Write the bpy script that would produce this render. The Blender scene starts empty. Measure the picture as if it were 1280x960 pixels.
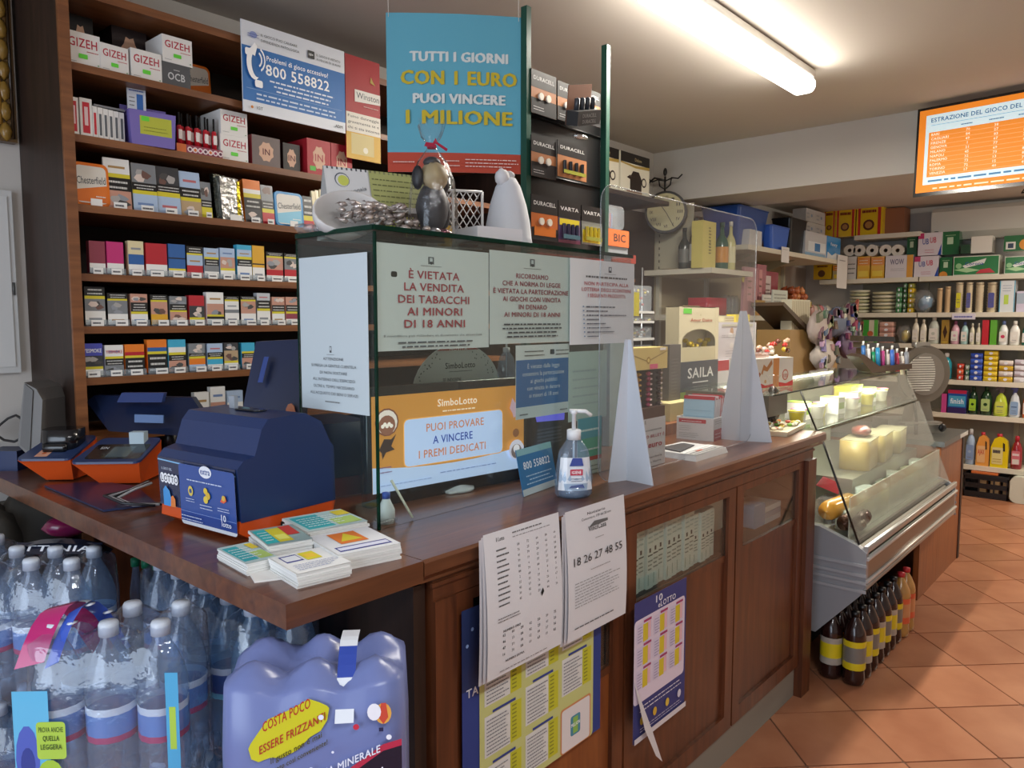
import bpy, math, random
from mathutils import Matrix, Vector
random.seed(7)
SC = bpy.context.scene
COL = SC.collection
# ------------------------------------------------------------------ camera, light, exposure
F_PX = 945.0; PITCH = math.atan(80/945); HEAD = math.radians(41.2); CAM_H = 1.5
cam_d = bpy.data.cameras.new('camera'); cam = bpy.data.objects.new('camera', cam_d); COL.objects.link(cam)
cam_d.sensor_width = 36; cam_d.lens = F_PX/1280*36; cam_d.clip_start = 0.02
cam.location = (0, 0, CAM_H); cam.rotation_euler = (math.pi/2-PITCH, 0, HEAD-math.pi/2)
SC.camera = cam
W = bpy.data.worlds.new('world'); SC.world = W; W.use_nodes = True
W.node_tree.nodes['Background'].inputs[0].default_value = (0.8, 0.86, 1.0, 1)
W.node_tree.nodes['Background'].inputs[1].default_value = 1.0
SC.view_settings.view_transform = 'Standard'; SC.view_settings.look = 'None'
SC.view_settings.exposure = 0.12; SC.view_settings.gamma = 1.0; SC.view_settings.use_curve_mapping = False

def area(name, loc, sx, sy, power, col, rot):
    d = bpy.data.lights.new(name, 'AREA'); d.shape = 'RECTANGLE'; d.size = sx; d.size_y = sy
    d.energy = power; d.color = col
    o = bpy.data.objects.new(name, d); COL.objects.link(o); o.location = loc; o.rotation_euler = rot
    return o
# daylight through the shop front behind the camera
area('daylight', (-2.3, 0.6, 1.5), 2.6, 2.2, 62, (0.72, 0.85, 1.0), (math.pi/2, 0, -math.pi/2))
LAMP_POWER = {'main': 42, 'rear': 52, 'front': 26}

# ------------------------------------------------------------------ measuring: a photo point on a known plane of the room
_F = Vector((math.cos(HEAD)*math.cos(PITCH), math.sin(HEAD)*math.cos(PITCH), -math.sin(PITCH)))
_R = Vector((math.sin(HEAD), -math.cos(HEAD), 0)); _U = _R.cross(_F)
def at(u, v, ax, val):
    d = _F + (u-640)/F_PX*_R + (480-v)/F_PX*_U
    i = 'xyz'.index(ax); o = Vector((0, 0, CAM_H)); t = (val-o[i])/d[i]
    return o + d*t
def X(u, y, v=400):      # x of image point (u, v) on the plane y
    return at(u, v, 'y', y).x
FACE = HEAD-math.pi/2    # turned to face across the shop, toward the door
R = math.radians

# ------------------------------------------------------------------ materials
def C(h):
    if not isinstance(h, str): return tuple(h[:3])
    h = h.lstrip('#'); o = []
    if len(h) == 3: h = ''.join(c*2 for c in h)
    for i in (0, 2, 4):
        c = int(h[i:i+2], 16)/255
        o.append(c/12.92 if c <= .04045 else ((c+.055)/1.055)**2.4)
    return tuple(o)
MATS = {}
def mat(name, rough=.5, metal=0, coat=0, emit=0, alpha=1, trans=0, bump=None, spec=.5, sheen=0):
    m = bpy.data.materials.new(name); m.use_nodes = True; nt = m.node_tree; b = nt.nodes['Principled BSDF']
    a = nt.nodes.new('ShaderNodeVertexColor'); a.layer_name = 'Col'
    nt.links.new(a.outputs[0], b.inputs['Base Color'])
    b.inputs['Roughness'].default_value = rough; b.inputs['Metallic'].default_value = metal
    b.inputs['Coat Weight'].default_value = coat; b.inputs['Alpha'].default_value = alpha
    b.inputs['Transmission Weight'].default_value = trans; b.inputs['Specular IOR Level'].default_value = spec
    if emit:
        nt.links.new(a.outputs[0], b.inputs['Emission Color']); b.inputs['Emission Strength'].default_value = emit
    if bump:
        n = nt.nodes.new('ShaderNodeTexNoise'); n.inputs['Scale'].default_value = bump[0]; n.inputs['Detail'].default_value = 3
        tc = nt.nodes.new('ShaderNodeTexCoord'); nt.links.new(tc.outputs['Object'], n.inputs['Vector'])
        bp = nt.nodes.new('ShaderNodeBump'); bp.inputs['Strength'].default_value = bump[1]; bp.inputs['Distance'].default_value = bump[2]
        nt.links.new(n.outputs[0], bp.inputs['Height']); nt.links.new(bp.outputs[0], b.inputs['Normal'])
    MATS[name] = m; return m
mat('card', .5); mat('paper', .75); mat('gloss', .18, coat=.3); mat('plastic', .35); mat('matte', .9)
mat('satin', .3); mat('metal', .3, 1); mat('brushed', .42, .85); mat('foil', .2, .9, bump=(60, .9, .01))
mat('screen', .4, emit=.48, spec=.15); mat('lamp', .4, emit=9.0); mat('skin_onion', .35, bump=(40, .3, .004))
mat('chocfoil', .25, .6, bump=(45, .8, .01)); mat('rubber', .6)
def see(name, tint, mix, rough=.03, col=(1, 1, 1), bump=None, spec=.025):
    """clear sheet: mostly transparent, with a reflection; mix = share of the body colour"""
    m = bpy.data.materials.new(name); m.use_nodes = True; nt = m.node_tree; N = nt.nodes; L = nt.links
    for n in list(N): N.remove(n)
    out = N.new('ShaderNodeOutputMaterial'); tr = N.new('ShaderNodeBsdfTransparent'); tr.inputs[0].default_value = (*tint, 1)
    gl = N.new('ShaderNodeBsdfGlossy'); gl.inputs['Roughness'].default_value = rough
    df = N.new('ShaderNodeBsdfDiffuse'); df.inputs[0].default_value = (*col, 1)
    lw = N.new('ShaderNodeLayerWeight'); lw.inputs[0].default_value = .5
    pw = N.new('ShaderNodeMath'); pw.operation = 'POWER'; pw.inputs[1].default_value = 4.5; L.new(lw.outputs['Facing'], pw.inputs[0])
    fr = N.new('ShaderNodeMath'); fr.operation = 'MULTIPLY_ADD'; fr.inputs[1].default_value = .7; fr.inputs[2].default_value = spec; L.new(pw.outputs[0], fr.inputs[0])
    m1 = N.new('ShaderNodeMixShader'); m1.inputs[0].default_value = mix; L.new(tr.outputs[0], m1.inputs[1]); L.new(df.outputs[0], m1.inputs[2])
    m2 = N.new('ShaderNodeMixShader'); L.new(fr.outputs[0], m2.inputs[0]); L.new(m1.outputs[0], m2.inputs[1]); L.new(gl.outputs[0], m2.inputs[2])
    L.new(m2.outputs[0], out.inputs[0])
    if bump:
        n = N.new('ShaderNodeTexNoise'); n.inputs['Scale'].default_value = bump[0]; n.inputs['Detail'].default_value = 4
        tc = N.new('ShaderNodeTexCoord'); L.new(tc.outputs['Object'], n.inputs['Vector'])
        bp = N.new('ShaderNodeBump'); bp.inputs['Strength'].default_value = bump[1]; bp.inputs['Distance'].default_value = .01
        L.new(n.outputs[0], bp.inputs['Height'])
        for s in (gl, lw, df): L.new(bp.outputs[0], s.inputs['Normal'])
    MATS[name] = m
see('glass', (.93, .97, .95), .015, col=C('#c9d6d2'), spec=.045)
see('cello', (.96, .96, .97), .01, .12, bump=(30, .5), spec=.045); see('acrylic', (.95, .96, .97), .03, col=(.8, .85, .9))
see('glass_edge', (.05, .32, .22), .45, col=C('#123f32')); see('film', (.95, .95, .97), .10, .12, bump=(35, .8), spec=.1)
see('pet', (.76, .86, .95), .17, .06, col=C('#b4c8e0'), bump=(16, .5), spec=.07); see('pet_blue', (.6, .8, .95), .2, .06, col=C('#9cc4e2'), bump=(16, .5), spec=.07)
see('shrink', (.93, .95, .99), .03, .07, col=C('#c0cce4'), bump=(14, 1.0), spec=.08); see('tray_clear', (.9, .93, .95), .18, .1, col=(.7, .75, .78))
see('frost', (.92, .94, .9), .38, .2, col=C('#dfe0d0'))
def wood(name, c1, c2, rough, scale=(1.2, 14, 14), coat=.0):
    m = bpy.data.materials.new(name); m.use_nodes = True; nt = m.node_tree; N = nt.nodes; L = nt.links; b = N['Principled BSDF']
    tc = N.new('ShaderNodeTexCoord'); mp = N.new('ShaderNodeMapping'); mp.inputs['Scale'].default_value = scale
    n = N.new('ShaderNodeTexNoise'); n.inputs['Scale'].default_value = 3.2; n.inputs['Detail'].default_value = 7; n.inputs['Distortion'].default_value = .5
    r = N.new('ShaderNodeValToRGB'); r.color_ramp.elements[0].position = .3; r.color_ramp.elements[1].position = .72
    r.color_ramp.elements[0].color = (*C(c1), 1); r.color_ramp.elements[1].color = (*C(c2), 1)
    L.new(tc.outputs['Object'], mp.inputs[0]); L.new(mp.outputs[0], n.inputs['Vector']); L.new(n.outputs[0], r.inputs[0]); L.new(r.outputs[0], b.inputs['Base Color'])
    bp = N.new('ShaderNodeBump'); bp.inputs['Strength'].default_value = .12; bp.inputs['Distance'].default_value = .002
    L.new(n.outputs[0], bp.inputs['Height']); L.new(bp.outputs[0], b.inputs['Normal'])
    b.inputs['Roughness'].default_value = rough; b.inputs['Coat Weight'].default_value = coat; b.inputs['Coat Roughness'].default_value = .15
    MATS[name] = m
wood('wood_top', '#4f2c1b', '#734529', .28, coat=.25)
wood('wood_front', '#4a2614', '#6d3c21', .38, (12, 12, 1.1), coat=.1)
wood('wood_light', '#7a4320', '#9a5b2c', .4, (12, 12, 1.1), coat=.1)
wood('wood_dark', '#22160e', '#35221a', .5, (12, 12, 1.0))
wood('wood_shelf', '#6b4024', '#8b5833', .42)
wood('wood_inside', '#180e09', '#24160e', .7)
def plaster(name, c, rough=.9, v=.05):
    m = bpy.data.materials.new(name); m.use_nodes = True; nt = m.node_tree; N = nt.nodes; L = nt.links; b = N['Principled BSDF']
    tc = N.new('ShaderNodeTexCoord'); n = N.new('ShaderNodeTexNoise'); n.inputs['Scale'].default_value = 1.3; n.inputs['Detail'].default_value = 5
    r = N.new('ShaderNodeValToRGB'); a = C(c); r.color_ramp.elements[0].color = (*[x*(1-v) for x in a], 1); r.color_ramp.elements[1].color = (*[min(1, x*(1+v)) for x in a], 1)
    L.new(tc.outputs['Object'], n.inputs['Vector']); L.new(n.outputs[0], r.inputs[0]); L.new(r.outputs[0], b.inputs['Base Color'])
    n2 = N.new('ShaderNodeTexNoise'); n2.inputs['Scale'].default_value = 120; L.new(tc.outputs['Object'], n2.inputs['Vector'])
    bp = N.new('ShaderNodeBump'); bp.inputs['Strength'].default_value = .1; bp.inputs['Distance'].default_value = .002
    L.new(n2.outputs[0], bp.inputs['Height']); L.new(bp.outputs[0], b.inputs['Normal'])
    b.inputs['Roughness'].default_value = rough; MATS[name] = m
plaster('wall', '#c4bfb8'); plaster('ceiling', '#c6bfb6'); plaster('grout', '#7a5a48', .95, .15)
def tile_mat():
    m = bpy.data.materials.new('terracotta'); m.use_nodes = True; nt = m.node_tree; N = nt.nodes; L = nt.links; b = N['Principled BSDF']
    tc = N.new('ShaderNodeTexCoord'); oi = N.new('ShaderNodeObjectInfo'); n = N.new('ShaderNodeTexNoise'); n.inputs['Scale'].default_value = 4; n.inputs['Detail'].default_value = 6
    ad = N.new('ShaderNodeVectorMath'); L.new(tc.outputs['Object'], ad.inputs[0]); L.new(oi.outputs['Location'], ad.inputs[1]); L.new(ad.outputs[0], n.inputs['Vector'])
    r = N.new('ShaderNodeValToRGB'); r.color_ramp.elements[0].position = .25; r.color_ramp.elements[1].position = .8
    r.color_ramp.elements[0].color = (*C('#9c6042'), 1); r.color_ramp.elements[1].color = (*C('#bd8462'), 1)
    hs = N.new('ShaderNodeHueSaturation'); mr = N.new('ShaderNodeMapRange'); mr.inputs[3].default_value = .88; mr.inputs[4].default_value = 1.1
    L.new(oi.outputs['Random'], mr.inputs[0]); L.new(mr.outputs[0], hs.inputs['Value']); L.new(n.outputs[0], r.inputs[0]); L.new(r.outputs[0], hs.inputs['Color']); L.new(hs.outputs[0], b.inputs['Base Color'])
    n2 = N.new('ShaderNodeTexNoise'); n2.inputs['Scale'].default_value = 9; n2.inputs['Detail'].default_value = 4; L.new(ad.outputs[0], n2.inputs['Vector'])
    bp = N.new('ShaderNodeBump'); bp.inputs['Strength'].default_value = .12; bp.inputs['Distance'].default_value = .004
    L.new(n2.outputs[0], bp.inputs['Height']); L.new(bp.outputs[0], b.inputs['Normal']); b.inputs['Roughness'].default_value = .36
    MATS['terracotta'] = m
tile_mat()

# ------------------------------------------------------------------ mesh building
class MB:
    def __init__(s): s.v = []; s.f = []; s.c = []; s.m = []; s.s = []; s.M = None
    def add(s, vs, fs, col, m='card', smooth=False):
        b = len(s.v)
        s.v.extend([tuple(s.M @ Vector(p)) for p in vs] if s.M else [tuple(p) for p in vs])
        col = C(col) if not isinstance(col, list) else col
        for i, f in enumerate(fs):
            s.f.append([b+k for k in f]); s.c.append(C(col[i]) if isinstance(col, list) else col); s.m.append(m); s.s.append(smooth)
        return s
    def box(s, x0, x1, y0, y1, z0, z1, col='#ffffff', m='card'):
        vs = [(x, y, z) for z in (z0, z1) for y in (y0, y1) for x in (x0, x1)]
        return s.add(vs, [(0, 2, 3, 1), (4, 5, 7, 6), (0, 1, 5, 4), (2, 6, 7, 3), (0, 4, 6, 2), (1, 3, 7, 5)], col, m)
    def prism(s, poly, z0, z1, col, m='card', ax='z', smooth=False, top=None):
        """extrude a 2-D outline; ax z: (x,y) up z; ax y: (x,z) along y; ax x: (y,z) along x; top = scale of the end outline"""
        n = len(poly); t = top if top else (1, 1); 
        cx = sum(p[0] for p in poly)/n; cy = sum(p[1] for p in poly)/n
        def P(a, b, c): return (a, b, c) if ax == 'z' else ((a, c, b) if ax == 'y' else (c, a, b))
        vs = [P(a, b, z0) for a, b in poly]+[P(cx+(a-cx)*t[0], cy+(b-cy)*t[1], z1) for a, b in poly]
        fs = [tuple(range(n))[::-1], tuple(range(n, 2*n))]
        s.add(vs, fs, col, m); b = len(s.v)-2*n
        for i in range(n):
            j = (i+1) % n; s.f.append([b+i, b+j, b+n+j, b+n+i]); s.c.append(C(col)); s.m.append(m); s.s.append(smooth)
        return s
    def rbox(s, x0, x1, y0, y1, z0, z1, r, col, m='card', ax='z', k=3, top=None):
        """box with rounded edges along one axis; the first two ranges are in the outline's plane"""
        return s.prism(rr(x0, x1, y0, y1, r, k), z0, z1, col, m, ax, True, top)
    def lathe(s, prof, col, m='plastic', seg=16, cx=0, cy=0, smooth=True, caps=True):
        n = len(prof); vs = []
        for r, z in prof:
            for k in range(seg):
                a = 2*math.pi*k/seg; vs.append((cx+r*math.cos(a), cy+r*math.sin(a), z))
        fs = []; cs = []
        for i in range(n-1):
            for k in range(seg):
                fs.append((i*seg+k, i*seg+(k+1) % seg, (i+1)*seg+(k+1) % seg, (i+1)*seg+k)); cs.append(col[i] if isinstance(col, list) else col)
        s.add(vs, fs, cs, m, smooth)
        if caps:
            b = len(s.v)-n*seg
            for i, q in ((0, -1), (n-1, 1)):
                s.f.append([b+i*seg+k for k in range(seg)][::q]); s.c.append(C(cs[0] if i == 0 else cs[-1])); s.m.append(m); s.s.append(False)
        return s
    def tube(s, pts, r, col, m='plastic', seg=6):
        pts = [Vector(p) for p in pts]; vs = []; n = len(pts)
        for i, p in enumerate(pts):
            d = (pts[min(i+1, n-1)]-pts[max(i-1, 0)]).normalized()
            a = d.cross(Vector((0, 0, 1)) if abs(d.z) < .9 else Vector((1, 0, 0))).normalized(); b = d.cross(a)
            rr_ = r[i] if isinstance(r, (list, tuple)) else r
            for k in range(seg):
                t = 2*math.pi*k/seg; vs.append(p+a*rr_*math.cos(t)+b*rr_*math.sin(t))
        fs = [(i*seg+k, i*seg+(k+1) % seg, (i+1)*seg+(k+1) % seg, (i+1)*seg+k) for i in range(n-1) for k in range(seg)]
        fs += [tuple(range(seg))[::-1], tuple(range((n-1)*seg, n*seg))]
        return s.add(vs, fs, col, m, True)
    def blob(s, c, r, col, m='plastic', seg=10, rings=6, jit=0):
        vs = []; fs = []
        for i in range(rings+1):
            t = math.pi*i/rings
            for k in range(seg):
                a = 2*math.pi*k/seg; j = 1+random.uniform(-jit, jit)
                vs.append((c[0]+r[0]*math.sin(t)*math.cos(a)*j, c[1]+r[1]*math.sin(t)*math.sin(a)*j, c[2]+r[2]*math.cos(t)*j))
        for i in range(rings):
            for k in range(seg): fs.append((i*seg+k, (i+1)*seg+k, (i+1)*seg+(k+1) % seg, i*seg+(k+1) % seg))
        return s.add(vs, fs, col, m, True)
    def quad(s, a, b, c, d, col, m='card'): return s.add([a, b, c, d], [(0, 1, 2, 3)], col, m)
    def build(s, name, parent=None, loc=(0, 0, 0), rz=0, rot=None, mesh=None, **tags):
        me = bpy.data.meshes.new(name); me.from_pydata(s.v, [], s.f)
        used = []
        for k in s.m:
            if k not in used: used.append(k)
        for k in used: me.materials.append(MATS[k])
        me.polygons.foreach_set('material_index', [used.index(k) for k in s.m])
        me.polygons.foreach_set('use_smooth', s.s)
        ca = me.color_attributes.new('Col', 'FLOAT_COLOR', 'CORNER'); data = []
        for f, c in zip(s.f, s.c): data.extend([c[0], c[1], c[2], 1.0]*len(f))
        ca.data.foreach_set('color', data)
        me.update()
        o = bpy.data.objects.new(name, me); COL.objects.link(o)
        if parent: o.parent = parent
        o.location = loc; o.rotation_euler = rot if rot else (0, 0, rz)
        for k, v in tags.items(): o[k] = v
        return o
def rr(x0, x1, y0, y1, r, k=3):
    o = []
    for cx, cy, a0 in ((x1-r, y1-r, 0), (x0+r, y1-r, 90), (x0+r, y0+r, 180), (x1-r, y0+r, 270)):
        for i in range(k+1):
            a = R(a0+90*i/k); o.append((cx+r*math.cos(a), cy+r*math.sin(a)))
    return o
_tc = {}
_fc = bpy.data.curves.new('font_tmp', 'FONT'); _fo = bpy.data.objects.new('font_tmp', _fc)
def glyphs(t, bold, res=2):
    k = (t, bold, res)
    if k not in _tc:
        _fc.body = t; _fc.size = 1; _fc.resolution_u = res; _fc.offset = 0; _fc.fill_mode = 'FRONT'; _fc.space_character = 1.06 if bold else 1
        me = _fo.to_mesh(); vs = [(v.co.x, v.co.y) for v in me.vertices]; fs = [tuple(p.vertices) for p in me.polygons]
        _fo.to_mesh_clear()
        x0 = min([v[0] for v in vs] or [0]); x1 = max([v[0] for v in vs] or [1]); _tc[k] = (vs, fs, x0, x1)
    return _tc[k]
class Canvas:
    """flat print on a face: O lower-left corner, U across, V up (unit vectors), metres; every layer a hair prouder"""
    def __init__(s, mb, O, U, V, w, h, m='card', step=.00025):
        s.mb = mb; s.O = Vector(O); s.U = Vector(U).normalized(); s.V = Vector(V).normalized(); s.N = s.U.cross(s.V); s.w = w; s.h = h; s.k = 1; s.m = m; s.step = step
        s.warp = None
    def P(s, x, y):
        d = s.k*s.step
        if s.warp: d += s.warp(x/s.w, y/s.h)
        return s.O+s.U*x+s.V*y+s.N*d
    def poly(s, pts, col, m=None): s.mb.add([s.P(*p) for p in pts], [tuple(range(len(pts)))], col, m or s.m); s.k += 1; return s
    def rect(s, x0, y0, x1, y1, col, m=None):   # fractions of the sheet
        w, h = s.w, s.h
        if s.warp:
            n = 8; P = []
            for i in range(n+1): 
                for x in (x0, x1): P.append(s.P(x*w, (y0+(y1-y0)*i/n)*h))
            s.mb.add(P, [(2*i, 2*i+1, 2*i+3, 2*i+2) for i in range(n)], col, m or s.m); s.k += 1; return s
        return s.poly([(x0*w, y0*h), (x1*w, y0*h), (x1*w, y1*h), (x0*w, y1*h)], col, m)
    def rrect(s, x0, y0, x1, y1, r, col, m=None): return s.poly(rr(x0*s.w, x1*s.w, y0*s.h, y1*s.h, r), col, m)
    def disc(s, x, y, r, col, ry=None, m=None, n=14):
        return s.poly([(x*s.w+r*math.cos(2*math.pi*i/n), y*s.h+(ry or r)*math.sin(2*math.pi*i/n)) for i in range(n)], col, m)
    def text(s, t, x, y, h, col, bold=True, w=None, al='c', m=None, slope=0, res=2):
        """cap height h (fraction of sheet height), x,y centre-left baseline as fractions, w optional width fraction"""
        vs, fs, x0, x1 = glyphs(t, bold, res); k = h*s.h/.70; kx = k
        if w: kx = w*s.w/max(1e-6, x1-x0)
        wid = (x1-x0)*kx; ox = x*s.w-(wid/2 if al == 'c' else (wid if al == 'r' else 0)); oy = y*s.h
        for dx, dy in (((-.016, -.01), (.016, -.01), (0, .014)) if bold and h*s.h > .0035 else ((0, 0),)):
            s.mb.add([s.P(ox+(a-x0+dx)*kx, oy+(b+dy)*k+slope*(a-x0)*kx) for a, b in vs], fs, col, m or s.m); s.k += .34
        s.k = math.ceil(s.k); return s
    def scrib(s, x0, y0, x1, y1, n, col, th=.34, seed=1, al='l'):
        """lines too small to read: word-like dashes"""
        rn = random.Random(seed); H = (y1-y0)/n; s.k += 1; th *= .72
        for i in range(n):
            y = y1-(i+.8)*H; end = x1-(x1-x0)*rn.uniform(0, .28); st = x0
            if al == 'c': d = (x1-end)/2; st += d; end += d
            x = st
            while x < end:
                ww = (x1-x0)*rn.uniform(.025, .10); e = min(x+ww, end)
                s.mb.add([s.P(x*s.w, y*s.h), s.P(e*s.w, y*s.h), s.P(e*s.w, (y+H*th)*s.h), s.P(x*s.w, (y+H*th)*s.h)], [(0, 1, 2, 3)], col, s.m); x = e+(x1-x0)*.016
        s.k += 1; return s
def front(mb, x0, x1, y, z0, z1, m='card'):   # canvas on the -Y face of a local box
    return Canvas(mb, (x0, y, z0), (1, 0, 0), (0, 0, 1), x1-x0, z1-z0, m)
LABELS = set()
def thing(name, label, cat, loc=(0, 0, 0), rz=0, group=None):
    o = bpy.data.objects.new(name, None); COL.objects.link(o); o.location = loc; o.rotation_euler = (0, 0, rz); o.empty_display_size = .05
    tag(o, label, cat, group); return o
def tag(o, label, cat, group=None):
    if label in LABELS and not group: print('DUP LABEL', label)
    n = len(label.split()); 
    if n > 16 or n < 4: print('LABEL LEN', n, label)
    LABELS.add(label); o['label'] = label; o['category'] = cat
    if group: o['group'] = group
    return o
def struct(name, mb, parent=None, **k):
    o = mb.build(name, parent, **k)
    if not parent: o['kind'] = 'structure'
    return o
def wbox(x0, x1, y0, y1, z0, z1, m, col='#ffffff'): return MB().box(x0, x1, y0, y1, z0, z1, col, m)
ORD = ['first', 'second', 'third', 'fourth', 'fifth', 'sixth', 'seventh', 'eighth', 'ninth', 'tenth', 'eleventh', 'twelfth', 'thirteenth', 'fourteenth', 'fifteenth', 'sixteenth']
# ================================================================== THE ROOM
CEIL = 2.67; YB = 2.84; XF = 7.75
floor = struct('floor', wbox(-2.2, XF+.1, -2.6, YB+.1, -.06, -.004, 'grout'))
# terracotta tiles laid on the diagonal: one mesh shared by all whole tiles in view
T = .341; g = .0035
tm = MB().prism([(T/2-g-.004, 0+T/2-g), (-T/2+g+.004, T/2-g), (-T/2+g, T/2-g-.004), (-T/2+g, -T/2+g+.004), (-T/2+g+.004, -T/2+g), (T/2-g-.004, -T/2+g), (T/2-g, -T/2+g+.004), (T/2-g, T/2-g-.004)], -.004, .0, '#ffffff', 'terracotta')
t0 = tm.build('tile', floor); cnt = 0; first = True
D = T*math.sqrt(2)
tiles = []
for i in range(-14, 40):
    for j in range(-26, 26):
        cx = 3.209+D/2*(i-j)+0; cy = .613+D/2*(i+j)+D/2
        if -1.5 < cx < XF-.1 and -1.5 < cy < YB: tiles.append((cx, cy))
def seen_floor(c):
    d = Vector((c[0], c[1], -CAM_H)); k = d.dot(_F)
    if k < .3: return False
    u = 640+F_PX*d.dot(_R)/k; v = 480-F_PX*d.dot(_U)/k
    return 850 < u < 1380 and 500 < v < 1120 and c[1] < 1.6
near = [c for c in tiles if seen_floor(c)]
for n, c in enumerate(near[:300]):
    o = t0 if n == 0 else t0.copy()
    if n: COL.objects.link(o)
    o.location = (c[0], c[1], 0); o.rotation_euler = (0, 0, R(45))
rest = MB()
for c in tiles:
    if c in near[:300]: continue
    rest.M = Matrix.Translation((c[0], c[1], 0)) @ Matrix.Rotation(R(45), 4, 'Z')
    rest.prism(rr(-T/2+g, T/2-g, -T/2+g, T/2-g, .004, 1), -.004, 0, '#ffffff', 'terracotta')
rest.M = None; ro = rest.build('floor_tiling', floor); ro['kind'] = 'stuff'
struct('ceiling', wbox(-2.2, XF+.1, -2.6, YB+.1, CEIL, CEIL+.08, 'ceiling'))
struct('wall_back', wbox(-2.2, XF+.1, YB, YB+.1, 0, CEIL, 'wall'))
struct('wall_far', wbox(XF, XF+.1, -2.6, YB, 0, CEIL, 'wall'))
struct('wall_right', wbox(-2.2, XF+.1, -2.7, -2.6, 0, CEIL, 'wall'))
wl = MB(); wl.box(-2.2, -2.1, -2.6, -.9, 0, CEIL, '#fff', 'wall'); wl.box(-2.2, -2.1, 2.2, YB, 0, CEIL, '#fff', 'wall'); wl.box(-2.2, -2.1, -.9, 2.2, 2.5, CEIL, '#fff', 'wall')
struct('wall_front', wl)
struct('trim_1', wbox(4.762, 5.35, -2.6, YB, 2.325, CEIL, 'wall'))       # dropped beam across the ceiling
struct('trim_2', wbox(5.35, XF, -2.6, YB, 2.52, CEIL, 'ceiling'))         # lower ceiling over the rear of the shop
struct('baseboard_far', wbox(XF-.012, XF, -2.6, YB, 0, .08, 'terracotta'))
# fluorescent battens
def batten(x0, x1, y, z, label, key, col):
    t = thing('ceiling_light', label, 'ceiling light', ((x0+x1)/2, y, z), 0)
    L = (x1-x0)/2
    MB().rbox(-.05, .05, .035, .075, -L-.01, L+.01, .01, '#d9d8d2', 'plastic', 'x').build('housing', t)
    m = MB().rbox(-.055, .055, -.03, .04, -L, L, .03, '#fffaf0', 'lamp', 'x', 4); m.build('diffuser', t)
    for k in range(6):
        MB().box(-L+.12+k*(2*L-.24)/5-.006, -L+.12+k*(2*L-.24)/5+.006, .053, .062, .0, .055, '#c9c7c0', 'plastic').build('clip', t)
    a = area('batten_light', ((x0+x1)/2, y, z-.035), x1-x0, .1, LAMP_POWER[key], col, (0, 0, 0))
    # the side glow of the opal cover
    for s in (-1, 1):
        area('batten_glow', ((x0+x1)/2, y+s*.06, z+.005), x1-x0, .06, LAMP_POWER[key]*.1, col, (R(s*90), 0, 0))
batten(2.28, 3.66, 1.38, 2.59, 'bright opal fluorescent light fixed to the ceiling above the counter', 'main', (1, .93, .82))
batten(5.7, 7.1, -.2, 2.44, 'fluorescent batten on the low ceiling in front of the rear shelves', 'rear', (1, .9, .74))
batten(-.4, 1.0, -.6, 2.59, 'fluorescent batten above the entrance side of the shop', 'front', (.9, .95, 1))

# gilt picture frame and white panel on the wall left of the cigarette shelves
m = MB(); x1, z0 = .815, 2.06; x0, z1 = .38, 2.62
fr = thing('picture_frame', 'ornate gilt picture frame hung high on the wall left of the cigarette shelves', 'picture frame', (0, 0, 0))
m = MB()
for a in ((x0, x1, z0, z0+.06), (x0, x1, z1-.06, z1), (x0, x0+.06, z0+.06, z1-.06), (x1-.06, x1, z0+.06, z1-.06)):
    m.box(a[0], a[1], YB-.04, YB-.001, a[2], a[3], '#5a3f17', 'satin')
for k in range(9):
    z = z0+.03+k*(z1-z0-.06)/8
    m.blob((x1-.03, YB-.042, z), (.018, .012, .03), '#8a6a2c', 'satin', 8, 4, .15)
m.tube([(x1-.045, YB-.044, z0+.05), (x1-.045, YB-.044, z1-.05)], .006, '#c9a04a', 'brushed'); m.tube([(x1-.012, YB-.044, z0+.01), (x1-.012, YB-.044, z1)], .005, '#2a1c0c', 'satin')
m.build('frame', fr); MB().box(x0+.06, x1-.06, YB-.018, YB-.002, z0+.06, z1-.06, '#6d5a40', 'paper').build('picture', fr)
m = MB().box(.45, .795, YB-.022, YB-.001, 1.33, 1.91, '#c9c9c6', 'plastic'); m.box(.47, .78, YB-.026, YB-.022, 1.35, 1.89, '#d2d2cf', 'plastic'); m.tube([(.785, YB-.03, 1.58), (.785, YB-.03, 1.62)], .004, '#4a4a48')
tag(m.build('wall_panel'), 'pale grey wall panel below the gilt picture frame', 'panel')

# ================================================================== CIGARETTE SHELVES
YS = 2.45; SZ = [2.247, 2.043, 1.841, 1.638, 1.481, 1.326, 1.148]
sh = thing('cigarette_shelving', 'tall dark brown wooden shelving filled with tobacco behind the counter', 'shelving', (0, 0, 0))
wbox(.83, .852, YS, YB-.002, 0, 2.6, 'wood_dark').build('side_panel', sh)
MB().box(.826, .856, YS-.012, YS, 0, 2.6, '#fff', 'wood_shelf').build('edge_trim', sh)
wbox(2.75, 2.772, YS, YB-.002, 0, 2.6, 'wood_dark').build('side_panel', sh)
wbox(.852, 2.75, YB-.02, YB-.003, 0, 2.56, 'wood_inside').build('back_panel', sh)
wbox(.852, 2.75, YS, YB-.003, 2.44, 2.465, 'wood_shelf').build('shelf', sh)
for z in SZ: wbox(.852, 2.75, YS, YB-.02, z-.022, z, 'wood_shelf').build('shelf', sh)
wbox(.852, 2.75, YS, YB-.02, .9, .93, 'wood_shelf').build('shelf', sh); wbox(.852, 2.75, YS+.01, YS+.03, 0, .9, 'wood_front').build('lower_door', sh)
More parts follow.
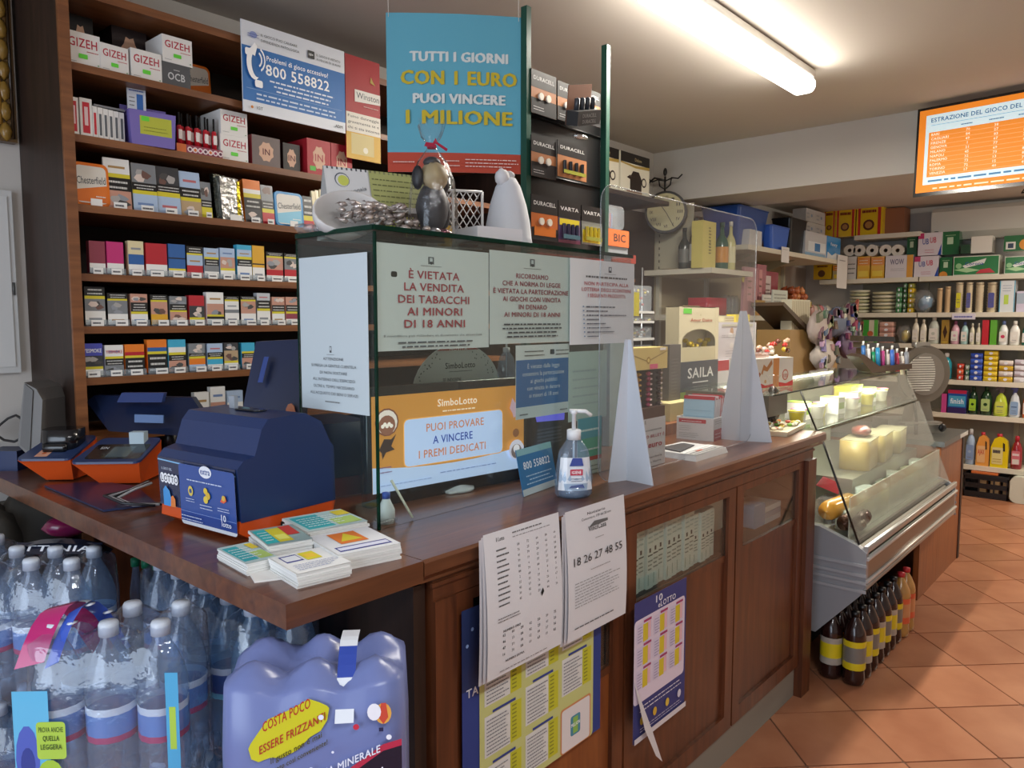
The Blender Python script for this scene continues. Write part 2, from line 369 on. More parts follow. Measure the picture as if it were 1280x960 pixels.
# second lower cupboard to the right
c2 = thing('wall_cupboard', 'dark wood panelled wall unit below the boxed coffee makers', 'cupboard', (0, 0, 0))
wbox(2.78, 4.74, YB-.03, YB-.002, 0, 2.24, 'wood_dark').build('back_panel', c2); wbox(2.78, 4.34, YS+.02, YB-.03, 2.225, 2.25, 'wood_dark').build('top_shelf', c2)
for z in (1.75, 1.4, 1.05): wbox(2.78, 4.0, YS+.05, YB-.03, z-.02, z, 'wood_shelf').build('shelf', c2)
for n, (xa, xb) in enumerate(((3.62, 3.955), (3.975, 4.31))):
    m = MB().box(xa, xb, 2.6, 2.79, 2.25, 2.53, '#e8e3cf'); cv = front(m, xa, xb, 2.6, 2.25, 2.53)
    cv.rect(0, .78, 1, 1, '#1f1a16').poly([(0, .78*.28), (.335*.5, .75*.28), (.335, .79*.28), (.335, .72*.28), (.17, .70*.28), (0, .75*.28)], '#b79a4a')
    cv.text('Deluxe', .6, .85, .07, '#c9b98a', False); cv.rrect(.32, .2, .72, .5, .01, '#2c211b').poly([(.33*.335, .14), (.42*.335, .175), (.62*.335, .175), (.7*.335, .14)], '#2c211b').disc(.8, .42, .03, '#2c211b').disc(.8, .42, .02, '#e8e3cf')
    cv.poly([(.2*.335, .13), (.33*.335, .15), (.33*.335, .12)], '#2c211b'); cv.scrib(.2, .08, .75, .2, 2, '#8d5a34', .8)
    for q in range(5): cv.disc(.3+q*.1, .1, .012, '#9a6238')
    tag(m.build('boxed_coffee_maker'), ['cream boxed coffee maker beside the green rack post on the wall unit', 'cream boxed coffee maker nearest the wall clock'][n], 'box', 'boxed coffee makers')
# ================================================================== TOBACCO GOODS
PAL = dict(W='#e6e4df', K='#1d1c1c', Y='#d3c433', R='#b3202c', B='#2c5d9c', L='#a9bdd6', G='#7d8083', P='#c2907c', M='#c02d72', O='#e27a24', C='#d9cba0', D='#3a3b3e', N='#3f9a52', V='#4a4fb0', T='#b39a78', S='#b9bcc0', A='#3fa7c9', E='#8c3a4a', H='#d8a32c')
def bands(cv, spec, seed):
    rn = random.Random(seed); top = 1.0; k0 = cv.k
    for b in spec.split():
        c, f = b[0], float(b[1:])/100; lo = max(0, top-f); cv.k = k0
        cv.rect(0, lo, 1, top, PAL[c]); k1 = cv.k
        if c in 'K' and f > .1: cv.scrib(.06, lo+.02, .97, top-.02, 2 if f < .3 else 3, '#cfcdc8', .5, seed, 'c')
        elif c in 'GPDT' and f > .2:
            for q in range(3):
                cx = rn.uniform(.25, .75); cy = rn.uniform(lo+.1*f, top-.3*f)
                n = 6; cv.k = k1+q
                cv.poly([(max(0, min(1, cx+rn.uniform(.12, .3)*math.cos(i*1.05)))*cv.w, max(lo, min(top, cy+.3*f*rn.uniform(.5, 1)*math.sin(i*1.05)))*cv.h) for i in range(n)], rn.choice(['#4b4a49', '#a9a4a0', '#d8c6ba', '#6f5148', '#8f9298']))
        elif c in 'WCLS' and f > .18: cv.rect(.18, lo+.35*f, .82, lo+.5*f, rn.choice(['#8a8d93', '#6d86b0', '#a88450', '#b9676a']))
        top = lo
def pack_label(desc, i, shelf): return f'{desc}, {ORD[i]} on the {shelf} shelf'
def smoke_pack(i, u0, u1, vt, z, spec, label, group, tagged=True, text=None, y=None, d=.024):
    y = y or YS+.022
    x0, x1 = X(u0, y, vt+20), X(u1, y, vt+20); h = at((u0+u1)/2, vt, 'y', y).z-z-.006
    cx = (x0+x1)/2; w = x1-x0-.003
    t = thing('cigarette_pack' if d < .05 else 'box', label, 'cigarette pack', (cx, y, z), random.uniform(-.05, .05), group)
    m = MB().box(-w/2, w/2, 0, d, .005, h+.005, PAL[spec[0]])
    cv = front(m, -w/2, w/2, 0, .005, h+.005); bands(cv, spec, i*7+int(u0))
    if text: cv.text(text[0], .5, text[1], text[2], text[3], w=text[4])
    m.build('carton', t)
    # more packs of the same kind stand behind in the pusher tray
    MB().box(-w/2-.002, w/2+.002, -.009, .12, 0, .004, '#fff', 'tray_clear').box(-w/2-.002, w/2+.002, -.009, -.0075, .004, .02, '#fff', 'tray_clear').build('tray', t)
    if tagged:
        tw = w*.62; tx = random.uniform(-.1, .15)*w
        g = MB().box(tx-tw/2, tx+tw/2, -.0125, -.0105, .001, .019, '#e7e5e0', 'paper'); c2 = Canvas(g, (tx-tw/2, -.0125, .001), (1, 0, 0), (0, 0, 1), tw, .018, 'paper')
        c2.scrib(.12, .25, .95, .8, 1, '#55555a', .7, i+int(u0)); g.build('price_tag', t)
    return t
SHELF4 = [(111, 132, 301, 'E70 W30', 'mottled plum cigarette pack with a white window'), (133, 155, 302, 'M68 W32', 'bright magenta cigarette pack'), (160, 180, 301, 'C40 B30 W30', 'cream and navy cigarette pack'),
 (182, 209, 304, 'R66 W34', 'wide brick red cigarette pack'), (210, 232, 305, 'B42 K4 B30 Y6 W18', 'royal blue cigarette pack with pale script'), (233, 254, 308, 'K22 Y6 L34 R38', 'black topped pack with a red foot'),
 (255, 274, 310, 'L30 Y7 K22 G20 W21', 'pale blue topped pack over a black warning band'), (275, 294, 310, 'L30 P36 Y8 W26', 'pale blue pack with a pink picture'), (296, 315, 306, 'A14 L20 Y8 K20 W38', 'white pack with cyan top and black band'),
 (315, 331, 307, 'H52 K4 H8 W36', 'amber and white pack'), (333, 354, 315, 'K14 Y6 P42 R20 W18', 'black headed pack with a flesh picture and red stripe'), (355, 374, 317, 'K12 Y6 G40 R24 W18', 'black headed pack with grey picture above red')]
for i, (a, b, v, s, d) in enumerate(SHELF4): smoke_pack(i, a, b, v, SZ[3], s, pack_label(d, i, 'fourth'), 'cigarette packs on the fourth shelf')
SHELF5 = [(105, 132, 358, 'K24 Y8 G32 W36', 'black and grey warning pack with white foot'), (134, 160, 366, 'K18 Y6 G42 W34', 'pack with grey woven picture over white'), (163, 185, 367, 'P28 K30 Y8 W34', 'pack with legs picture above black band'),
 (188, 210, 368, 'K18 Y6 P42 H34', 'pack with pink picture and amber foot'), (212, 234, 370, 'G28 K22 Y6 P30 W14', 'grey pack with black band mid front'), (236, 256, 369, 'R36 D40 Y8 W16', 'white pack with a tilted red label on top'),
 (258, 280, 365, 'W36 P34 Y6 K8 W16', 'taller white topped pack'), (281, 299, 370, 'K12 Y6 W30 G12 W40', 'mostly white pack under a black line'), (301, 320, 370, 'K12 Y6 P44 W38', 'pack with orange flesh picture'),
 (321, 338, 366, 'S24 K26 Y8 W42', 'silver topped pack over black band'), (340, 356, 371, 'P30 K24 Y8 W38', 'pack with red toned picture on top'), (357, 374, 371, 'P30 K24 Y8 E20 W18', 'pack with plum picture beside the glass case')]
for i, (a, b, v, s, d) in enumerate(SHELF5): smoke_pack(i, a, b, v, SZ[4], s, pack_label(d, i, 'fifth'), 'cigarette packs on the fifth shelf')
SHELF6 = [(103, 129, 429, 'V38 D34 Y8 W20', 'indigo and dark pack with large white word'), (131, 155, 431, 'W38 Y8 K22 G32', 'white topped pack over black warning'), (156, 181, 430, 'O26 R12 Y8 K54', 'orange pack with black lower half'),
 (184, 209, 424, 'O24 B12 Y8 K56', 'taller orange and blue pack'), (210, 233, 424, 'A24 W16 Y8 K18 P34', 'turquoise and white pack with flesh picture'), (236, 257, 429, 'G36 K12 Y8 O22 L22', 'pack with grey photo over bright squares'),
 (259, 279, 429, 'L34 K18 Y8 A20 W20', 'pale pack with cyan letters below a yellow line'), (280, 298, 428, 'D30 T40 Y8 W22', 'dark olive pack with tan picture'), (302, 319, 428, 'A34 Y8 K18 P40', 'cyan pack half hidden by the navy screen')]
for i, (a, b, v, s, d) in enumerate(SHELF6):
    smoke_pack(i, a, b, v, SZ[5], s, pack_label(d, i, 'sixth'), 'cigarette packs on the sixth shelf', text=(('YESMOKE', .72, .12, '#f2f2f2', .9) if i == 0 else (('YESMOKE', .72, .11, '#c96a6a', .9) if i == 1 else None)))
SHELF7 = [(243, 262, 490, 'W50 G30 Y6 W14', 'white pack with a red oval, leftmost'), (263, 282, 483, 'W45 P30 Y6 W19', 'white pack with red oval over flesh picture'), (284, 304, 488, 'L40 W30 Y6 W24', 'pale blue pack')]
for i, (a, b, v, s, d) in enumerate(SHELF7):
    t = smoke_pack(i, a, b, v, SZ[6], s, d+' on the bottom visible tobacco shelf', 'cigarette packs on the bottom shelf')
# shelf 3 tobacco pouches and tins
def pouch(i, u0, u1, vt, spec, label, z=SZ[2], y=None, text=None, tagged=True, name='tobacco_pouch'):
    y = y or YS+.03; x0, x1 = X(u0, y, vt+25), X(u1, y, vt+25); h = at((u0+u1)/2, vt, 'y', y).z-z; cx = (x0+x1)/2; w = x1-x0-.003
    t = thing(name, label, 'tobacco pouch', (cx, y, z), random.uniform(-.08, .04), 'tobacco pouches on the third shelf')
    m = MB(); m.M = Matrix.Rotation(R(-6), 4, 'X'); m.prism([(0, .002), (.0, h), (.008, h), (.022, h*.45), (.018, .002)], -w/2, w/2, PAL[spec[0]], 'gloss', 'x')
    cv = front(m, -w/2, w/2, 0, .002, h, 'satin'); bands(cv, spec, i*13+5)
    if text: cv.text(text, .5, .8, .1, '#4a5563', w=.8)
    m.build('pouch', t)
    if tagged:
        tw = w*.5; g = MB().box(-tw/2, tw/2, -.012, -.01, 0, .02, '#e7e5e0', 'paper'); Canvas(g, (-tw/2, -.012, 0), (1, 0, 0), (0, 0, 1), tw, .02, 'paper').scrib(.1, .25, .95, .8, 1, '#55555a', .7, i); g.build('price_tag', t)
    return t
PO = [(131, 164, 197, 'W30 Y8 K26 P36', 'white tobacco pouch with black band and pink picture beside the orange tin'), (166, 197, 204, 'G40 K16 Y8 L36', 'grey photo tobacco pouch with pale blue foot, third from the left on its shelf'),
 (197, 226, 208, 'D38 K16 Y10 L36', 'dark photo tobacco pouch, fourth from the left on its shelf'), (226, 252, 214, 'L36 K22 Y8 T34', 'tan footed tobacco pouch, fifth from the left on its shelf'), (252, 266, 227, 'G50 K20 Y30', 'small grey and yellow pouch left of the crumpled foil pouches'),
 (306, 328, 224, 'O22 W10 Y10 K26 D32', 'front orange and black tobacco pouch right of the foil pouches'), (328, 344, 231, 'G40 K20 Y10 R30', 'small grey pouch with red foot left of the blue tin')]
for i, (a, b, v, s, d) in enumerate(PO): pouch(i, a, b, v, s, d)
for k in range(3): pouch(20+k, 297+3*k, 310+3*k, 227-k, 'O60 K40', ['orange edged pouch furthest left in the leaning stack', 'orange edged pouch in the middle of the leaning stack', 'orange edged pouch nearest the front pouch of the stack'][k], y=YS+.075-.012*k, tagged=False)
for k, (a, b, v, c, d) in enumerate(((268, 285, 219, '#4a4c44', 'dark crumpled foil tobacco pouch standing on the third shelf'), (276, 299, 222, '#c9c9c6', 'shiny silver crumpled foil tobacco pouch on the third shelf'))):
    y = YS+.05-.02*k; x0, x1 = X(a, y, 245), X(b, y, 245); h = at(a, v, 'y', y).z-SZ[2]
    m = MB(); m.prism([(x0, 0), (x1+.01, 0), (x1, h*.5), (x1-.012, h), (x0-.01, h*1.02), (x0-.006, h*.5)], -.012, .012, c, 'foil', 'y')
    m.poly = None
    cv = Canvas(m, (x0, -.0125, 0), (1, 0, 0), (0, 0, 1), x1-x0, h, 'foil'); cv.poly([(x1-x0-.014, .02), (x1-x0, .02), (x1-x0-.006, h*.95), (x1-x0-.016, h*.95)], '#c9b93a', 'foil')
    t = thing('foil_pouch', d, 'tobacco pouch', (0, y, SZ[2])); m.build('pouch', t)
    if k: MB().box(x0+.02, x1-.005, -.024, -.022, 0, .02, '#e7e5e0', 'paper').build('price_tag', t)
def tin(u0, u1, vt, z, c_rim, c_low, label, y, word='Chesterfield'):
    x0, x1 = X(u0, y, vt+20), X(u1, y, vt+20); h = at((u0+u1)/2, vt, 'y', y).z-z; w = x1-x0
    t = thing('tobacco_tin', label, 'tin', ((x0+x1)/2, y, z))
    m = MB(); m.M = Matrix.Rotation(R(-5), 4, 'X')
    m.rbox(-w/2, w/2, .001, h, 0, .035, .018, c_rim, 'satin', 'y', 4); cv = front(m, -w/2, w/2, 0, .001, h, 'card')
    cv.rrect(.07, .07, .93, .93, .013, '#ded9cf'); cv.poly([(.07*w, .1*h), (.93*w, .1*h), (.93*w, .5*h), (.07*w, .36*h)], c_low); cv.text(word, .5, .5, .17, '#3b4148', False, w=.8, slope=.06); cv.scrib(.6, .2, .88, .3, 1, '#f0ece2')
    m.build('tin_body', t)
    MB().box(-.012, .02, -.018, -.016, 0, .022, '#e7e5e0', 'paper').build('price_tag', t); return t
tin(92, 137, 203, SZ[2], '#e0741f', '#e0741f', 'orange rimmed cigarette tin at the left end of the third shelf', YS+.03)
tin(345, 380, 240, SZ[2], '#2b86bf', '#86c3dc', 'blue rimmed cigarette tin on the third shelf', YS+.03)
tin(232, 264, 80, SZ[0], '#e0741f', '#e0741f', 'orange rimmed tin standing behind the box stack on the top shelf', YS+.12)
pouch(31, 380, 393, 245, 'K60 Y15 R25', 'black pouch just right of the blue tin', tagged=False)
for k in range(4): pouch(32+k, 392+5*k, 397+5*k, 238-k, 'C70 T30', f'slim cream tobacco pouch in the row behind the desk calendar, {ORD[k]} from the left', tagged=False)
# top shelves: boxes
def carton(name, u0, u1, vt, z, label, y=None, d=.1, col='#e3e0db', draw=None, cat='box', group=None, m='card', rz=0):
    y = y or YS+.02; x0, x1 = X(u0, y, vt+18), X(u1, y, vt+18); h = at((u0+u1)/2, vt, 'y', y).z-z; w = x1-x0
    q = MB().box(-w/2, w/2, 0, d, 0, h, col, m)
    if draw: draw(front(q, -w/2, w/2, 0, 0, h))
    return tag(q.build(name, None, ((x0+x1)/2, y, z), rz), label, cat, group)
def gizeh(cv):
    cv.text('GIZEH', .5, .56, .26, '#b3243a', w=.82); cv.scrib(.6, .42, .95, .52, 1, '#b3243a'); cv.rrect(.36, .22, .62, .36, .002, '#63d23a'); cv.scrib(.06, .08, .3, .16, 1, '#9a9a9a'); cv.disc(.92, .1, .002, '#3c8a4a')
def emblem(cv, dark=True):
    cv.poly([(cv.w*(.5+.28*math.cos(a*math.pi/8)*(1 if a % 2 else .85)), cv.h*(.5+.34*math.sin(a*math.pi/8)*(1 if a % 2 else .85))) for a in range(16)], '#cfa58a'); cv.text('IN', .5, .4, .2, '#5e2326' if dark else '#a3303a')
G = 'white paper tube boxes with red lettering'
carton('tube_box', 82, 125, 41, SZ[0], 'white tube box with red lettering at the far left of the top shelf', draw=gizeh, group=G)
carton('tube_box', 125.5, 161, 57, SZ[0], 'white tube box with red lettering, second from the left on the top shelf', draw=gizeh, group=G, rz=.05)
carton('tube_box', 164, 202, 64, SZ[0], 'white tube box with red lettering, third from the left on the top shelf', draw=gizeh, group=G)
def ocb(cv): cv.text('OCB', .5, .3, .3, '#c9c9c9', w=.6); cv.scrib(.4, .68, .62, .8, 1, '#c9c9c9')
o = carton('paper_box', 203, 238, 80, SZ[0], 'grey paper box under the raised white tube box', col='#4f5053', draw=ocb)
carton('tube_box', 203, 240, 47, at(220, 80, 'y', YS+.02).z, 'white tube box raised on the grey paper box on the top shelf', draw=gizeh, group=G, d=.12)
carton('lighter_box', 84, 116, 16, SZ[0], 'black box with a tan emblem behind the leftmost white tube box', y=YS+.16, col='#1c1a1b', draw=emblem)
carton('lighter_box', 140, 183, 32, SZ[0], 'black and red box with a tan emblem behind the second and third tube boxes', y=YS+.16, col='#26191b', draw=emblem)
def redtube(cv): cv.rect(.2, .1, .8, .9, '#c22433'); cv.rect(.35, .3, .65, .78, '#e6c7c7')
carton('filter_box', 86, 98, 121, SZ[1], 'tall white and red filter box at the left end of the second shelf', draw=redtube)
carton('filter_box', 100, 115, 123, SZ[1], 'tall white and red filter box, second on the second shelf', draw=redtube)
for k in range(6):
    def fl(cv, k=k): cv.rect(.25, .12, .75, .8, '#c22433' if k == 0 else '#5c6064')
    carton('slim_filter_box', 116+k*6.7, 122+k*6.7, 133+k*1.6, SZ[1], f'slim white filter box in the row left of the purple dispenser, {ORD[k]} from the left', draw=fl, d=.07)
m = MB().box(X(118, YS+.02, 137), X(156, YS+.02, 137), YS+.02, YS+.1, 0, .006, '#77787b')
tag(m.build('flat_box', None, (0, 0, SZ[1]+at(136, 138, 'y', YS+.02).z-at(136, 178, 'y', YS+.02).z)), 'flat grey box lying across the slim filter boxes', 'box')
# purple dispenser
y = YS-.005; x0, x1 = X(163, y, 160), X(219, y, 160); w = x1-x0
t = thing('lighter_dispenser', 'purple cardboard dispenser with a yellow label on the second shelf', 'dispenser', ((x0+x1)/2, y, SZ[1]), R(-6))
m = MB().prism([(-w/2+.006, 0), (w/2-.006, 0), (w/2, .105), (-w/2, .105)], 0, .09, '#7466ad', 'card', 'y').box(-w/2, w/2, .09, .094, 0, .135, '#6557a0')
cv = front(m, -w/2, w/2, 0, 0, .105); cv.rect(.22, .32, .9, .85, '#b5b83a').rrect(.25, .7, .42, .84, .003, '#63d23a').scrib(.3, .4, .8, .6, 2, '#8f9430'); m.build('tray', t)
m = MB().box(-.055, .0, .06, .064, .1, .19, '#cfd4dc'); cv = front(m, -.055, 0, .06, .1, .19); cv.rect(.5, .15, .85, .75, '#2c66b0').scrib(.1, .3, .4, .7, 3, '#555').scrib(.1, .8, .9, .95, 1, '#3a5fa8'); m.build('sign', t)
# red lollipop lighters in trays
for k in range(9):
    x = X(224+k*5.4, YS+.03, 165); m = MB()
    m.lathe([(.0085, 0), (.0085, .055), (.006, .06), (.0035, .062), (.0035, .1), (.002, .102)], ['#b8202c', '#c43a44', '#222', '#222', '#222'], 'gloss', 8)
    m.box(-.006, .006, -.0092, -.0088, .015, .045, '#e6dcd8')
    tag(m.build('candle_lighter', None, (x, YS+.03+.012*(k % 2), SZ[1]+.03), 0), 'small red lighter with a black nozzle in the tray right of the purple dispenser', 'lighter', 'red lighters in the patterned tray')
x0, x1 = X(221, YS+.012, 185), X(278, YS+.012, 185)
m = MB().box(x0, x1, YS+.012, YS+.06, 0, .028, '#8d3048'); cv = front(m, x0, x1, YS+.012, 0, .028); cv.rect(0, 0, .2, 1, '#d46a2b')
for k in range(7): cv.disc(.28+k*.11, .5, .009, '#e6d3d6'); cv.disc(.28+k*.11, .5, .005, ['#5d2340', '#d5702f', '#a02a56'][k % 3])
tag(m.build('lighter_tray', None, (0, 0, SZ[1])), 'low patterned tray holding the red lighters', 'tray')
carton('tube_box', 276, 310, 170, SZ[1], 'white tube box with red lettering, lower of the pair on the second shelf', draw=gizeh, d=.14, group=G)
carton('tube_box', 276, 309, 139.5, at(290, 169.3, 'y', YS+.02).z, 'white tube box with red lettering, upper of the pair on the second shelf', draw=gizeh, d=.14, group=G)
def silver(cv): cv.rect(0, 0, 1, 1, '#6b5c59'); emblem(cv)
carton('lighter_box', 315, 350, 171, SZ[1], 'silver grey box with round emblem right of the stacked tube boxes', col='#7c2028', draw=silver)
def darkb(cv): emblem(cv)
carton('lighter_box', 354, 375, 180, SZ[1], 'near black box with round emblem between silver and red boxes', col='#1d1516', draw=darkb, y=YS+.04)
def redb(cv): emblem(cv, False); cv.rrect(.1, .12, .35, .25, .002, '#4fae3c')
carton('lighter_box', 384, 413, 175, SZ[1], 'red box with round emblem, left one of the red pair', col='#a81f2b', draw=redb, d=.14)
carton('lighter_box', 414, 440, 181, SZ[1], 'red box with round emblem, right one of the red pair', col='#a81f2b', draw=redb, d=.14)
# helpline sign hung in front of the shelves
a = at(301, 23, 'y', 2.425); b = at(432, 167, 'y', 2.425)
m = MB().box(a.x, b.x, 2.425, 2.43, b.z, a.z, '#dfe2e8'); w = b.x-a.x; h = a.z-b.z; cv = front(m, a.x, b.x, 2.425, b.z, a.z)
cv.rect(0, .13, 1, .73, '#2a6fb5'); cv.text('Problemi di gioco eccessivo?', .52, .62, .055, '#fff', w=.6); cv.text('800 558822', .52, .46, .12, '#fff', w=.62)
cv.scrib(.22, .28, .9, .43, 3, '#dfeaf6', .5, 3, 'c'); cv.rect(.03, .265, .96, .268, '#9cc0e2'); cv.scrib(.06, .15, .95, .25, 2, '#cfe0f2', .5, 9, 'c')
cv.text('IL GIOCO PUO CAUSARE', .17, .87, .028, '#444', False, w=.34, al='l').text('DIPENDENZA PATOLOGICA', .17, .81, .028, '#444', False, w=.36, al='l').text('IL GIOCO E VIETATO', .7, .84, .026, '#444', False, w=.25, al='l').text('AI MINORI DI 18 ANNI', .7, .79, .026, '#444', False, w=.25, al='l')
cv.rrect(.61, .79, .68, .88, .003, '#333').text('18+', .645, .82, .03, '#fff').disc(.1, .86, .014, '#8e9ccd', .011).scrib(.05, .83, .15, .88, 2, '#4a55a0')
cv.text('ADM', .92, .045, .035, '#333').text('IGT', .14, .045, .035, '#333', False).disc(.07, .06, .005, '#d2812f')
hs = []  # telephone handset drawn in white
cv.poly([(.02, .2), (.045, .235), (.055, .225), (.045, .19)], '#fff')
P = [(.035+.03*math.cos(R(t)), .165+.055*math.sin(R(t))) for t in range(110, 281, 17)]; Q = [(.045+.022*math.cos(R(t)), .165+.045*math.sin(R(t))) for t in range(280, 109, -17)]
k = h/.3; cv.poly([(x*1.0+.008, y*k) for x, y in P+Q], '#fff'); cv.rrect(.02, .62, .085, .7, .006, '#fff'); cv.rrect(.1, .29, .17, .37, .006, '#fff')
for r_ in (.022, .034): cv.poly([(.05+r_*math.cos(R(t)), .6*h+r_*1.3*math.sin(R(t))) for t in range(-60, 61, 20)]+[(.05+(r_-.005)*math.cos(R(t)), .6*h+(r_-.005)*1.3*math.sin(R(t))) for t in range(60, -61, -20)], '#fff')
tag(m.build('helpline_sign'), 'blue and white helpline sign hanging across the upper tobacco shelves', 'sign')
a = at(431, 66, 'y', 2.44); b = at(476, 205, 'y', 2.44); w = b.x-a.x; h = a.z-b.z
m = MB().box(a.x, b.x, 2.44, 2.446, b.z, a.z, '#a5161f'); cv = front(m, a.x, b.x, 2.44, b.z, a.z)
cv.rect(0, 0, 1, .26, '#cfa32e').rect(.14, .05, .8, .25, '#c9b77a').disc(.55, .1, .012, '#e3ddc8').rect(0, .26, 1, .45, '#e2dcd0')
cv.text('Fumo danneggia', .5, .4, .028, '#333', False, w=.9).text('gravemente te e', .5, .345, .028, '#333', False, w=.9).text('chi ti sta intorno', .5, .29, .028, '#333', False, w=.92)
cv.poly([(.25*w, .56*h), (w, .58*h), (w, .68*h), (.25*w, .68*h)], '#e6e2da').text('Winston', .63, .6, .06, '#22303d', False, w=.66).poly([(.7*w, .78*h), (.86*w, .76*h), (.78*w, .8*h), (.73*w, .84*h)], '#b99a45').scrib(.5, .52, .95, .55, 1, '#d8b9b0')
tag(m.build('tobacco_poster'), 'red and gold cigarette advert board right of the helpline sign', 'poster')
# ================================================================== THE COUNTER
ZT = 1.05; YF = 1.035; YD = 1.06
ct = thing('shop_counter', 'long dark reddish wood shop counter with glazed doors', 'counter', (0, 0, 0))
m = MB().prism([(YF+.006, ZT), (YF, ZT-.006), (YF, ZT-.03), (YF+.012, ZT-.042), (YF+.012, ZT-.048), (1.75, ZT-.048), (1.75, ZT)], .934, 3.105, '#fff', 'wood_top', 'x'); m.build('countertop', ct)
MB().box(.972, 3.02, YF+.02, YD+.02, .955, ZT-.048, '#fff', 'wood_front').build('frieze_board', ct)
MB().box(.965, 3.02, YF+.014, YF+.02, .985, .993, '#fff', 'wood_front').build('moulding', ct)
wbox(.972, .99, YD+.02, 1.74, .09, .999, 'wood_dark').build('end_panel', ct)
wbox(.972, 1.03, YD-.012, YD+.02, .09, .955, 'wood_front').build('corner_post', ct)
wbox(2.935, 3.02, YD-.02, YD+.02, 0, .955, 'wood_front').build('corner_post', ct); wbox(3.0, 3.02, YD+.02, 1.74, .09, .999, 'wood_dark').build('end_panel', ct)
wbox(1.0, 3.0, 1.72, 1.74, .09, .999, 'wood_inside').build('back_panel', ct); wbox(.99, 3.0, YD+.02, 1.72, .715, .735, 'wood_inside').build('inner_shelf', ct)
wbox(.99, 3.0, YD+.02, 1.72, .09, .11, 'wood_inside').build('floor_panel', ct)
wbox(.99, 2.935, YD+.012, YD+.03, 0, .13, 'matte', '#8a8478').build('plinth', ct)
for n, (xa, xb) in enumerate(((1.035, 1.655), (1.665, 2.325), (2.335, 2.93))):
    y0, y1 = YD-.004, YD+.018; m = MB(); wx = .05; zb, zt = .13, .953; wz0, wz1 = (.735, .93) if n else (.60, .93)
    m.box(xa, xa+wx, y0, y1, zb, zt, '#fff', 'wood_front').box(xb-wx, xb, y0, y1, zb, zt, '#fff', 'wood_front')
    m.box(xa+wx, xb-wx, y0, y1, zb, zb+.055, '#fff', 'wood_front').box(xa+wx, xb-wx, y0, y1, wz1, zt, '#fff', 'wood_front').box(xa+wx, xb-wx, y0+.008, y1, wz0-.02, wz0, '#fff', 'wood_front')
    d = m.build('door', ct); d['label'] = ['glazed counter door behind the wall calendar poster', 'glazed counter door with white packets behind the glass', 'glazed counter door nearest the deli case'][n]
    MB().box(xa+wx, xb-wx, y0+.012, y1-.002, zb+.055, wz0-.02, '#fff', 'wood_front' if n else 'wood_light').build('door_panel', d)
    MB().box(xa+wx, xb-wx, y0+.011, y0+.014, wz0, wz1, '#fff', 'glass').build('window_pane', d)
# white packets behind the middle door, a few goods behind the right door
for k in range(15):
    x = 1.735+k*.036; hh = .21 if k < 11 else .16; z = .735
    m = MB().box(-.0165, .0165, 0, .05, 0, hh, '#cfd6cd'); cv = front(m, -.0165, .0165, 0, 0, hh)
    cv.rect(.1, .45, .9, .47, '#3b4a44').rect(.3, .5, .6, .56, '#2f3432').scrib(.1, .25, .9, .42, 3, '#6d7a74', .5, k).scrib(.1, .62, .9, .95, 5, '#9fb0a8', .5, k+40); cv.rect(.1, .05, .2, .2, '#87a090')
    tag(m.build('paper_packet', None, (x, YD+.03+.004*(k % 3), z), 0), 'slim pale packet standing behind the glass of the middle counter door', 'packet', 'pale packets behind the middle counter door')
for k, (x, w, h, c, d) in enumerate(((2.04, .06, .1, '#b9cfc4', 'mint striped carton in front of the pale packets'), (2.14, .08, .075, '#dfe2dc', 'low white carton in front of the pale packets'), (2.235, .05, .12, '#3f6f56', 'dark green carton at the right edge of the middle counter door'))):
    m = MB().box(-w/2, w/2, -.0, .02, 0, h, c); cv = front(m, -w/2, w/2, 0, 0, h); cv.scrib(.1, .1, .9, .9, 4, '#4d5e56', .4, k+3)
    tag(m.build('carton', None, (x, YD+.0, .735) if 0 else (x, YD+.10, .735)), d, 'box')
m = MB().prism([(2.42, .735), (2.62, .735), (2.62, .80), (2.52, .89), (2.42, .91)], 1.22, 1.24, '#dedacb', 'card', 'y'); tag(m.build('display_card'), 'cream triangular card behind the right counter door glass', 'card')
m = MB().rbox(2.62, 2.72, .735, .82, 1.12, 1.2, .01, '#6f8fb0', 'card', 'y'); tag(m.build('blue_carton'), 'small blue carton behind the right counter door glass', 'box')
for k in range(3): tag(MB().box(2.72, 2.87, 1.12, 1.25, .735+.022*k, .755+.022*k, ['#b9c6d2', '#8d9fb2', '#ccd3d8'][k]).build('magazine'), ['blue grey flat packet at the base of the pile behind the right door', 'dark blue flat packet in the middle of the pile behind the right door', 'pale flat packet topping the pile behind the right door'][k], 'packet')

# lower side counter (left arm of the L)
lc = thing('side_counter', 'dark wood side worktop reaching left above the stacked water bottles', 'counter', (0, 0, 0))
MB().prism([(.64, 1.037), (.932, 1.037), (.932, 1.76), (1.17, 1.76), (1.17, 2.4), (.64, 2.4)], ZT-.042, ZT, '#fff', 'wood_top').build('worktop', lc)
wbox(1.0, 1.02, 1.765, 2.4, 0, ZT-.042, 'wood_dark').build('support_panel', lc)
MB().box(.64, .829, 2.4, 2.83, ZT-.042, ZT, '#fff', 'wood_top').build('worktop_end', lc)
MB().box(.935, .965, 1.07, 1.75, 0, .99, '#fff', 'wood_dark').build('support_panel', lc)

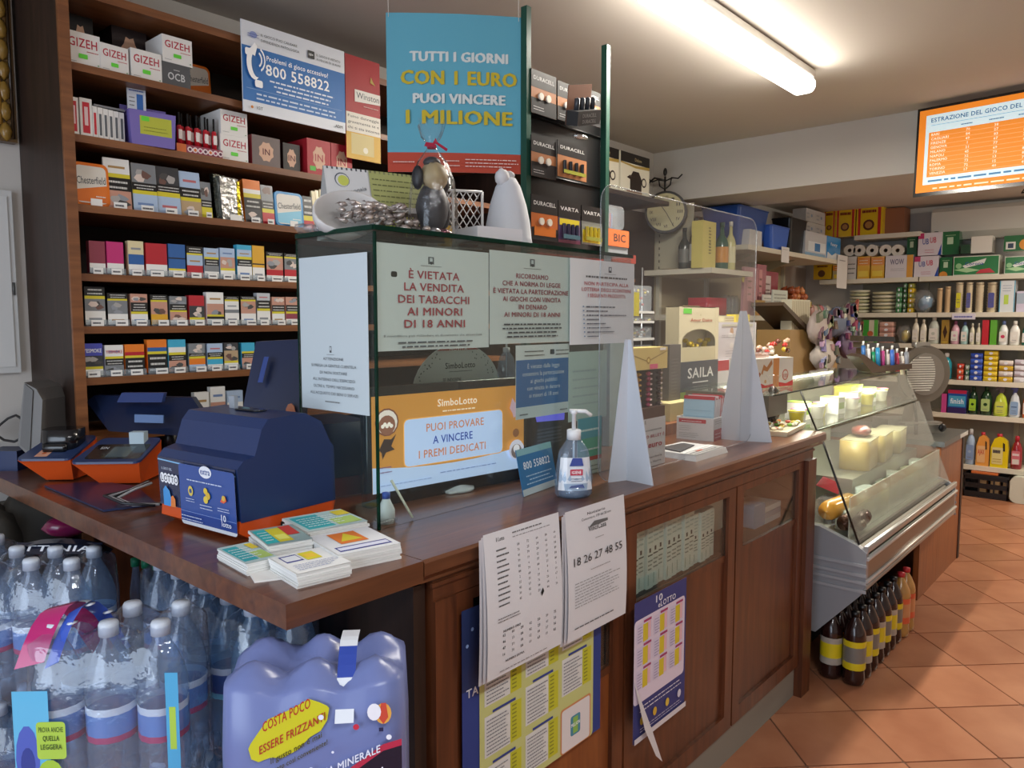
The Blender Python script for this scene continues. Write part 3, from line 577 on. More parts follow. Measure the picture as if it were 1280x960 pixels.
# ------------------------------------------------------------------ glass case on the counter
gc = thing('glass_case', 'glass display case with green edges standing on the counter', 'display case', (0, 0, 0))
gx0, gx1, gy0, gy1, gz = 1.006, 2.0, 1.262, 1.545, 1.69
e = .006
def pane(name, x0, x1, y0, y1, z0, z1, edges):
    o = MB().box(x0, x1, y0, y1, z0, z1, '#fff', 'glass').build(name, gc)
    m = MB()
    for b in edges: m.box(*b, '#fff', 'glass_edge')
    m.build('pane_edge', o); return o
pane('front_pane', gx0+e, gx1-e, gy0, gy0+.004, ZT, gz-.004, [(gx0+.001, gx0+.0058, gy0-.0015, gy0+.005, ZT, gz-.006)])
pane('side_pane', gx0+.001, gx0+.005, gy0+.006, gy1, ZT, gz-.004, [(gx0, gx0+.0055, gy1+.0005, gy1+.0035, ZT, gz-.006)])
pane('side_pane', gx1-.005, gx1, gy0+.006, gy1, ZT, gz-.004, [(gx1-.005, gx1, gy1+.0005, gy1+.0035, ZT, gz-.006)])
pane('top_pane', gx0, gx1, gy0, gy1, gz, gz+.006, [(gx0-.002, gx1, gy0-.0035, gy0-.0005, gz-.003, gz+.0075), (gx0-.004, gx0-.0008, gy0, gy1, gz-.003, gz+.0075)])
MB().rbox(1.055, 1.072, 1.592, 1.604, gy0+.005, gy0+.016, .004, '#4a4d50', 'metal', 'y').build('clamp', gc)
pane('inner_shelf', gx0+.03, gx1-.03, gy0+.03, gy1-.02, 1.36, 1.366, []) if False else None

def paper_on_front(u0, v0, u1, v1, y, label, name='notice', col='#dfe4e5', thick=.0012, draw=None, m='paper'):
    a = at(u0, v0, 'y', y); b = at(u1, v1, 'y', y)
    q = MB().box(a.x, b.x, y, y+thick, b.z, a.z, col, m); cv = front(q, a.x, b.x, y, b.z, a.z, m)
    if draw: draw(cv)
    return tag(q.build(name), label, 'sign' if name != 'notice' else 'notice')
def crest(cv, x, y, s):
    cv.rect(x-s*.5, y-s*.7, x+s*.5, y+s*.7, '#5a5f64').rect(x-s*.25, y-s*.2, x+s*.25, y+s*.5, '#cfd7dc').disc(x, y-s*.5, s*.2*cv.w, '#33363a'); cv.rect(x-s*1.8, y-s*1.15, x+s*1.8, y-s*1.08, '#555')
RD = '#a34a50'
def n1(cv):
    crest(cv, .46, .87, .05)
    for k, (t, w) in enumerate((('È VIETATA', .44), ('LA VENDITA', .52), ('DEI TABACCHI', .62), ('AI MINORI', .48), ('DI 18 ANNI', .53))): cv.text(t, .49, .69-k*.118, .075, RD, w=w)
    cv.text('Il rivenditore può richiedere un documento che attesti l\'età', .49, .13, .022, '#3a3f44', False, w=.86, res=1); cv.scrib(.1, .02, .9, .1, 2, '#565b60', .5, 5, 'c')
y1 = gy0+.0052
paper_on_front(467, 302, 611, 434, y1, 'large white notice in red capitals banning tobacco sales to minors', draw=n1)
def n2(cv):
    crest(cv, .5, .9, .06)
    for k, (t, w) in enumerate((('RICORDIAMO', .4), ('CHE A NORMA DI LEGGE', .72), ('È VIETATA LA PARTECIPAZIONE', .93), ('AI GIOCHI CON VINCITA', .72), ('IN DENARO', .35), ('AI MINORI DI 18 ANNI', .7))): cv.text(t, .5, .72-k*.085, .052, '#94424e', w=w)
    cv.scrib(.12, .06, .88, .24, 4, '#454a50', .5, 8, 'c')
paper_on_front(612, 312, 712, 427, y1, 'middle white notice on the glass about games of chance', draw=n2)
def n3(cv):
    crest(cv, .6, .9, .05); cv.scrib(.2, .78, .9, .83, 1, '#666', .6, 4, 'c')
    for k, t in enumerate(('NON PARTECIPA ALLA', 'LOTTERIA DEGLI SCONTRINI', 'I SEGUENTI PRODOTTI:')): cv.text(t, .55, .70-k*.07, .042, '#c06a70', w=(.7, .78, .6)[k])
    for k, w in enumerate((.7, .4, .75, .25, .42, .45, .5, .22)): cv.rect(.17, .44-k*.05, .19, .455-k*.05, '#6d8fb0'); cv.scrib(.22, .43-k*.05, .22+w*.9, .465-k*.05, 1, '#555b66', .6, k+2)
paper_on_front(713, 322, 791, 428, gy0-.003, 'narrow white notice with bulleted list overhanging the right end of the case', draw=n3)
# sheet taped on the left pane
a = at(374, 323, 'x', gx0-.003); b = at(463, 520, 'x', gx0-.003)
m = MB().box(gx0-.004, gx0-.003, b.y+.002, a.y, b.z+.0, a.z, '#bfcacf', 'paper'); w = a.y-b.y; h = a.z-b.z
cv = Canvas(m, (gx0-.004, a.y, b.z), (0, -1, 0), (0, 0, 1), w, h, 'paper'); crest(cv, .46, .4, .03)
for k, t in enumerate(('ATTENZIONE', 'SI PREGA LA GENTILE CLIENTELA', 'DI NON SOSTARE', "ALL'INTERNO DELL'ESERCIZIO", 'OLTRE IL TEMPO NECESSARIO', 'ALL\'ACQUISTO DEI BENI O SERVIZI')): cv.text(t, .5, .33-k*.045, .018, '#5b6066', False, w=(.3, .66, .4, .62, .6, .7)[k])
cv.scrib(.38, .05, .6, .08, 1, '#777'); tag(m.build('notice'), 'plain white sheet with small centred text on the left side of the glass case', 'notice')
# blank sheets at the right, behind the sloping notice
def n4(cv): cv.scrib(.1, .2, .9, .8, 5, '#a9b6bc', .3, 6)
paper_on_front(711, 440, 758, 520, gy0+.007, 'pale green grey sheet below the bulleted notice inside the glass', col='#b9cbc9', draw=n4)
def n5(cv):
    cv.rect(0, .0, 1, .14, '#3f8fae').rect(0, .14, 1, .36, '#c9d2cc').rect(0, .36, 1, .42, '#b5473f').rect(0, .42, 1, .7, '#57a88f').rect(0, .7, 1, 1, '#4a9fb4')
    cv.scrib(.1, .78, .9, .9, 1, '#dfeeee').scrib(.1, .5, .9, .6, 1, '#e8f2ee'); cv.scrib(.2, .2, .9, .32, 2, '#69756f')
paper_on_front(722, 524, 751, 602, gy0+.007, 'teal and green leaflet standing behind the sanitizer bottle', name='leaflet', draw=n5)
def n6(cv):
    cv.rect(0, .16, 1, .8, '#2b6aa8').rect(0, 0, 1, .16, '#c9d6dc').rrect(.62, .86, .7, .93, .002, '#333')
    for k, t in enumerate(('È vietato dalla legge', 'consentire la partecipazione', 'ai giochi pubblici', 'con vincita in denaro', 'ai minori di 18 anni')): cv.text(t, .5, .68-k*.1, .06, '#d9e8f4', False, w=(.6, .78, .5, .62, .55)[k])
    cv.scrib(.14, .84, .5, .95, 2, '#444').scrib(.72, .84, .98, .95, 2, '#444').scrib(.05, .04, .2, .1, 1, '#445').scrib(.8, .04, .95, .1, 1, '#445')
paper_on_front(645, 432, 711, 515, gy0+.009, 'blue and white sheet about minors hanging inside the glass case', draw=n6)
a = at(640, 545, 'y', 1.25+.05); 
m = MB(); w = .175; h = .12; cvb = MB().box(0, w, 0, .002, 0, h, '#2e6f9f', 'paper')
cv = front(cvb, 0, w, 0, 0, h, 'paper'); cv.rect(0, 0, 1, .14, '#aebfc2').rect(0, .86, 1, 1, '#7fb0b8'); cv.text('800 558822', .5, .55, .16, '#dfeaf2', w=.75).scrib(.12, .2, .9, .45, 3, '#a9c9e0', .4, 4, 'c')
tag(cvb.build('helpline_leaflet', None, (1.445, 1.225, ZT+.001), 0, rot=(R(-12), 0, R(8))), 'small blue helpline leaflet leaning at the foot of the glass', 'leaflet')

# ------------------------------------------------------------------ lottery screen inside
t = thing('lottery_screen', 'customer lottery screen with orange and white picture behind the glass', 'screen', (1.37, 1.40, 1.078), R(-6))
m = MB().rbox(-.262, .262, -.03, .262, 0, .03, .006, '#15171c', 'gloss', 'y').box(-.2, .2, .03, .055, .02, .22, '#15171c', 'plastic'); m.build('housing', t)
w, h = .5, .235; m = MB(); m.box(-w/2, w/2, -.0012, -.0004, .005, .005+h, '#c98a3f', 'screen'); cv = front(m, -w/2, w/2, -.0012, .005, .005+h, 'screen')
cv.poly([(0, 0), (w, 0), (w, .1*h+.03)] + [(w*(1-t_/8), h*(.2+.07*(2*(t_/8)-1)**2)) for t_ in range(0, 9)], '#b9cdf0')
cv.rrect(.18, .22, .84, .74, .014, '#f0b060').rrect(.185, .23, .835, .73, .013, '#bcd0f6')
cv.text('PUOI PROVARE', .51, .58, .085, '#c98566', w=.38).text('A VINCERE', .49, .44, .085, '#2c4ea3', w=.26).text('I PREMI DEDICATI', .49, .3, .085, '#c98566', w=.44)
cv.text('SimboLotto', .52, .84, .08, '#f0e2d0', w=.26).scrib(.38, .77, .68, .81, 1, '#f0dcc0', .5, 2, 'c').scrib(.04, .06, .36, .1, 1, '#8fa6cf').scrib(.4, .1, .8, .14, 1, '#6f86b8')
cv.disc(.08, .73, .034, '#7a4a3a').disc(.08, .73, .03, '#e7d9cf').disc(.08, .7, .024, '#8a5a48')
for q in range(5): cv.disc(.055+.012*q, .69+.02*(q % 2), .005, '#f0e4da')
cv.poly([(.03*w, .45*h), (.06*w, .56*h), (.1*w, .55*h), (.13*w, .6*h), (.1*w, .48*h), (.12*w, .44*h), (.07*w, .42*h), (.05*w, .35*h), (.045*w, .42*h)], '#3a2c2a')
cv.poly([(.88*w, .74*h), (.9*w, .86*h), (.92*w, .8*h), (.96*w, .8*h), (.98*w, .84*h), (.98*w, .76*h), (.94*w, .66*h), (.91*w, .62*h), (.9*w, .68*h)], '#c9a9b8')
cv.disc(.93, .24, .028, '#d4cfe0').disc(.93, .22, .02, '#7c6a64').disc(.93, .25, .012, '#e6e0e8').disc(.925, .44, .012, '#8d5a3a').scrib(.02, .2, .1, .3, 2, '#6a4a78')
m.build('display', t)
MB().lathe([(.05, -.027), (.05, -.02), (.02, -.012), (.02, .01)], '#c9ccd0', 'plastic', 14, .02, .02).build('foot', t)
m = MB().rbox(-.03, .03, -.02, .02, -.0270, -.02, .01, '#d8dadc', 'plastic'); m.build('foot_pad', t)
# half-round sign standing on top of the screen's rear
m = MB(); n = 18; rx = .165
m.prism([(rx*math.cos(math.pi*i/n), .135*math.sin(math.pi*i/n)) for i in range(n+1)], 0, .003, '#c3cdc9', 'paper', 'y')
cv = Canvas(m, (-rx, 0, 0), (1, 0, 0), (0, 0, 1), 2*rx, .135, 'paper')
cv.poly([(rx+rx*math.cos(math.pi*i/n)*.97, .135*math.sin(math.pi*i/n)) for i in range(6, 13)], '#a4544a'); cv.text('NOVITÀ', .5, .86, .08, '#e0d5cf', w=.2).text('SimboLotto', .52, .5, .12, '#39433f', w=.34).scrib(.38, .42, .66, .46, 1, '#55605c', .5, 4, 'c')
cv.text('SE INDOVINI', .42, .24, .07, '#3d4744', w=.2).text('LA RUOTA DEL MESE', .48, .12, .07, '#3d4744', w=.32).text('VINCI', .45, .0, .07, '#3d4744', w=.42)
rn = random.Random(3)
for q in range(46):
    a_ = rn.uniform(.1, .9)*math.pi; 
    if 1.2 < a_ < 1.94: continue
    rr_ = rn.uniform(.78, .95); cv.k = 3; cv.disc(.5+.5*rr_*math.cos(a_), rr_*math.sin(a_), .0022, '#5b6863', n=5)
tag(m.build('wheel_sign', None, (1.475, 1.488, 1.30), R(-2)), 'grey half round lottery sign rising behind the lottery screen', 'sign')
MB_ = MB().box(1.36, 1.66, 1.495, 1.535, ZT, 1.30, '#23262b', 'plastic'); tag(MB_.build('device_box'), 'dark device box behind the lottery screen', 'device')
# bottle and small things in the case
def pump_bottle(loc, s, label, body='pet', cap='#dfe1e3', group=None):
    t = thing('sanitizer_bottle', label, 'bottle', loc, R(-40))
    pr = [(.0, 0), (.036, 0), (.042, .01), (.043, .05), (.038, .09), (.033, .12), (.018, .145), (.016, .15)]
    m = MB(); vs = MB().lathe([(r*s, z*s) for r, z in pr], '#cfe0ee', body, 20); 
    vs.v = [(x*1.15, y*.72, z) for x, y, z in vs.v]; vs.build('bottle', t)
    MB().lathe([(.0, .004*s), (.036*s, .004*s), (.039*s, .012*s), (.04*s, .04*s), (.0, .041*s)], '#dfe8ef', 'pet', 16).build('liquid', t) if s > .9 else None
    MB().lathe([(.018*s, .148*s), (.018*s, .172*s), (.014*s, .174*s)], cap, 'plastic', 16).build('cap', t)
    p = MB().lathe([(.0055*s, .17*s), (.0055*s, .212*s), (.009*s, .214*s), (.009*s, .222*s), (.0, .224*s)], cap, 'plastic', 10); p.tube([(0, 0, .218*s), (-.012*s, 0, .221*s), (.03*s, 0, .219*s), (.045*s, 0, .208*s)], .0055*s, cap); p.tube([(0, 0, .02*s), (0, 0, .17*s)], .003*s, cap); p.build('pump', t)
    return t
t = pump_bottle((1.535, 1.135, ZT), 1.0, 'clear hand sanitizer pump bottle with blue and red label on the counter')
# wrapped label
lb = MB(); n = 8; pts = []
for i in range(n+1):
    a_ = R(-150+120*i/n); 
    for (z, r) in ((.022, .0435), (.105, .0365)): pts.append((r*1.17*math.cos(a_), r*.75*math.sin(a_), z))
lb.add(pts, [(2*i, 2*i+2, 2*i+3, 2*i+1) for i in range(n)], ['#dfe3ea']*n, 'gloss')
lo = lb.build('label', t); q = MB(); cv = Canvas(q, (-.02, -.0345, .03), (1, 0, 0), (0, .07, 1), .04, .075, 'gloss'); cv.rect(.1, .42, .9, .62, '#c1304a').text('IGIENE', .5, .47, .1, '#fff', w=.6).poly([(.002, .055), (.038, .055), (.034, .075), (.01, .075)], '#3a4a94').poly([(.0, 0), (.04, 0), (.036, .009), (.006, .006)], '#3a4a94').scrib(.15, .2, .85, .36, 2, '#667', .4); q.build('label_print', t)
pump_bottle((at(633, 480, 'y', 1.455).x, 1.455, 1.3255), .55, 'small clear bottle with pink liquid high in the glass case behind the blue sheet', cap='#c9ced2')
tag(MB().box(1.55, 1.72, 1.435, 1.475, ZT, 1.325, '#1d2026', 'plastic').build('device_box'), 'slim dark box behind the lottery screen under the small clear bottle', 'device')
t = thing('correction_bottle', 'small white bottle with a blue cap at the near corner inside the case', 'bottle', (1.06, 1.30, ZT))
MB().lathe([(.019, 0), (.019, .03), (.01, .05), (.008, .055)], '#d9dde0', 'plastic').build('bottle', t); MB().lathe([(.009, .055), (.009, .068), (0, .07)], '#2b4fb0', 'plastic').build('cap', t)
tag(MB().tube([(1.115, 1.275, ZT+.004), (1.10, 1.33, ZT+.085)], .003, '#d8d4c4', 'plastic').build('pen'), 'white pen leaning inside the near corner of the glass case', 'pen')
tag(MB().tube([(1.03, 1.285, ZT+.006), (1.05, 1.28, ZT+.01), (1.08, 1.29, ZT+.006), (1.06, 1.305, ZT+.01), (1.03, 1.3, ZT+.012)], .004, '#bfc3c0', 'film').build('plastic_wrap'), 'scrap of clear wrap beside the small white bottle', 'wrap')
t = thing('screen_reflection', 'added dark box with a lavender glow drawn for a screen reflection behind the sanitizer bottle', 'terminal', (0, 0, 0)); a = at(668, 513, 'y', 1.36); b = at(706, 522, 'y', 1.36)
q = MB().box(a.x-.01, b.x+.02, 1.362, 1.385, ZT, a.z+.01, '#1b1e26', 'plastic'); q.build('body', t)
q = MB().prism([(a.x, a.z), (b.x, a.z+.004), (b.x-.003, b.z-.006), (a.x+.012, b.z)], 1.3595, 1.3615, '#6a6ae8', 'screen', 'y'); q.build('display', t); q = MB(); cv = Canvas(q, (a.x, 1.3612, b.z-.075), (1, 0, 0), (0, 0, 1), b.x-a.x, .06)  # glowing patch stands in for a device screen's reflection, on an added body
for k in range(5): cv.k = 1; cv.rect(.1, .1+k*.17, .9, .2+k*.17, '#4a4e56')
q.build('keypad', t)
# ================================================================== SIDE WORKTOP: LOTTERY TERMINALS
HF = Vector((math.cos(HEAD), math.sin(HEAD), 0))
def fp(u, v, d): return Vector((0, 0, CAM_H))+d*(_F+(u-640)/F_PX*_R+(480-v)/F_PX*_U)
def slab(m, pts, thick, col, mt='plastic', d=None):
    """solid plate from world points, thickness pushed away across the shop"""
    P = [Vector(p) for p in pts]; n = len(P); Q = [p+HF*thick for p in P]
    m.add(P+Q, [tuple(range(n)), tuple(range(n, 2*n))[::-1]]+[(i, i+n, (i+1) % n+n, (i+1) % n) for i in range(n)], col, mt); return m
NAVY = '#1f325e'; ORG = '#d0501c'
# big navy and orange printer unit
t = thing('lottery_printer', 'large navy lottery machine with orange base and printed side label', 'machine', (.765, 1.40, ZT), R(6))
prof = [(0.004, .04), (-.003, .15), (.012, .165), (.04, .172), (.058, .225), (.075, .245), (.17, .248), (.215, .225), (.24, .175), (.25, .165), (.252, .04)]
MB().prism(prof, .0, .29, NAVY, 'satin', 'y').build('housing', t)
MB().prism([(.03, 0), (.0, .018), (.002, .042), (.254, .042), (.24, 0)], .002, .288, ORG, 'satin', 'y').build('base', t)
q = MB(); q.rbox(.12, .155, .1, .19, .2475, .2505, .016, '#15171c', 'gloss').rbox(.126, .149, .107, .183, .2505, .2515, .011, '#3a3f4a', 'gloss'); q.build('paper_slot', t)
q = MB(); q.box(.14, .15, .21, .23, .247, .275, '#9aa0a8', 'plastic'); q.build('latch', t)
q = MB().box(.1, .2, -.0015, .0015, .006, .022, '#15161a', 'plastic'); q.build('cable_opening', t)
q = MB(); cv = Canvas(q, (-.0012, .288, .042), (0, -1, 0), (-.03, 0, 1), .284, .108, 'gloss')
cv.rect(0, 0, 1, 1, '#26304f').poly([(0, .1), (.284, .093), (.284, .096), (0, .103)], '#7fb6e0')
cv.text('IL GIOCO DEL', .12, .74, .05, '#cdd6e6', w=.14)
for k, c in enumerate('LOTTO'): cv.disc(.055+k*.05, .57, .0085, '#eef0f4', .0115).text(c, .055+k*.05, .51, .12, '#4a4f5c'); cv.k -= 1
cv.poly([(.02, .0), (.02, .035), (.03, .045), (.045, .035), (.055, 0)], '#3f93d6').poly([(.047, 0), (.05, .022), (.058, .026), (.066, .018), (.066, 0)], '#e0803a')
q.build('label', t)
q = MB(); cv = Canvas(q, (-.0045, .2, .012), (0, -1, 0), (-.03, 0, 1), .198, .132, 'gloss')
cv.rrect(0, 0, 1, 1, .008, '#d5d9e0').rrect(0, .06, 1, 1, .008, '#2f4f96').rect(0, .06, 1, .22, '#2a468c').rect(0, .22, 1, .226, '#8fa8dd')
cv.disc(.5, .93, .022, '#e8ecf4', .013, n=18).text('extra', .5, .89, .1, '#2f4f96', w=.17).scrib(.16, .74, .84, .79, 1, '#c6d3ee', .5, 3)
cv.disc(.22, .58, .009, '#d9c25a', .011).disc(.22, .58, .005, '#3a4d84').disc(.5, .63, .007, '#e0c23a').disc(.54, .56, .008, '#d8b23a').disc(.5, .49, .008, '#e3c84a').poly([(.15, .068), (.158, .078), (.168, .082), (.172, .072), (.162, .066)], '#e2603a').disc(.82, .58, .006, '#d9b84a')
cv.scrib(.14, .4, .3, .48, 2, '#c6d3ee').scrib(.4, .33, .62, .43, 2, '#c6d3ee').scrib(.72, .36, .92, .44, 2, '#c6d3ee').scrib(.05, .09, .44, .2, 2, '#c6d3ee')
cv.text('10', .82, .22, .1, '#e8ecf4', w=.08).text('lotto', .87, .14, .08, '#e8ecf4', w=.16); q.build('printed_card', t)
# card reader terminal with screen (orange body, navy top)
def terminal(loc, rz, w, label, screen):
    t = thing('payment_terminal', label, 'terminal', loc, rz); b = w*.3; h0, h1 = .072, .112
    vs = [(-w/2+.055, .0, .004), (w/2-.012, .0, .004), (w/2-.005, .13, .004), (-w/2+.08, .13, .004), (-w/2, -.035, h0-.006), (w/2, -.035, h0-.006), (w/2+.005, .11, h1-.006), (-w/2+.02, .11, h1-.006)]
    MB().add(vs, [(0, 3, 2, 1), (0, 1, 5, 4), (1, 2, 6, 5), (2, 3, 7, 6), (3, 0, 4, 7), (4, 5, 6, 7)], ORG, 'satin').build('body', t)
    o = rr(-w/2-.003, w/2+.003, -.04, .112, .016, 3); sl = (h1-h0)/.145
    z = lambda y: h0+(y+.035)*sl
    m = MB(); n = len(o); sk = lambda x, y: x+(.02 if x < 0 else .004)*(y+.04)/.15
    m.add([(sk(x, y), y, z(y)-.006) for x, y in o]+[(sk(x, y), y, z(y)) for x, y in o], [tuple(range(n))[::-1], tuple(range(n, 2*n))]+[(i, (i+1) % n, n+(i+1) % n, n+i) for i in range(n)], '#26375f', 'satin'); top = m.build('top_plate', t)
    q = MB(); cv = Canvas(q, (-w/2, -.035, h0), (1, 0, 0), (0, .145, h1-h0), w, .15, 'gloss')
    if screen:
        cv.rrect(.14, .08, .97, .72, .01, '#15181d').rrect(.42, .14, .78, .62, .003, '#3d4a50').rect(.44, .17, .76, .58, '#4a595f').text('SIN', .3, .5, .09, '#d5d8dc', w=.12)
        q.box(.02, .06, .07, .1, h1-.012, h1+.022, '#aebfc8', 'paper')
        q.build('display', t)
    else:
        cv.rect(.28, .06, .52, .36, '#dfa183').disc(.4, .2, .006, '#d0683c'); q.build('sticker', t)
        q = MB().rbox(-w/2+.03, w/2-.01, .01, .1, h0+.012, h1+.03, .03, '#17181b', 'gloss', 'z', 4).rbox(-w/2+.045, w/2-.03, .0, .02, h0+.01, h0+.032, .008, '#0e0f11', 'gloss'); q.build('paper_cover', t)
    return t
terminal((.815, 2.17, ZT), FACE+R(4), .175, 'orange payment terminal with navy top and a small grey display', True)
terminal((.722, 2.345, ZT), FACE+R(4), .14, 'smaller orange terminal with black paper cover beside the display terminal', False)
# back of the clerk's touchscreen
t = thing('touchscreen', 'wide navy touchscreen seen from behind above the orange terminals', 'screen', (0, 0, 0))
d = 2.28; m = MB(); slab(m, [fp(108, 502, d+.06), fp(136, 539, d-.02), fp(232, 545, d-.02), fp(264, 532, d), fp(240, 497, d+.06), fp(118, 494, d+.06)], .03, '#17223f', 'satin'); m.build('housing', t)
m = MB(); slab(m, [fp(146, 503, d), fp(202, 503, d), fp(205, 491, d+.01), fp(152, 491, d+.01)], .02, '#2a3d72', 'satin'); m.build('camera_bar', t)
m = MB(); slab(m, [fp(168, 528, d-.045), fp(204, 529, d-.045), fp(204, 519, d-.04), fp(168, 518, d-.04)], .006, '#4b6a9a', 'satin'); m.build('badge', t)
m = MB().tube([fp(215, 540, d+.03), fp(212, 560, d+.04), (at(205, 575, 'z', ZT).x+.12, at(205, 575, 'z', ZT).y+.02, ZT+.003)], .018, '#12141a'); m.build('stand', t)
# tall navy unit beside the case, and one seen through the glass
t = thing('navy_monitor', 'tall tilted navy monitor back left of the glass case', 'screen', (0, 0, 0)); d = 2.02
m = MB(); slab(m, [fp(300, 528, d), fp(320, 427, d+.06), fp(378, 424, d+.06), fp(378, 532, d)], .05, '#1b2748', 'satin'); m.build('housing', t)
m = MB(); slab(m, [fp(322, 478, d+.0), fp(330, 446, d+.02), fp(336, 446, d+.02), fp(328, 478, d)], .003, '#31498c', 'gloss'); m.build('stripe', t)
m = MB(); slab(m, [fp(363+6*math.cos(k*.7), 515+11*math.sin(k*.7), d-.004) for k in range(9)], .004, '#b0602c'); m.build('ring', t)
m = MB().tube([fp(340, 530, d+.05), (at(350, 560, 'z', ZT).x, at(350, 560, 'z', ZT).y, ZT+.002)], .03, '#12141a'); m.build('stand', t)
t = thing('lottery_printer', 'dark navy machine with maroon base seen behind the left pane of the glass case', 'machine', (1.03, 1.60, ZT), R(-10))
MB().rbox(0, .2, 0, .2, .05, .19, .02, '#1b2745', 'satin').build('housing', t); MB().box(.01, .19, .005, .19, 0, .05, '#6b2c1c', 'satin').build('base', t)
q = MB(); cv = front(q, 0, .2, 0, .05, .19, 'satin'); cv.k = 3; cv.rrect(.12, .3, .2, .7, .004, '#3e4d6d').scrib(.3, .2, .42, .8, 5, '#5e6f94', .4); q.build('label', t)
# grey upright unit and cable at the far left
t = thing('grey_monitor', 'slim grey monitor seen edge on at the far left end of the worktop', 'screen', (0, 0, 0)); d = 2.2
m = MB(); slab(m, [fp(22, 556, d), fp(30, 478, d), fp(45, 486, d), fp(53, 500, d), fp(50, 565, d), fp(36, 570, d)], .12, '#6a6764', 'plastic'); slab(m, [fp(31, 480, d-.004), fp(41, 488, d-.004), fp(37, 566, d-.004), fp(25, 556, d-.004)], .003, '#55524f', 'plastic'); m.build('housing', t)
a = at(30, 600, 'z', ZT)
MB().box(-.05, .05, -.04, .05, 0, .06, '#1d2e58', 'satin').build('base', t, (fp(12, 580, 2.3).x, fp(12, 580, 2.3).y, ZT), FACE)
m = MB().tube([fp(-10, 545, 2.4), fp(0, 531, 2.4), fp(10, 523, 2.42), fp(20, 519, 2.42), fp(26, 523, 2.4)], .004, '#1a1a1a'); m.tube([fp(-10, 540, 2.4), fp(5, 550, 2.38), fp(18, 552, 2.38), fp(26, 548, 2.38)], .004, '#1a1a1a')
tag(m.build('cable'), 'black cable looping beside the grey monitor', 'cable')
m = MB().prism([(.68, 1.87), (.79, 1.84), (.84, 2.07), (.80, 2.22), (.68, 2.27)], ZT+.001, ZT+.006, '#1f2b4f', 'satin'); tag(m.build('counter_mat'), 'navy mat lying in front of the orange terminals', 'mat')
m = MB()
for k, c in enumerate(('#c9ccd2', '#1a1b20', '#b7bac2', '#202228')): m.tube([(.80-.01*k, 1.80, ZT+.011), (.735-.008*k, 1.84, ZT+.012+.003*k), (.735-.01*k, 1.93, ZT+.014+.004*k), (.79-.006*k, 1.97, ZT+.02), (.84, 1.98+.01*k, ZT+.028)], .0035, c)
tag(m.build('cable_bundle'), 'bundle of grey and black cables behind the large navy machine', 'cable')
tag(MB().box(.785, .81, 1.70, 1.75, ZT, ZT+.045, '#55565a', 'plastic').build('cable_clip'), 'small grey block at the rear foot of the large navy machine', 'block')

# piles of play slips at the corner
def pile(name, x0, x1, y0, y1, h, rz, label, draw, n=6):
    cx, cy = (x0+x1)/2, (y0+y1)/2; w, dd = x1-x0, y1-y0; m = MB(); rn = random.Random(int(h*1e4))
    for k in range(n):
        e1, e2 = rn.uniform(-.0025, .0025), rn.uniform(-.0025, .0025)
        m.box(-w/2+e1, w/2+e1, -dd/2+e2, dd/2+e2, h*k/n, h*(k+1)/n-.0004, '#dcdcd8' if k % 2 else '#e6e5e1', 'paper')
    cv = Canvas(m, (-w/2, -dd/2, h), (1, 0, 0), (0, 1, 0), w, dd, 'paper'); draw(cv)
    return tag(m.build(name, None, (cx, cy, ZT), rz), label, 'slips', 'play slip piles on the side worktop')
def s1(cv): cv.rect(0, 0, 1, 1, '#e4e6e6').rect(.1, .55, .42, .9, '#3a3f8e').rect(.12, .6, .4, .85, '#dfe3ea').rect(.46, .5, .74, .9, '#d9cf2e').rect(.5, .6, .7, .8, '#e9c43a').scrib(.1, .1, .9, .4, 4, '#7f8bb8')
def s2(cv): cv.rect(0, 0, 1, 1, '#8fa6a8').rect(.02, .1, .3, .9, '#2fb0b5').rect(.3, .1, .62, .9, '#d6c92f').rect(.62, .4, .9, .95, '#c43a34').rect(.34, .2, .58, .5, '#e2e06a').scrib(.05, .2, .28, .8, 4, '#dff0f0')
def s3(cv): cv.rect(0, 0, 1, 1, '#dfe2e6').rect(.08, .1, .92, .3, '#34388a').rect(.1, .14, .9, .26, '#d8dcef').rect(.25, .4, .7, .9, '#df7a2e').poly([(.3*cv.w, .5*cv.h), (.5*cv.w, .85*cv.h), (.65*cv.w, .5*cv.h)], '#d9c92f')
def s4(cv): cv.rect(0, 0, 1, 1, '#b9cfd0').rect(.05, .1, .5, .9, '#35a9b4').rect(.55, .1, .95, .5, '#b0cc6e').scrib(.1, .2, .9, .8, 5, '#e9f4f4').rect(.75, .6, .98, .9, '#e0c93a')
pile('play_slip_pile', .70, .80, 1.075, 1.19, .026, R(-8), 'pile of white slips with navy and yellow boxes at the worktop corner', s1)
pile('play_slip_pile', .805, .93, 1.09, 1.235, .03, R(-12), 'pile of slips with orange flash nearest the main counter', s3)
pile('play_slip_pile', .675, .735, 1.205, 1.33, .022, R(-5), 'low pile of slips with turquoise print at the worktop edge', s4)
pile('play_slip_pile', .745, .83, 1.225, 1.35, .034, R(-14), 'pile of slips with yellow and red print beside the navy machine', s2)
pile('play_slip_pile', .845, .975, 1.25, 1.38, .034, R(-10), 'pile of turquoise and green slips against the foot of the glass case', s4)
m = MB().prism([(0, 0), (.09, -.01), (.085, .05), (.0, .06)], 0, .003, '#e4e2de', 'paper'); tag(m.build('loose_slip', None, (.66, 1.165, ZT), R(-20)), 'loose blank white slip jutting over the worktop edge', 'slip')

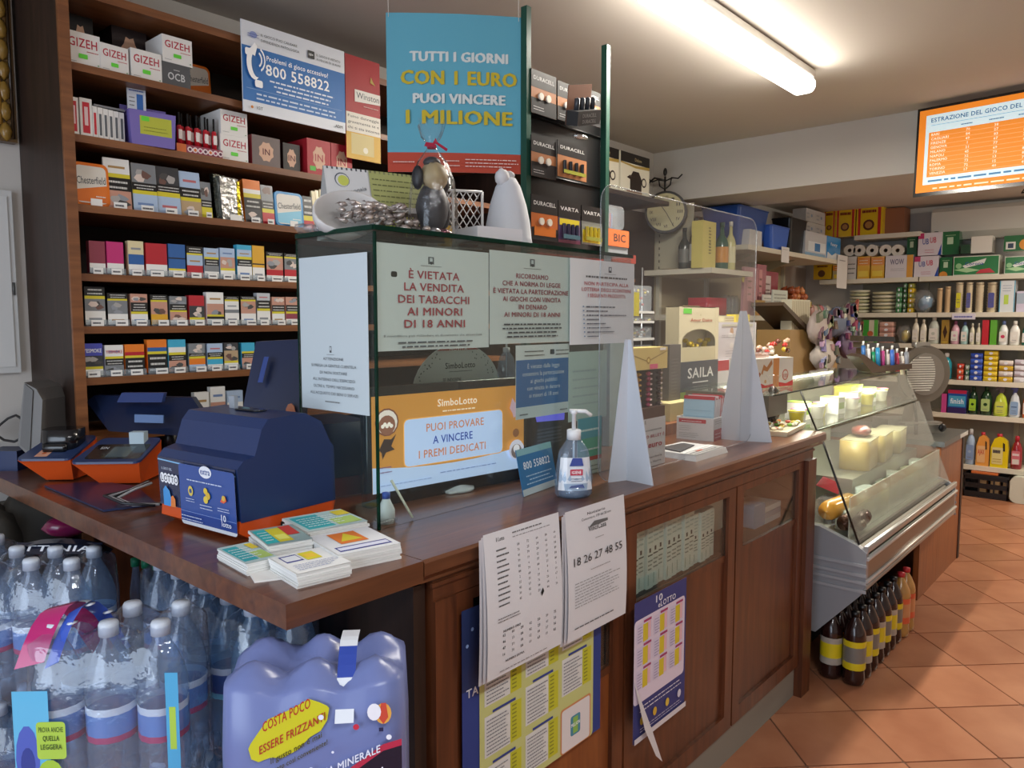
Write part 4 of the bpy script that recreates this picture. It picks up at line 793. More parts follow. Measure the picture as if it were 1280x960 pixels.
# ================================================================== SHEETS AND CALENDARS ON THE COUNTER FRONT
def hanging(name, tl, tr, br, bl, y, label, draw, col='#d9d9dc', sheets=3, cat='sheet', curl=.012):
    a = at(*tl, 'y', y); b = at(*tr, 'y', y); c = at(*br, 'y', y); d = at(*bl, 'y', y)
    w = ((b-a).length+(c-d).length)/2; h = ((a-d).length+(b-c).length)/2; O = Vector(((a.x+d.x)/2, y, (c.z+d.z)/2)); h = (a.z+b.z)/2-O.z
    t = thing(name, label, cat, (0, 0, 0))
    for k in range(sheets):
        m = MB(); n = 10; wp = lambda x, v, k=k: curl*math.sin((1-v)*2.2)*(1-.25*k)-k*.0035*(1-v)
        q = Canvas(m, O+Vector((-.006*k*1, 0, -.004*k)), (1, 0, 0), (0, 0, 1), w, h, 'paper'); q.warp = wp; q.k = 0
        P = []; 
        for i in range(n+1):
            for j in range(3): P.append(q.P(w*j/2, h*i/n))
        m.add(P, [(3*i+j, 3*i+j+1, 3*i+j+4, 3*i+j+3) for i in range(n) for j in range(2)], col if k == 0 else '#c9c9cf', 'paper', True); q.k = 1
        if k == 0: draw(q)
        m.build('sheet', t)
    return t
def results(cv):
    cv.text('Il Lotto', .2, .93, .028, '#333', w=.1); cv.scrib(.35, .95, .9, .975, 1, '#777', .5, 2); cv.scrib(.35, .925, .9, .94, 1, '#999', .5, 3)
    rn = random.Random(11)
    for i in range(11):
        y = .86-i*.038; cv.k = 3; cv.scrib(.14, y, .3, y+.028, 1, '#555', .5, i)
        for j in range(5): cv.k = 3; cv.text(str(rn.randint(1, 90)), .42+j*.125, y, .018, '#3a3a3a', False, res=1)
    cv.k = 5
    for i in range(4):
        y = .27-i*.045
        for j in range(7):
            cv.k = 3; cv.text(str(rn.randint(10, 90)), .2+j*.115, y, .02, '#333', j % 2 == 0, res=1)
    cv.text('NUMERO ORO', .3, .30, .016, '#222', w=.22).text('NUMERO EXTRA', .34, .085, .016, '#222', w=.24); cv.poly([(.7*cv.w, .44*cv.h), (.73*cv.w, .47*cv.h), (.715*cv.w, .5*cv.h), (.685*cv.w, .47*cv.h)], '#222').scrib(.12, .38, .4, .42, 2, '#333').scrib(.14, .03, .8, .05, 1, '#777')
hanging('results_sheet', (606, 668), (697, 641), (698, 800), (602, 856), 1.008, 'white lottery results sheets with columns of numbers hanging on the counter front', results)
def win(cv):
    cv.text('Notiziario', .5, .93, .02, '#333', w=.3).text('Concorso n. 139 del 20 nov', .5, .895, .02, '#333', False, w=.5).text('VinciCasa', .5, .8, .04, '#555', w=.3)
    cv.poly([(.35*cv.w, .83*cv.h), (.45*cv.w, .87*cv.h), (.68*cv.w, .86*cv.h), (.68*cv.w, .84*cv.h)], '#666'); cv.scrib(.45, .73, .6, .75, 1, '#888')
    cv.text('18 26 27 48 55', .5, .575, .062, '#333', False, w=.82).scrib(.35, .5, .7, .52, 1, '#888')
    for i in range(9): cv.k = 4; cv.scrib(.1, .43-i*.023, .9, .445-i*.023, 1, '#9a9a9a', .6, i)
    cv.scrib(.1, .08, .9, .1, 1, '#555', .6, 5)
hanging('results_sheet', (709, 641), (776, 618), (781, 768), (702, 800), 1.008, 'white sheet with five large winning numbers hanging beside the results sheet', win)
def latecal(cv):
    cv.rect(0, 0, 1, 1, '#2b3f88').rect(0, .62, .14, 1, '#1c2d5c').text('TA', .06, .585, .04, '#dfe3ee', w=.07)
    cv.disc(.03, .83, .004, '#8fa8d8').disc(.06, .9, .004, '#8fa8d8')
    cv.rrect(.1, -.0, .93, .72, .01, '#c9cd84')
    for i in range(3):
        for j in range(3):
            x0 = .13+i*.27; y1 = .70-j*.25+i*.035
            if i == 2 and j == 2: cv.k = 9; cv.rrect(x0-.01, y1-.27, x0+.24, y1-.02, .008, '#cf8f5a').rrect(x0, y1-.265, x0+.23, y1-.03, .007, '#e4e0e0').rrect(x0+.07, y1-.2, x0+.15, y1-.09, .006, '#4a8fa8').rect(x0+.09, y1-.19, x0+.13, y1-.1, '#8fbf5a').text('MILLION', x0+.11, y1-.15, .02, '#fff', w=.07); continue
            cv.k = 9; cv.rect(x0, y1-.2, x0+.24, y1, '#dfe0dc').rect(x0+.165, y1-.2, x0+.24, y1, '#c7c62e').rect(x0+.05, y1+.005, x0+.2, y1+.018, '#34428e')
            for q in range(10): cv.k = 14; cv.scrib(x0+.01, y1-.19+q*.018, x0+.16, y1-.178+q*.018, 1, '#6a6f7a', .6, q+i*9+j*31)
            for q in range(9): cv.k = 14; cv.rect(x0+.175, y1-.18+q*.02, x0+.205, y1-.173+q*.02, '#8f8f2a')
hanging('delay_chart', (575, 758), (750, 700), (750, 926), (580, 1010), 1.045, 'large blue and yellow lottery delay chart on the counter front', latecal, '#2b3f88', 1, 'poster', 0)
def cal10(cv):
    cv.rect(0, 0, 1, 1, '#3c3f7c').rrect(0, .27, .97, .87, .012, '#e2d6e6').text('10', .45, .93, .05, '#e8e8f0', w=.12).text('eLOTTO', .6, .885, .04, '#e8e8f0', w=.34)
    for i in range(3):
        for j in range(3):
            x0 = .04+i*.31; y1 = .84-j*.165; cv.k = 6; cv.rect(x0, y1-.14, x0+.27, y1, '#d9cfe2').rect(x0+.11, y1-.14, x0+.2, y1-.015, '#d8c32e').rect(x0+.2, y1-.13, x0+.25, y1-.01, '#e6b9c2').rect(x0+.12, y1-.005, x0+.26, y1+.012, '#a83a6a')
            for q in range(6): cv.k = 11; cv.scrib(x0+.01, y1-.13+q*.02, x0+.1, y1-.118+q*.02, 1, '#8a7fa6', .6, q)
    cv.scrib(.1, .2, .9, .26, 2, '#e6e6f0')
    for k, c in enumerate(('#c9a92e', '#d8b23a', '#dcc04a', '#d8d8e8')): cv.disc(.14+k*.24, .14, .01, c, .012)
    cv.scrib(.1, .06, .9, .1, 2, '#c9c9dc').rect(0, 0, 1, .04, '#d8d6dc')
t = hanging('lottery_calendar', (789, 757), (857, 722), (856, 884), (795, 925), 1.02, 'small violet lottery calendar with a curled corner on the middle counter door', cal10, '#d0cedd', 1, 'poster', 0)
q = MB(); a = at(792, 850, 'y', 1.02); b = at(815, 912, 'y', 1.0); c = at(828, 952, 'y', .985); e_ = at(820, 945, 'y', .985); q.add([a, b, c, e_, at(806, 912, 'y', .995)], [(0, 1, 4), (1, 2, 3, 4)], '#d6d4d8', 'paper'); q.build('curled_corner', t)

# ================================================================== WATER PACKS UNDER THE WORKTOP
def bottle_meshes(tint, lab, lab2, h=.31, cap='#c3cbd6'):
    s = h/.31
    body = MB().lathe([(.028, 0), (.04, .006), (.0425, .02), (.0405, .035), (.0425, .05), (.0405, .065), (.0425, .08), (.0425, .1), (.041, .105), (.041, .17), (.043, .178), (.042, .2), (.036, .228), (.024, .258), (.0145, .276), (.0135, .288)], '#cfe0ee', tint, 14, caps=False)
    lb = MB().lathe([(.0419, .107), (.0419, .118), (.0419, .155), (.0419, .168)], [lab2, lab, '#c9d6e4'], 'satin', 14, caps=False)
    cp = MB().lathe([(.0165, .285), (.0165, .305), (.0145, .309), (0, .31)], cap, 'plastic', 12)
    out = []
    for n, q in (('bottle', body), ('label', lb), ('cap', cp)):
        q.v = [(x*s if s > 1 else x, y*s if s > 1 else y, z*s) for x, y, z in q.v]; o = q.build(n); out.append(o.data); bpy.data.objects.remove(o)
    return out
def film(nx, ny, sp, h, mt, col='#ffffff', bulge=.1, top=True):
    """shrink film drawn tight over the bottles"""
    hx, hy = nx*sp/2+.002, ny*sp/2+.002; cent = [((i-(nx-1)/2)*sp, (j-(ny-1)/2)*sp) for i in range(nx) for j in range(ny)]
    out = rr(-hx, hx, -hy, hy, .04, 4); P = []; 
    for i in range(len(out)):
        a = out[i]; b = out[(i+1) % len(out)]; L = math.hypot(b[0]-a[0], b[1]-a[1]); k = max(1, int(L/.018))
        for j in range(k): P.append((a[0]+(b[0]-a[0])*j/k, a[1]+(b[1]-a[1])*j/k))
    n = len(P); V = []
    def hz(x, y): return max(h*.84+(h*.14)*max(math.exp(-((x-c[0])**2+(y-c[1])**2)/(2*.032**2)) for c in cent), 0)
    for z in (.0, .06*h/.3, .12*h/.3, .18*h/.3): 
        for x, y in P: V.append((x, y, z))
    for s in (.97, .9, .82, .74, .66, .56, .46, .36, .26, .15, .05):
        for x, y in P:
            zz = hz(x*s, y*s); V.append((x*s, y*s, zz+random.uniform(-.002, .002)))
    L = 15; F = [(i*n+j, i*n+(j+1) % n, (i+1)*n+(j+1) % n, (i+1)*n+j) for i in range(L-1) for j in range(n)]; F.append(tuple((L-1)*n+j for j in range(n)))
    return MB().add(V, F, col, mt, True)
def water_pack(loc, rz, label, kinds, wrap=None, nx=3, ny=2, h=.31, extra=None, bottles=True, group='shrink wrapped water packs under the worktop'):
    t = thing('water_bottle_pack', label, 'water bottles', loc, rz, group); sp = .0895
    if bottles:
        for i in range(nx):
            for j in range(ny):
                b = bpy.data.objects.new('bottle', kinds[0]); COL.objects.link(b); b.parent = t; b.location = ((i-(nx-1)/2)*sp, (j-(ny-1)/2)*sp, 0.001)
                for nm, me in zip(('label', 'cap'), kinds[1:]):
                    c = bpy.data.objects.new(nm, me); COL.objects.link(c); c.parent = b
    if wrap:
        w = bpy.data.objects.new('shrink_wrap', wrap); COL.objects.link(w); w.parent = t
    if extra: extra(t)
    return t
def mesh_of(mb):
    o = mb.build('tmp'); me = o.data; bpy.data.objects.remove(o); return me
K1 = bottle_meshes('pet', '#5f86c4', '#a8456f'); K2 = bottle_meshes('pet_blue', '#3e5fa8', '#3a4f9a'); K3 = bottle_meshes('pet', '#6fa6d8', '#c04a78')
FW = mesh_of(film(3, 2, .0895, .315, 'shrink'))
PITCHZ = .333
# front pack with magenta and turquoise print
def rocc(t):
    q = MB(); w = .27; hd = .0935
    cv = Canvas(q, (-w/2, -hd, 0), (1, 0, 0), (0, 0, 1), w, .3, 'gloss'); cv.k = 8
    cv.rect(-.02, 0, .2, .7, '#5fb4dc').disc(.06, .3, .02, '#4a5fb8', .06).disc(.06, .27, .012, '#2c3f8e', .03)
    cv.rrect(.12, .3, .3, .52, .006, '#a8c94a').text('PROVA ANCHE', .21, .46, .03, '#3d5a2a', w=.15).text('QUELLA', .21, .41, .03, '#3d5a2a', w=.1).text('LEGGERA', .21, .36, .03, '#3d5a2a', w=.13).disc(.2, .2, .022, '#9ec23c', .03)
    cv.rect(.93, .0, 1.01, .8, '#4aa4d0').rect(.95, .35, .99, .6, '#a8c94a'); q.build('printed_side', t)
    # magenta band over the top and blue strap
    def arc(dx, w_, col, m, ins=.0, zt=.325):
        P = []; n = 10; V = []
        for i in range(n+1):
            s = i/n; x = -.135+dx+.0*s; y = -.09+.18*s; z = .2+(zt-.2)*math.sin(math.pi*min(1, s*1.0+.12)); V += [(x+s*.05, y, z), (x+w_+s*.05, y, z+.012)]
        m.add(V, [(2*i, 2*i+1, 2*i+3, 2*i+2) for i in range(n)], col, 'gloss', True); return m
    q = MB(); arc(-.002, .05, '#b01f68', q); q.build('printed_band', t)
    q = MB(); arc(.048, .024, '#3a58b8', q)
    for i in range(4): q.blob((-.135+.06+.0125+i*.0125*1.0+.006, -.09+.18*(.2+i*.2), .2+.125*math.sin(math.pi*min(1, .2+i*.2+.12))+.0065), (.008, .012, .0012), '#dfe6f2', 'gloss', 8, 2)
    q.build('carry_strap', t)
water_pack((.532, 1.405, 2*PITCHZ), FACE+R(2), 'water pack with magenta band and turquoise side, front left under the worktop', K1, FW, extra=rocc, h=.31)
for k in (0, 1): water_pack((.532, 1.405, k*PITCHZ), FACE+R(2), ['water pack at floor level below the magenta banded pack', 'water pack directly beneath the magenta banded pack'][k], K3, FW)
def black_band(t):
    q = MB(); V = []; n = 8
    for i in range(n+1):
        a_ = R(200-i*22); V += [(-.0+.13*math.cos(a_), .05+.06*math.sin(a_)*0, .285+.035*math.sin(a_) if 0 else .272+.045*max(0, math.sin(a_))), (.13*math.cos(a_), .075, .276+.045*max(0, math.sin(a_)))]
    q.add(V, [(2*i, 2*i+1, 2*i+3, 2*i+2) for i in range(n)], '#1c2030', 'gloss'); 
    q.build('printed_band', t)
    q = MB(); cv = Canvas(q, (-.1, .043, .292), (1, 0, .0), (0, .7, .7), .2, .03, 'gloss'); cv.rect(0, 0, 1, 1, '#1c2030'); cv.text('TTINIA', .5, .25, .5, '#e2e4ea', w=.8); q.build('printed_text', t)
water_pack((.56, 1.90, 2*PITCHZ), FACE, 'water pack with a black lettered band, rear left stack', K1, FW, extra=black_band)
for k in (0, 1): water_pack((.56, 1.90, k*PITCHZ), FACE, ['water pack at floor level of the rear left stack', 'water pack in the middle of the rear left stack'][k], K1, FW)
water_pack((.44, 2.18, 2*PITCHZ), FACE, 'water pack at the far left beyond the black banded pack', K1, FW); water_pack((.44, 2.18, PITCHZ), FACE, 'water pack under the far left pack', K1, FW); water_pack((.44, 2.18, 0), FACE, 'water pack at floor level under the far left pack', K1, FW)
K4 = bottle_meshes('pet_blue', '#2f4f94', '#6fc0dc')
water_pack((.765, 1.37, 2*PITCHZ-.005), R(90), 'water pack with navy and sky blue bottle labels in the middle under the worktop', K4, FW)
for k in (0, 1): water_pack((.765, 1.37, k*PITCHZ-.001*k), R(90), ['water pack at floor level in the middle under the worktop', 'water pack second from the floor in the middle under the worktop'][k], K4, FW)
water_pack((.80, 1.66, 2*PITCHZ-.03), R(90), 'water pack half hidden behind the middle pack near the worktop edge', K1, FW); water_pack((.80, 1.66, PITCHZ-.03), R(90), 'water pack second from the floor behind the middle stack', K1, FW); 
tag(MB().box(.7, .9, 1.54, 1.79, 0, PITCHZ-.031, '#3b4248', 'matte').build('crate'), 'dark crate on the floor below the half hidden water packs', 'crate')
# lavender printed pack at the front
FP = mesh_of(film(3, 2, .0895, .315, 'satin', '#6a76a8')); LOC = (.665, .985)
def vin(t):
    q = MB(); w, hh = .262, .3; cv = Canvas(q, (-w/2, -.0925, .06), (1, 0, 0), (0, 0, 1), w, hh, 'gloss'); cv.k = 8
    cv.poly([(.1+.058*math.cos(a_), .165+.034*math.sin(a_)+.5*.055*math.cos(a_)+.004*math.cos(6*a_)) for a_ in [i*.35 for i in range(18)]], '#c6c22a')
    cv.text('COSTA POCO', .37, .55, .05, '#b0342c', w=.26, slope=.5).text('ESSERE FRIZZANTI', .22, .44, .042, '#b0342c', w=.36, al='l', slope=.5).text('Il gusto non è mai', .28, .39, .03, '#4a4a20', w=.28, al='l', slope=.5).text('stato così conveniente!', .29, .345, .026, '#4a4a20', w=.3, al='l', slope=.5)
    cv.poly([(.12, .03), (.262, .09), (.262, .145), (.235, .138), (.18, .1), (.12, .07)], '#b02c48').poly([(.13, .03), (.262, .082), (.262, .135), (.235, .128), (.18, .09), (.13, .064)], '#15182c').text('GINA', .7, .19, .1, '#e6e6ec', w=.22, al='l', slope=.33)
    cv.text('ACQUA MINERALE', .44, .27, .038, '#dfe3f2', w=.44, al='l', slope=.4)
    cv.disc(.9, .62, .012, '#d9a04a', .016).poly([(.229, .18), (.236, .17), (.243, .18), (.24, .202), (.233, .202)], '#c24a3a').disc(.85, .63, .01, '#e6e6ee', .013).rect(.875, .53, .9, .55, '#20284c').disc(.75, .56, .0045, '#c03048').disc(.93, .5, .004, '#e8e8f2').disc(.5, .36, .003, '#dfe2f4').disc(.62, .44, .002, '#dfe2f4').disc(.56, .62, .004, '#dfe2f4')
    q.build('printed_side', t)
    q = MB(); V = []; n = 10   # carry strap lying over the middle
    for i in range(n+1):
        s = i/n; y = -.1+.12*s; z = .235+.09*math.sin(min(1, s*1.3)*math.pi/2); V += [(.035, y, z), (.062, y, z)]
    q.add(V, [(2*i, 2*i+1, 2*i+3, 2*i+2) for i in range(n)], ['#d7dbe2']*3+['#2c459c']*3+['#d7dbe2']*4, 'gloss'); q.build('carry_strap', t)
    q = MB(); q.tube([(-.085, -.1, -.01), (-.1, -.1, .09), (-.085, -.101, .135), (-.065, -.1, .15), (-.045, -.101, .13), (-.035, -.1, .08), (-.03, -.1, .0)], .006, '#d6d9ea', 'gloss', 6); q.build('printed_loop', t)
water_pack((*LOC, .68), FACE+R(6), 'lavender blue wrapped water pack with yellow slogan and carry strap', K1, FP, extra=vin, bottles=False)
water_pack((*LOC, .68-PITCHZ), FACE+R(6), 'lavender wrapped pack beneath the slogan pack', K1, FP, bottles=False)
tag(MB().box(-.13, .13, -.09, .09, 0, .68-PITCHZ-.001, '#3b4248', 'matte').build('crate', None, (*LOC, 0), FACE+R(6)), 'dark crate on the floor under the lavender water packs', 'crate')
# bag of green-capped small bottles and a loose large bottle behind
t = thing('wrapped_bottles', 'bag of small green and silver capped bottles wedged behind the water packs', 'bottles', (.82, 1.92, .62), R(20))
for k in range(9):
    x, y = (k % 3)*.035-.035, (k//3)*.035-.035
    MB().lathe([(.016, 0), (.016, .2), (.008, .25), (.008, .268)], '#8fb5a8', 'pet', 8, x, y).build('bottle', t); MB().lathe([(.011, .262), (.011, .282), (0, .284)], ['#1f8a5a', '#d5dcd8', '#2a9a78'][k % 3], 'plastic', 8, x, y).build('cap', t)
MB().box(-.07, .07, -.07, .07, -.62, -.001, '#3b4248', 'matte').build('crate', t)
q = MB(); rn = random.Random(8)
for bx_, by_, bz_ in ((.60, 2.5, .85), (.73, 2.56, .86), (.70, 2.68, .80), (.58, 2.62, .62), (.74, 2.50, .62)): q.blob((bx_, by_, bz_), (.10, .13, .13), '#4a4640', 'matte', 12, 8, .16)
q.box(.5, .82, 2.42, 2.74, 0, .55, '#3a3733', 'matte'); tag(q.build('dark_sacks'), 'heap of dark grey sacks against the wall at the far left under the worktop', 'sacks')
t = thing('large_water_bottle', 'clear bottle lying on its side with an orange and brown label behind the packs', 'bottle', (.62, 2.06, .985), 0)
q = MB().lathe([(.02, 0), (.04, .005), (.042, .08), (.042, .2), (.03, .24), (.013, .27)], '#cfe0ee', 'pet', 14, caps=False); lb = MB().lathe([(.0428, .12), (.0428, .15), (.0428, .18)], ['#c9772e', '#4a2a1c'], 'satin', 14, caps=False)
rt = (R(90), 0, R(70)); q.build('bottle', t, (.1, -.05, 0), rot=rt); lb.build('label', t, (.1, -.05, 0), rot=rt)
tag(MB().blob((.72, 2.2, .955), (.07, .05, .03), '#7c1c48', 'gloss', 12, 6, .08).build('magenta_wrapper'), 'crumpled dark magenta wrapper lying behind the water bottles', 'wrapper')
# ================================================================== ON TOP OF THE GLASS CASE
GT = gz+.0065
t = thing('candy_basket', 'white oval bowl tipped toward the shop and spilling silver wrapped candies', 'bowl', (1.08, 1.44, GT), 0)
m = MB(); 
for i in range(2): pass
m.lathe([(.03, 0), (.05, .012), (.066, .045), (.07, .07), (.066, .07), (.05, .02), (.0, .008)], '#c9c6c4', 'plastic', 20, caps=False); m.v = [(x*1.2, y*.8, z) for x, y, z in m.v]
m.build('bowl', t, (-.01, .02, .012), rot=(R(60), R(-8), R(-14)))
rn = random.Random(5); cm = None
for k in range(70):
    if k < 45: x = rn.uniform(-.05, .13); y = rn.uniform(-.1, .02); z = .008+max(0, .05-.3*abs(x-.0))*rn.random()+rn.choice([0, .014])*(x < .08)
    else: x = rn.uniform(-.04, .05); y = rn.uniform(-.04, .03); z = .03+rn.uniform(0, .035)
    if cm is None: cm = mesh_of(MB().blob((0, 0, 0), (.013, .01, .006), '#c4b9b2', 'chocfoil', 8, 5, .12).add([(-.012, -.004, 0), (-.02, -.007, .002), (-.02, .007, -.002), (-.012, .004, 0), (.012, -.004, 0), (.02, -.007, -.002), (.02, .007, .002), (.012, .004, 0)], [(0, 1, 2, 3), (4, 5, 6, 7)], '#a89c98', 'chocfoil'))
    o = bpy.data.objects.new('wrapped_candy', cm); COL.objects.link(o); o.location = (1.08+x, 1.40+y, GT+z+.002); o.rotation_euler = (rn.uniform(-.4, .4), rn.uniform(-.4, .4), rn.uniform(0, 3))
    tag(o, 'small silver wrapped candy heaped around the tipped white bowl on the glass case', 'candy', 'silver wrapped candies')
t = thing('clear_wrap', 'crumpled clear wrap lying at the left end of the glass top', 'wrap', (0, 0, 0)); m = MB()
for k in range(6): m.blob((1.01+.012*k, 1.52-.018*(k % 3), GT+.012), (.022, .02, .011), '#c9cccf', 'film', 7, 4, .3)
m.build('wrap', t)
# desk calendar (left) : white tent with spiral top, second leaf behind
a = at(412, 290, 'y', 1.53); t = thing('desk_calendar', 'white spiral desk calendar with a lemon yellow emblem behind the candy bowl', 'calendar', (1.085, 1.515, GT), R(-16))
w, h = .30, .175
m = MB().prism([(.0, 0), (.055, h), (.058, h), (.003, 0)], 0, w, '#c9c9c6', 'paper', 'x').prism([(.11, 0), (.058, h), (.06, h), (.113, 0)], 0, w, '#8a8a88', 'paper', 'x')
m.add([(0, 0.002, 0), (0, .056, h), (0, .112, 0)], [(0, 1, 2)], '#a5a5a3', 'paper')
m.build('stand', t)
q = MB(); cv = Canvas(q, (0, -.0008, 0), (1, 0, 0), (0, .055, h), w, .183, 'paper')
cv.rect(0, 0, .37, .45, '#5c5954').rect(.37, 0, 1, .42, '#3a3128').rect(0, .47, .37, 1, '#d2d2d2').rect(.38, .5, 1, 1, '#a5a86a')
cv.disc(.14, .82, .019, '#4b5560').disc(.142, .815, .017, '#d2d2d2').disc(.15, .81, .014, '#c3c95c').scrib(.12, .55, .34, .6, 1, '#555').text('Limonaia', .24, .6, .06, '#5a6066', False, w=.2, slope=.3)
for r_ in range(5): cv.k = 6; cv.scrib(.4, .54+r_*.08, .98, .58+r_*.08, 1, '#6d7044', .6, r_)
cv.poly([(.135, .03), (.15, .06), (.165, .062), (.17, .04), (.155, .02)], '#a9b83c')
for k in range(5): cv.poly([(.19+.02*k, .01), (.2+.016*k, .065), (.203+.016*k, .065), (.194+.02*k, .01)], '#b5b45a')
for k in range(24): cv.k = 4; cv.rect(.02+k*.041, .965, .035+k*.041, 1.0, '#55585c')
q.build('page', t)
# chocolate figure in cellophane
t = thing('chocolate_figure', 'dark and cream chocolate figure in cellophane tied with a pink ribbon', 'chocolate', (1.235, 1.33, GT))
m = MB().blob((0, 0, .065), (.042, .035, .062), '#26272b', 'card', 14, 8, .04).blob((-.004, -.012, .135), (.034, .03, .034), '#9c8c68', 'card', 12, 8, .1).blob((-.045, 0, .13), (.012, .016, .028), '#1f2024', 'card', 8, 6).blob((.036, 0, .125), (.012, .016, .026), '#1f2024', 'card', 8, 6).blob((.04, 0, .06), (.013, .015, .04), '#1f2024', 'card', 8, 6)
m.blob((0, 0, .17), (.022, .02, .014), '#26262a', 'card', 10, 6)
m.build('figure', t)
q = MB()
for k in range(9): a_ = k*.7; q.blob((.035*math.cos(a_), .03*math.sin(a_), .008), (.016, .014, .009), ['#8c8b8c', '#6b3a44', '#7d776f'][k % 3], 'chocfoil', 7, 4, .2)
q.build('base_foil', t)
q = MB(); prof = [(.052, .0), (.056, .03), (.054, .08), (.048, .13), (.034, .17), (.012, .2), (.008, .21), (.024, .235), (.032, .262)]
q.lathe(prof, '#fff', 'cello', 18, caps=False); q.v = [(x*(1+.10*math.sin(7*math.atan2(y, x))), y*(1+.1*math.sin(7*math.atan2(y, x))), z+.008*math.sin(5*math.atan2(y, x))*(z > .22)) for x, y, z in q.v]; q.build('cellophane', t)
q = MB(); q.tube([(-.012, 0, .206), (0, -.012, .206), (.012, 0, .206), (0, .012, .206), (-.012, 0, .206)], .004, '#b0304f', 'gloss'); q.prism([(-.035, .2), (-.01, .204), (0, .212), (.035, .2), (.038, .206), (.005, .216), (0, .224), (-.008, .212), (-.03, .21)], -.014, -.012, '#b0304f', 'gloss', 'y'); q.build('ribbon', t)
# white mesh box / net and white draped bell
t = thing('lattice_tray', 'white plastic lattice basket standing behind the chocolate figure', 'basket', (1.47, 1.50, GT), R(-30)); q = MB()
w, h = .165, .155
for k in range(-6, 10):
    x0 = k*.02; 
    for s in (1, -1):
        pts = []
        for i in range(9):
            z = h*i/8; x = x0+s*z*.65 if s > 0 else x0+h*.65-z*.65
            if 0 <= x <= w: pts.append((x-w/2, .0 if s > 0 else .0015, z))
        if len(pts) > 1: q.tube([pts[0], pts[-1]], .0016, '#c9c8c6', 'plastic', 4)
q.build('lattice', t); q = MB()
for a in (((-w/2, 0, 0), (-w/2, 0, h)), ((w/2, 0, 0), (w/2, 0, h)), ((0, 0, 0), (0, 0, h)), ((-w/2, 0, h), (w/2, 0, h)), ((-w/2, 0, 0), (w/2, 0, 0))): q.tube(a, .004, '#d8d7d4', 'plastic')
q.box(-w/2, w/2, .0, .09, 0, .004, '#cfcecb', 'plastic').box(-w/2, w/2, .09, .093, 0, .06, '#cfcecb', 'plastic'); q.build('frame', t)
tag(MB().box(1.44, 1.47, 1.505, 1.53, GT+.004, GT+.06, '#d5a62e').build('small_box'), 'small yellow box seen through the white lattice', 'box')
tag(MB().box(1.475, 1.52, 1.455, 1.485, GT+.004, GT+.05, '#6b3a34').build('small_box'), 'small maroon box beside the white lattice', 'box')
t = thing('bell_ornament', 'white cloth covered bell shaped ornament at the right on the glass top', 'ornament', (1.605, 1.42, GT))
q = MB().lathe([(.07, .01), (.066, .03), (.062, .07), (.052, .12), (.036, .17), (.022, .195), (.0, .2)], '#c9ccd2', 'paper', 20); q.build('body', t)
q = MB().blob((-.024, 0, .195), (.022, .02, .024), '#d2d2d6', 'paper', 10, 6, .08).blob((.012, .01, .205), (.018, .02, .014), '#c9c9cc', 'paper', 10, 6, .1); q.build('bow', t)
q = MB().lathe([(.085, 0), (.088, .008), (.08, .014), (.0, .016)], '#cfcdd0', 'plastic', 20); q.build('base_plate', t)
q = MB().box(-.09, .05, -.05, .05, 0, .035, '#d6d4d6', 'paper'); tag(q.build('white_box', None, (1.46, 1.335, GT), R(-12)), 'low white box beside the bell ornament on the glass top', 'box')

# ================================================================== HANGING POSTER
pc = fp(560, 125, 2.40); Pz0 = at(0, 0, 'z', 1).z
t = thing('hanging_poster', 'large turquoise lottery poster hanging on strings from the ceiling', 'poster', (0, 0, 0))
L0 = fp(485, 218, 2.40); R0 = fp(656, 215, 2.44); TL = fp(474, 30, 2.42); TR = fp(641, 26, 2.45)
w = (Vector((R0.x, R0.y, 0))-Vector((L0.x, L0.y, 0))).length; h = (TL.z+TR.z)/2-(L0.z+R0.z)/2
Uv = Vector((R0.x-L0.x, R0.y-L0.y, 0)).normalized(); O = Vector((L0.x, L0.y, (L0.z+R0.z)/2))
cen = (O+Uv*w/2); q = MB(); cv = Canvas(q, O, Uv, (0, 0, 1), w, h, 'paper'); cv.warp = lambda x, y: .012*math.cos((x-.5)*3)
def wsheet(cv, x0, y0, x1, y1, col, n=8):
    cv.k += 1; P = []
    for i in range(n+1):
        for y in (y0, y1): P.append(cv.P((x0+(x1-x0)*i/n)*cv.w, y*cv.h))
    cv.mb.add(P, [(2*i, 2*i+2, 2*i+3, 2*i+1) for i in range(n)], col, cv.m, True)
cv.k = -3; wsheet(cv, 0, 0, 1, 1, '#d8d8d4'); cv.k = 1
wsheet(cv, 0, 0, 1, 1, '#5fa9bf'); wsheet(cv, 0, 0, 1, .125, '#b8452f'); cv.step = .0006; cv.k = 3
for tt, y, hh, c, ww in (('TUTTI I GIORNI', .70, .06, '#d9dfdc', .70), ('CON 1 EURO', .555, .085, '#c9b22c', .83), ('PUOI VINCERE', .435, .06, '#d9dfdc', .66), ('1 MILIONE', .305, .085, '#c9b22c', .76)): cv.text(tt, .516, y, hh, c, w=ww); cv.k -= 1; cv.text(tt, .524, y+.002, hh, c, w=ww)
cv.scrib(.42, .03, .52, .09, 2, '#dcb4aa').scrib(.56, .03, .95, .095, 3, '#e6cfc8').scrib(.04, .05, .2, .08, 1, '#dcb4aa')
q.build('sheet', t)
q = MB()
for x, tx in ((.02, .0), (.95, .93)):
    p = cv.P(w*x, h*.965); q.tube([p+Vector((0, 0, 0)), Vector((p.x-.004, p.y, CEIL))], .0012, '#d8d4cc', 'plastic', 4); q.tube([p, Vector((p.x+.006, p.y+.003, CEIL))], .0012, '#d8d4cc', 'plastic', 4); 
q.build('string', t)
p = cv.P(0.0, h*1.0); q = MB().box(-.02, .02, -.001, .001, 0, .03, '#b82c30'); q.build('hook_tag', t, (p.x+.008, p.y-.004, p.z+.115), FACE)

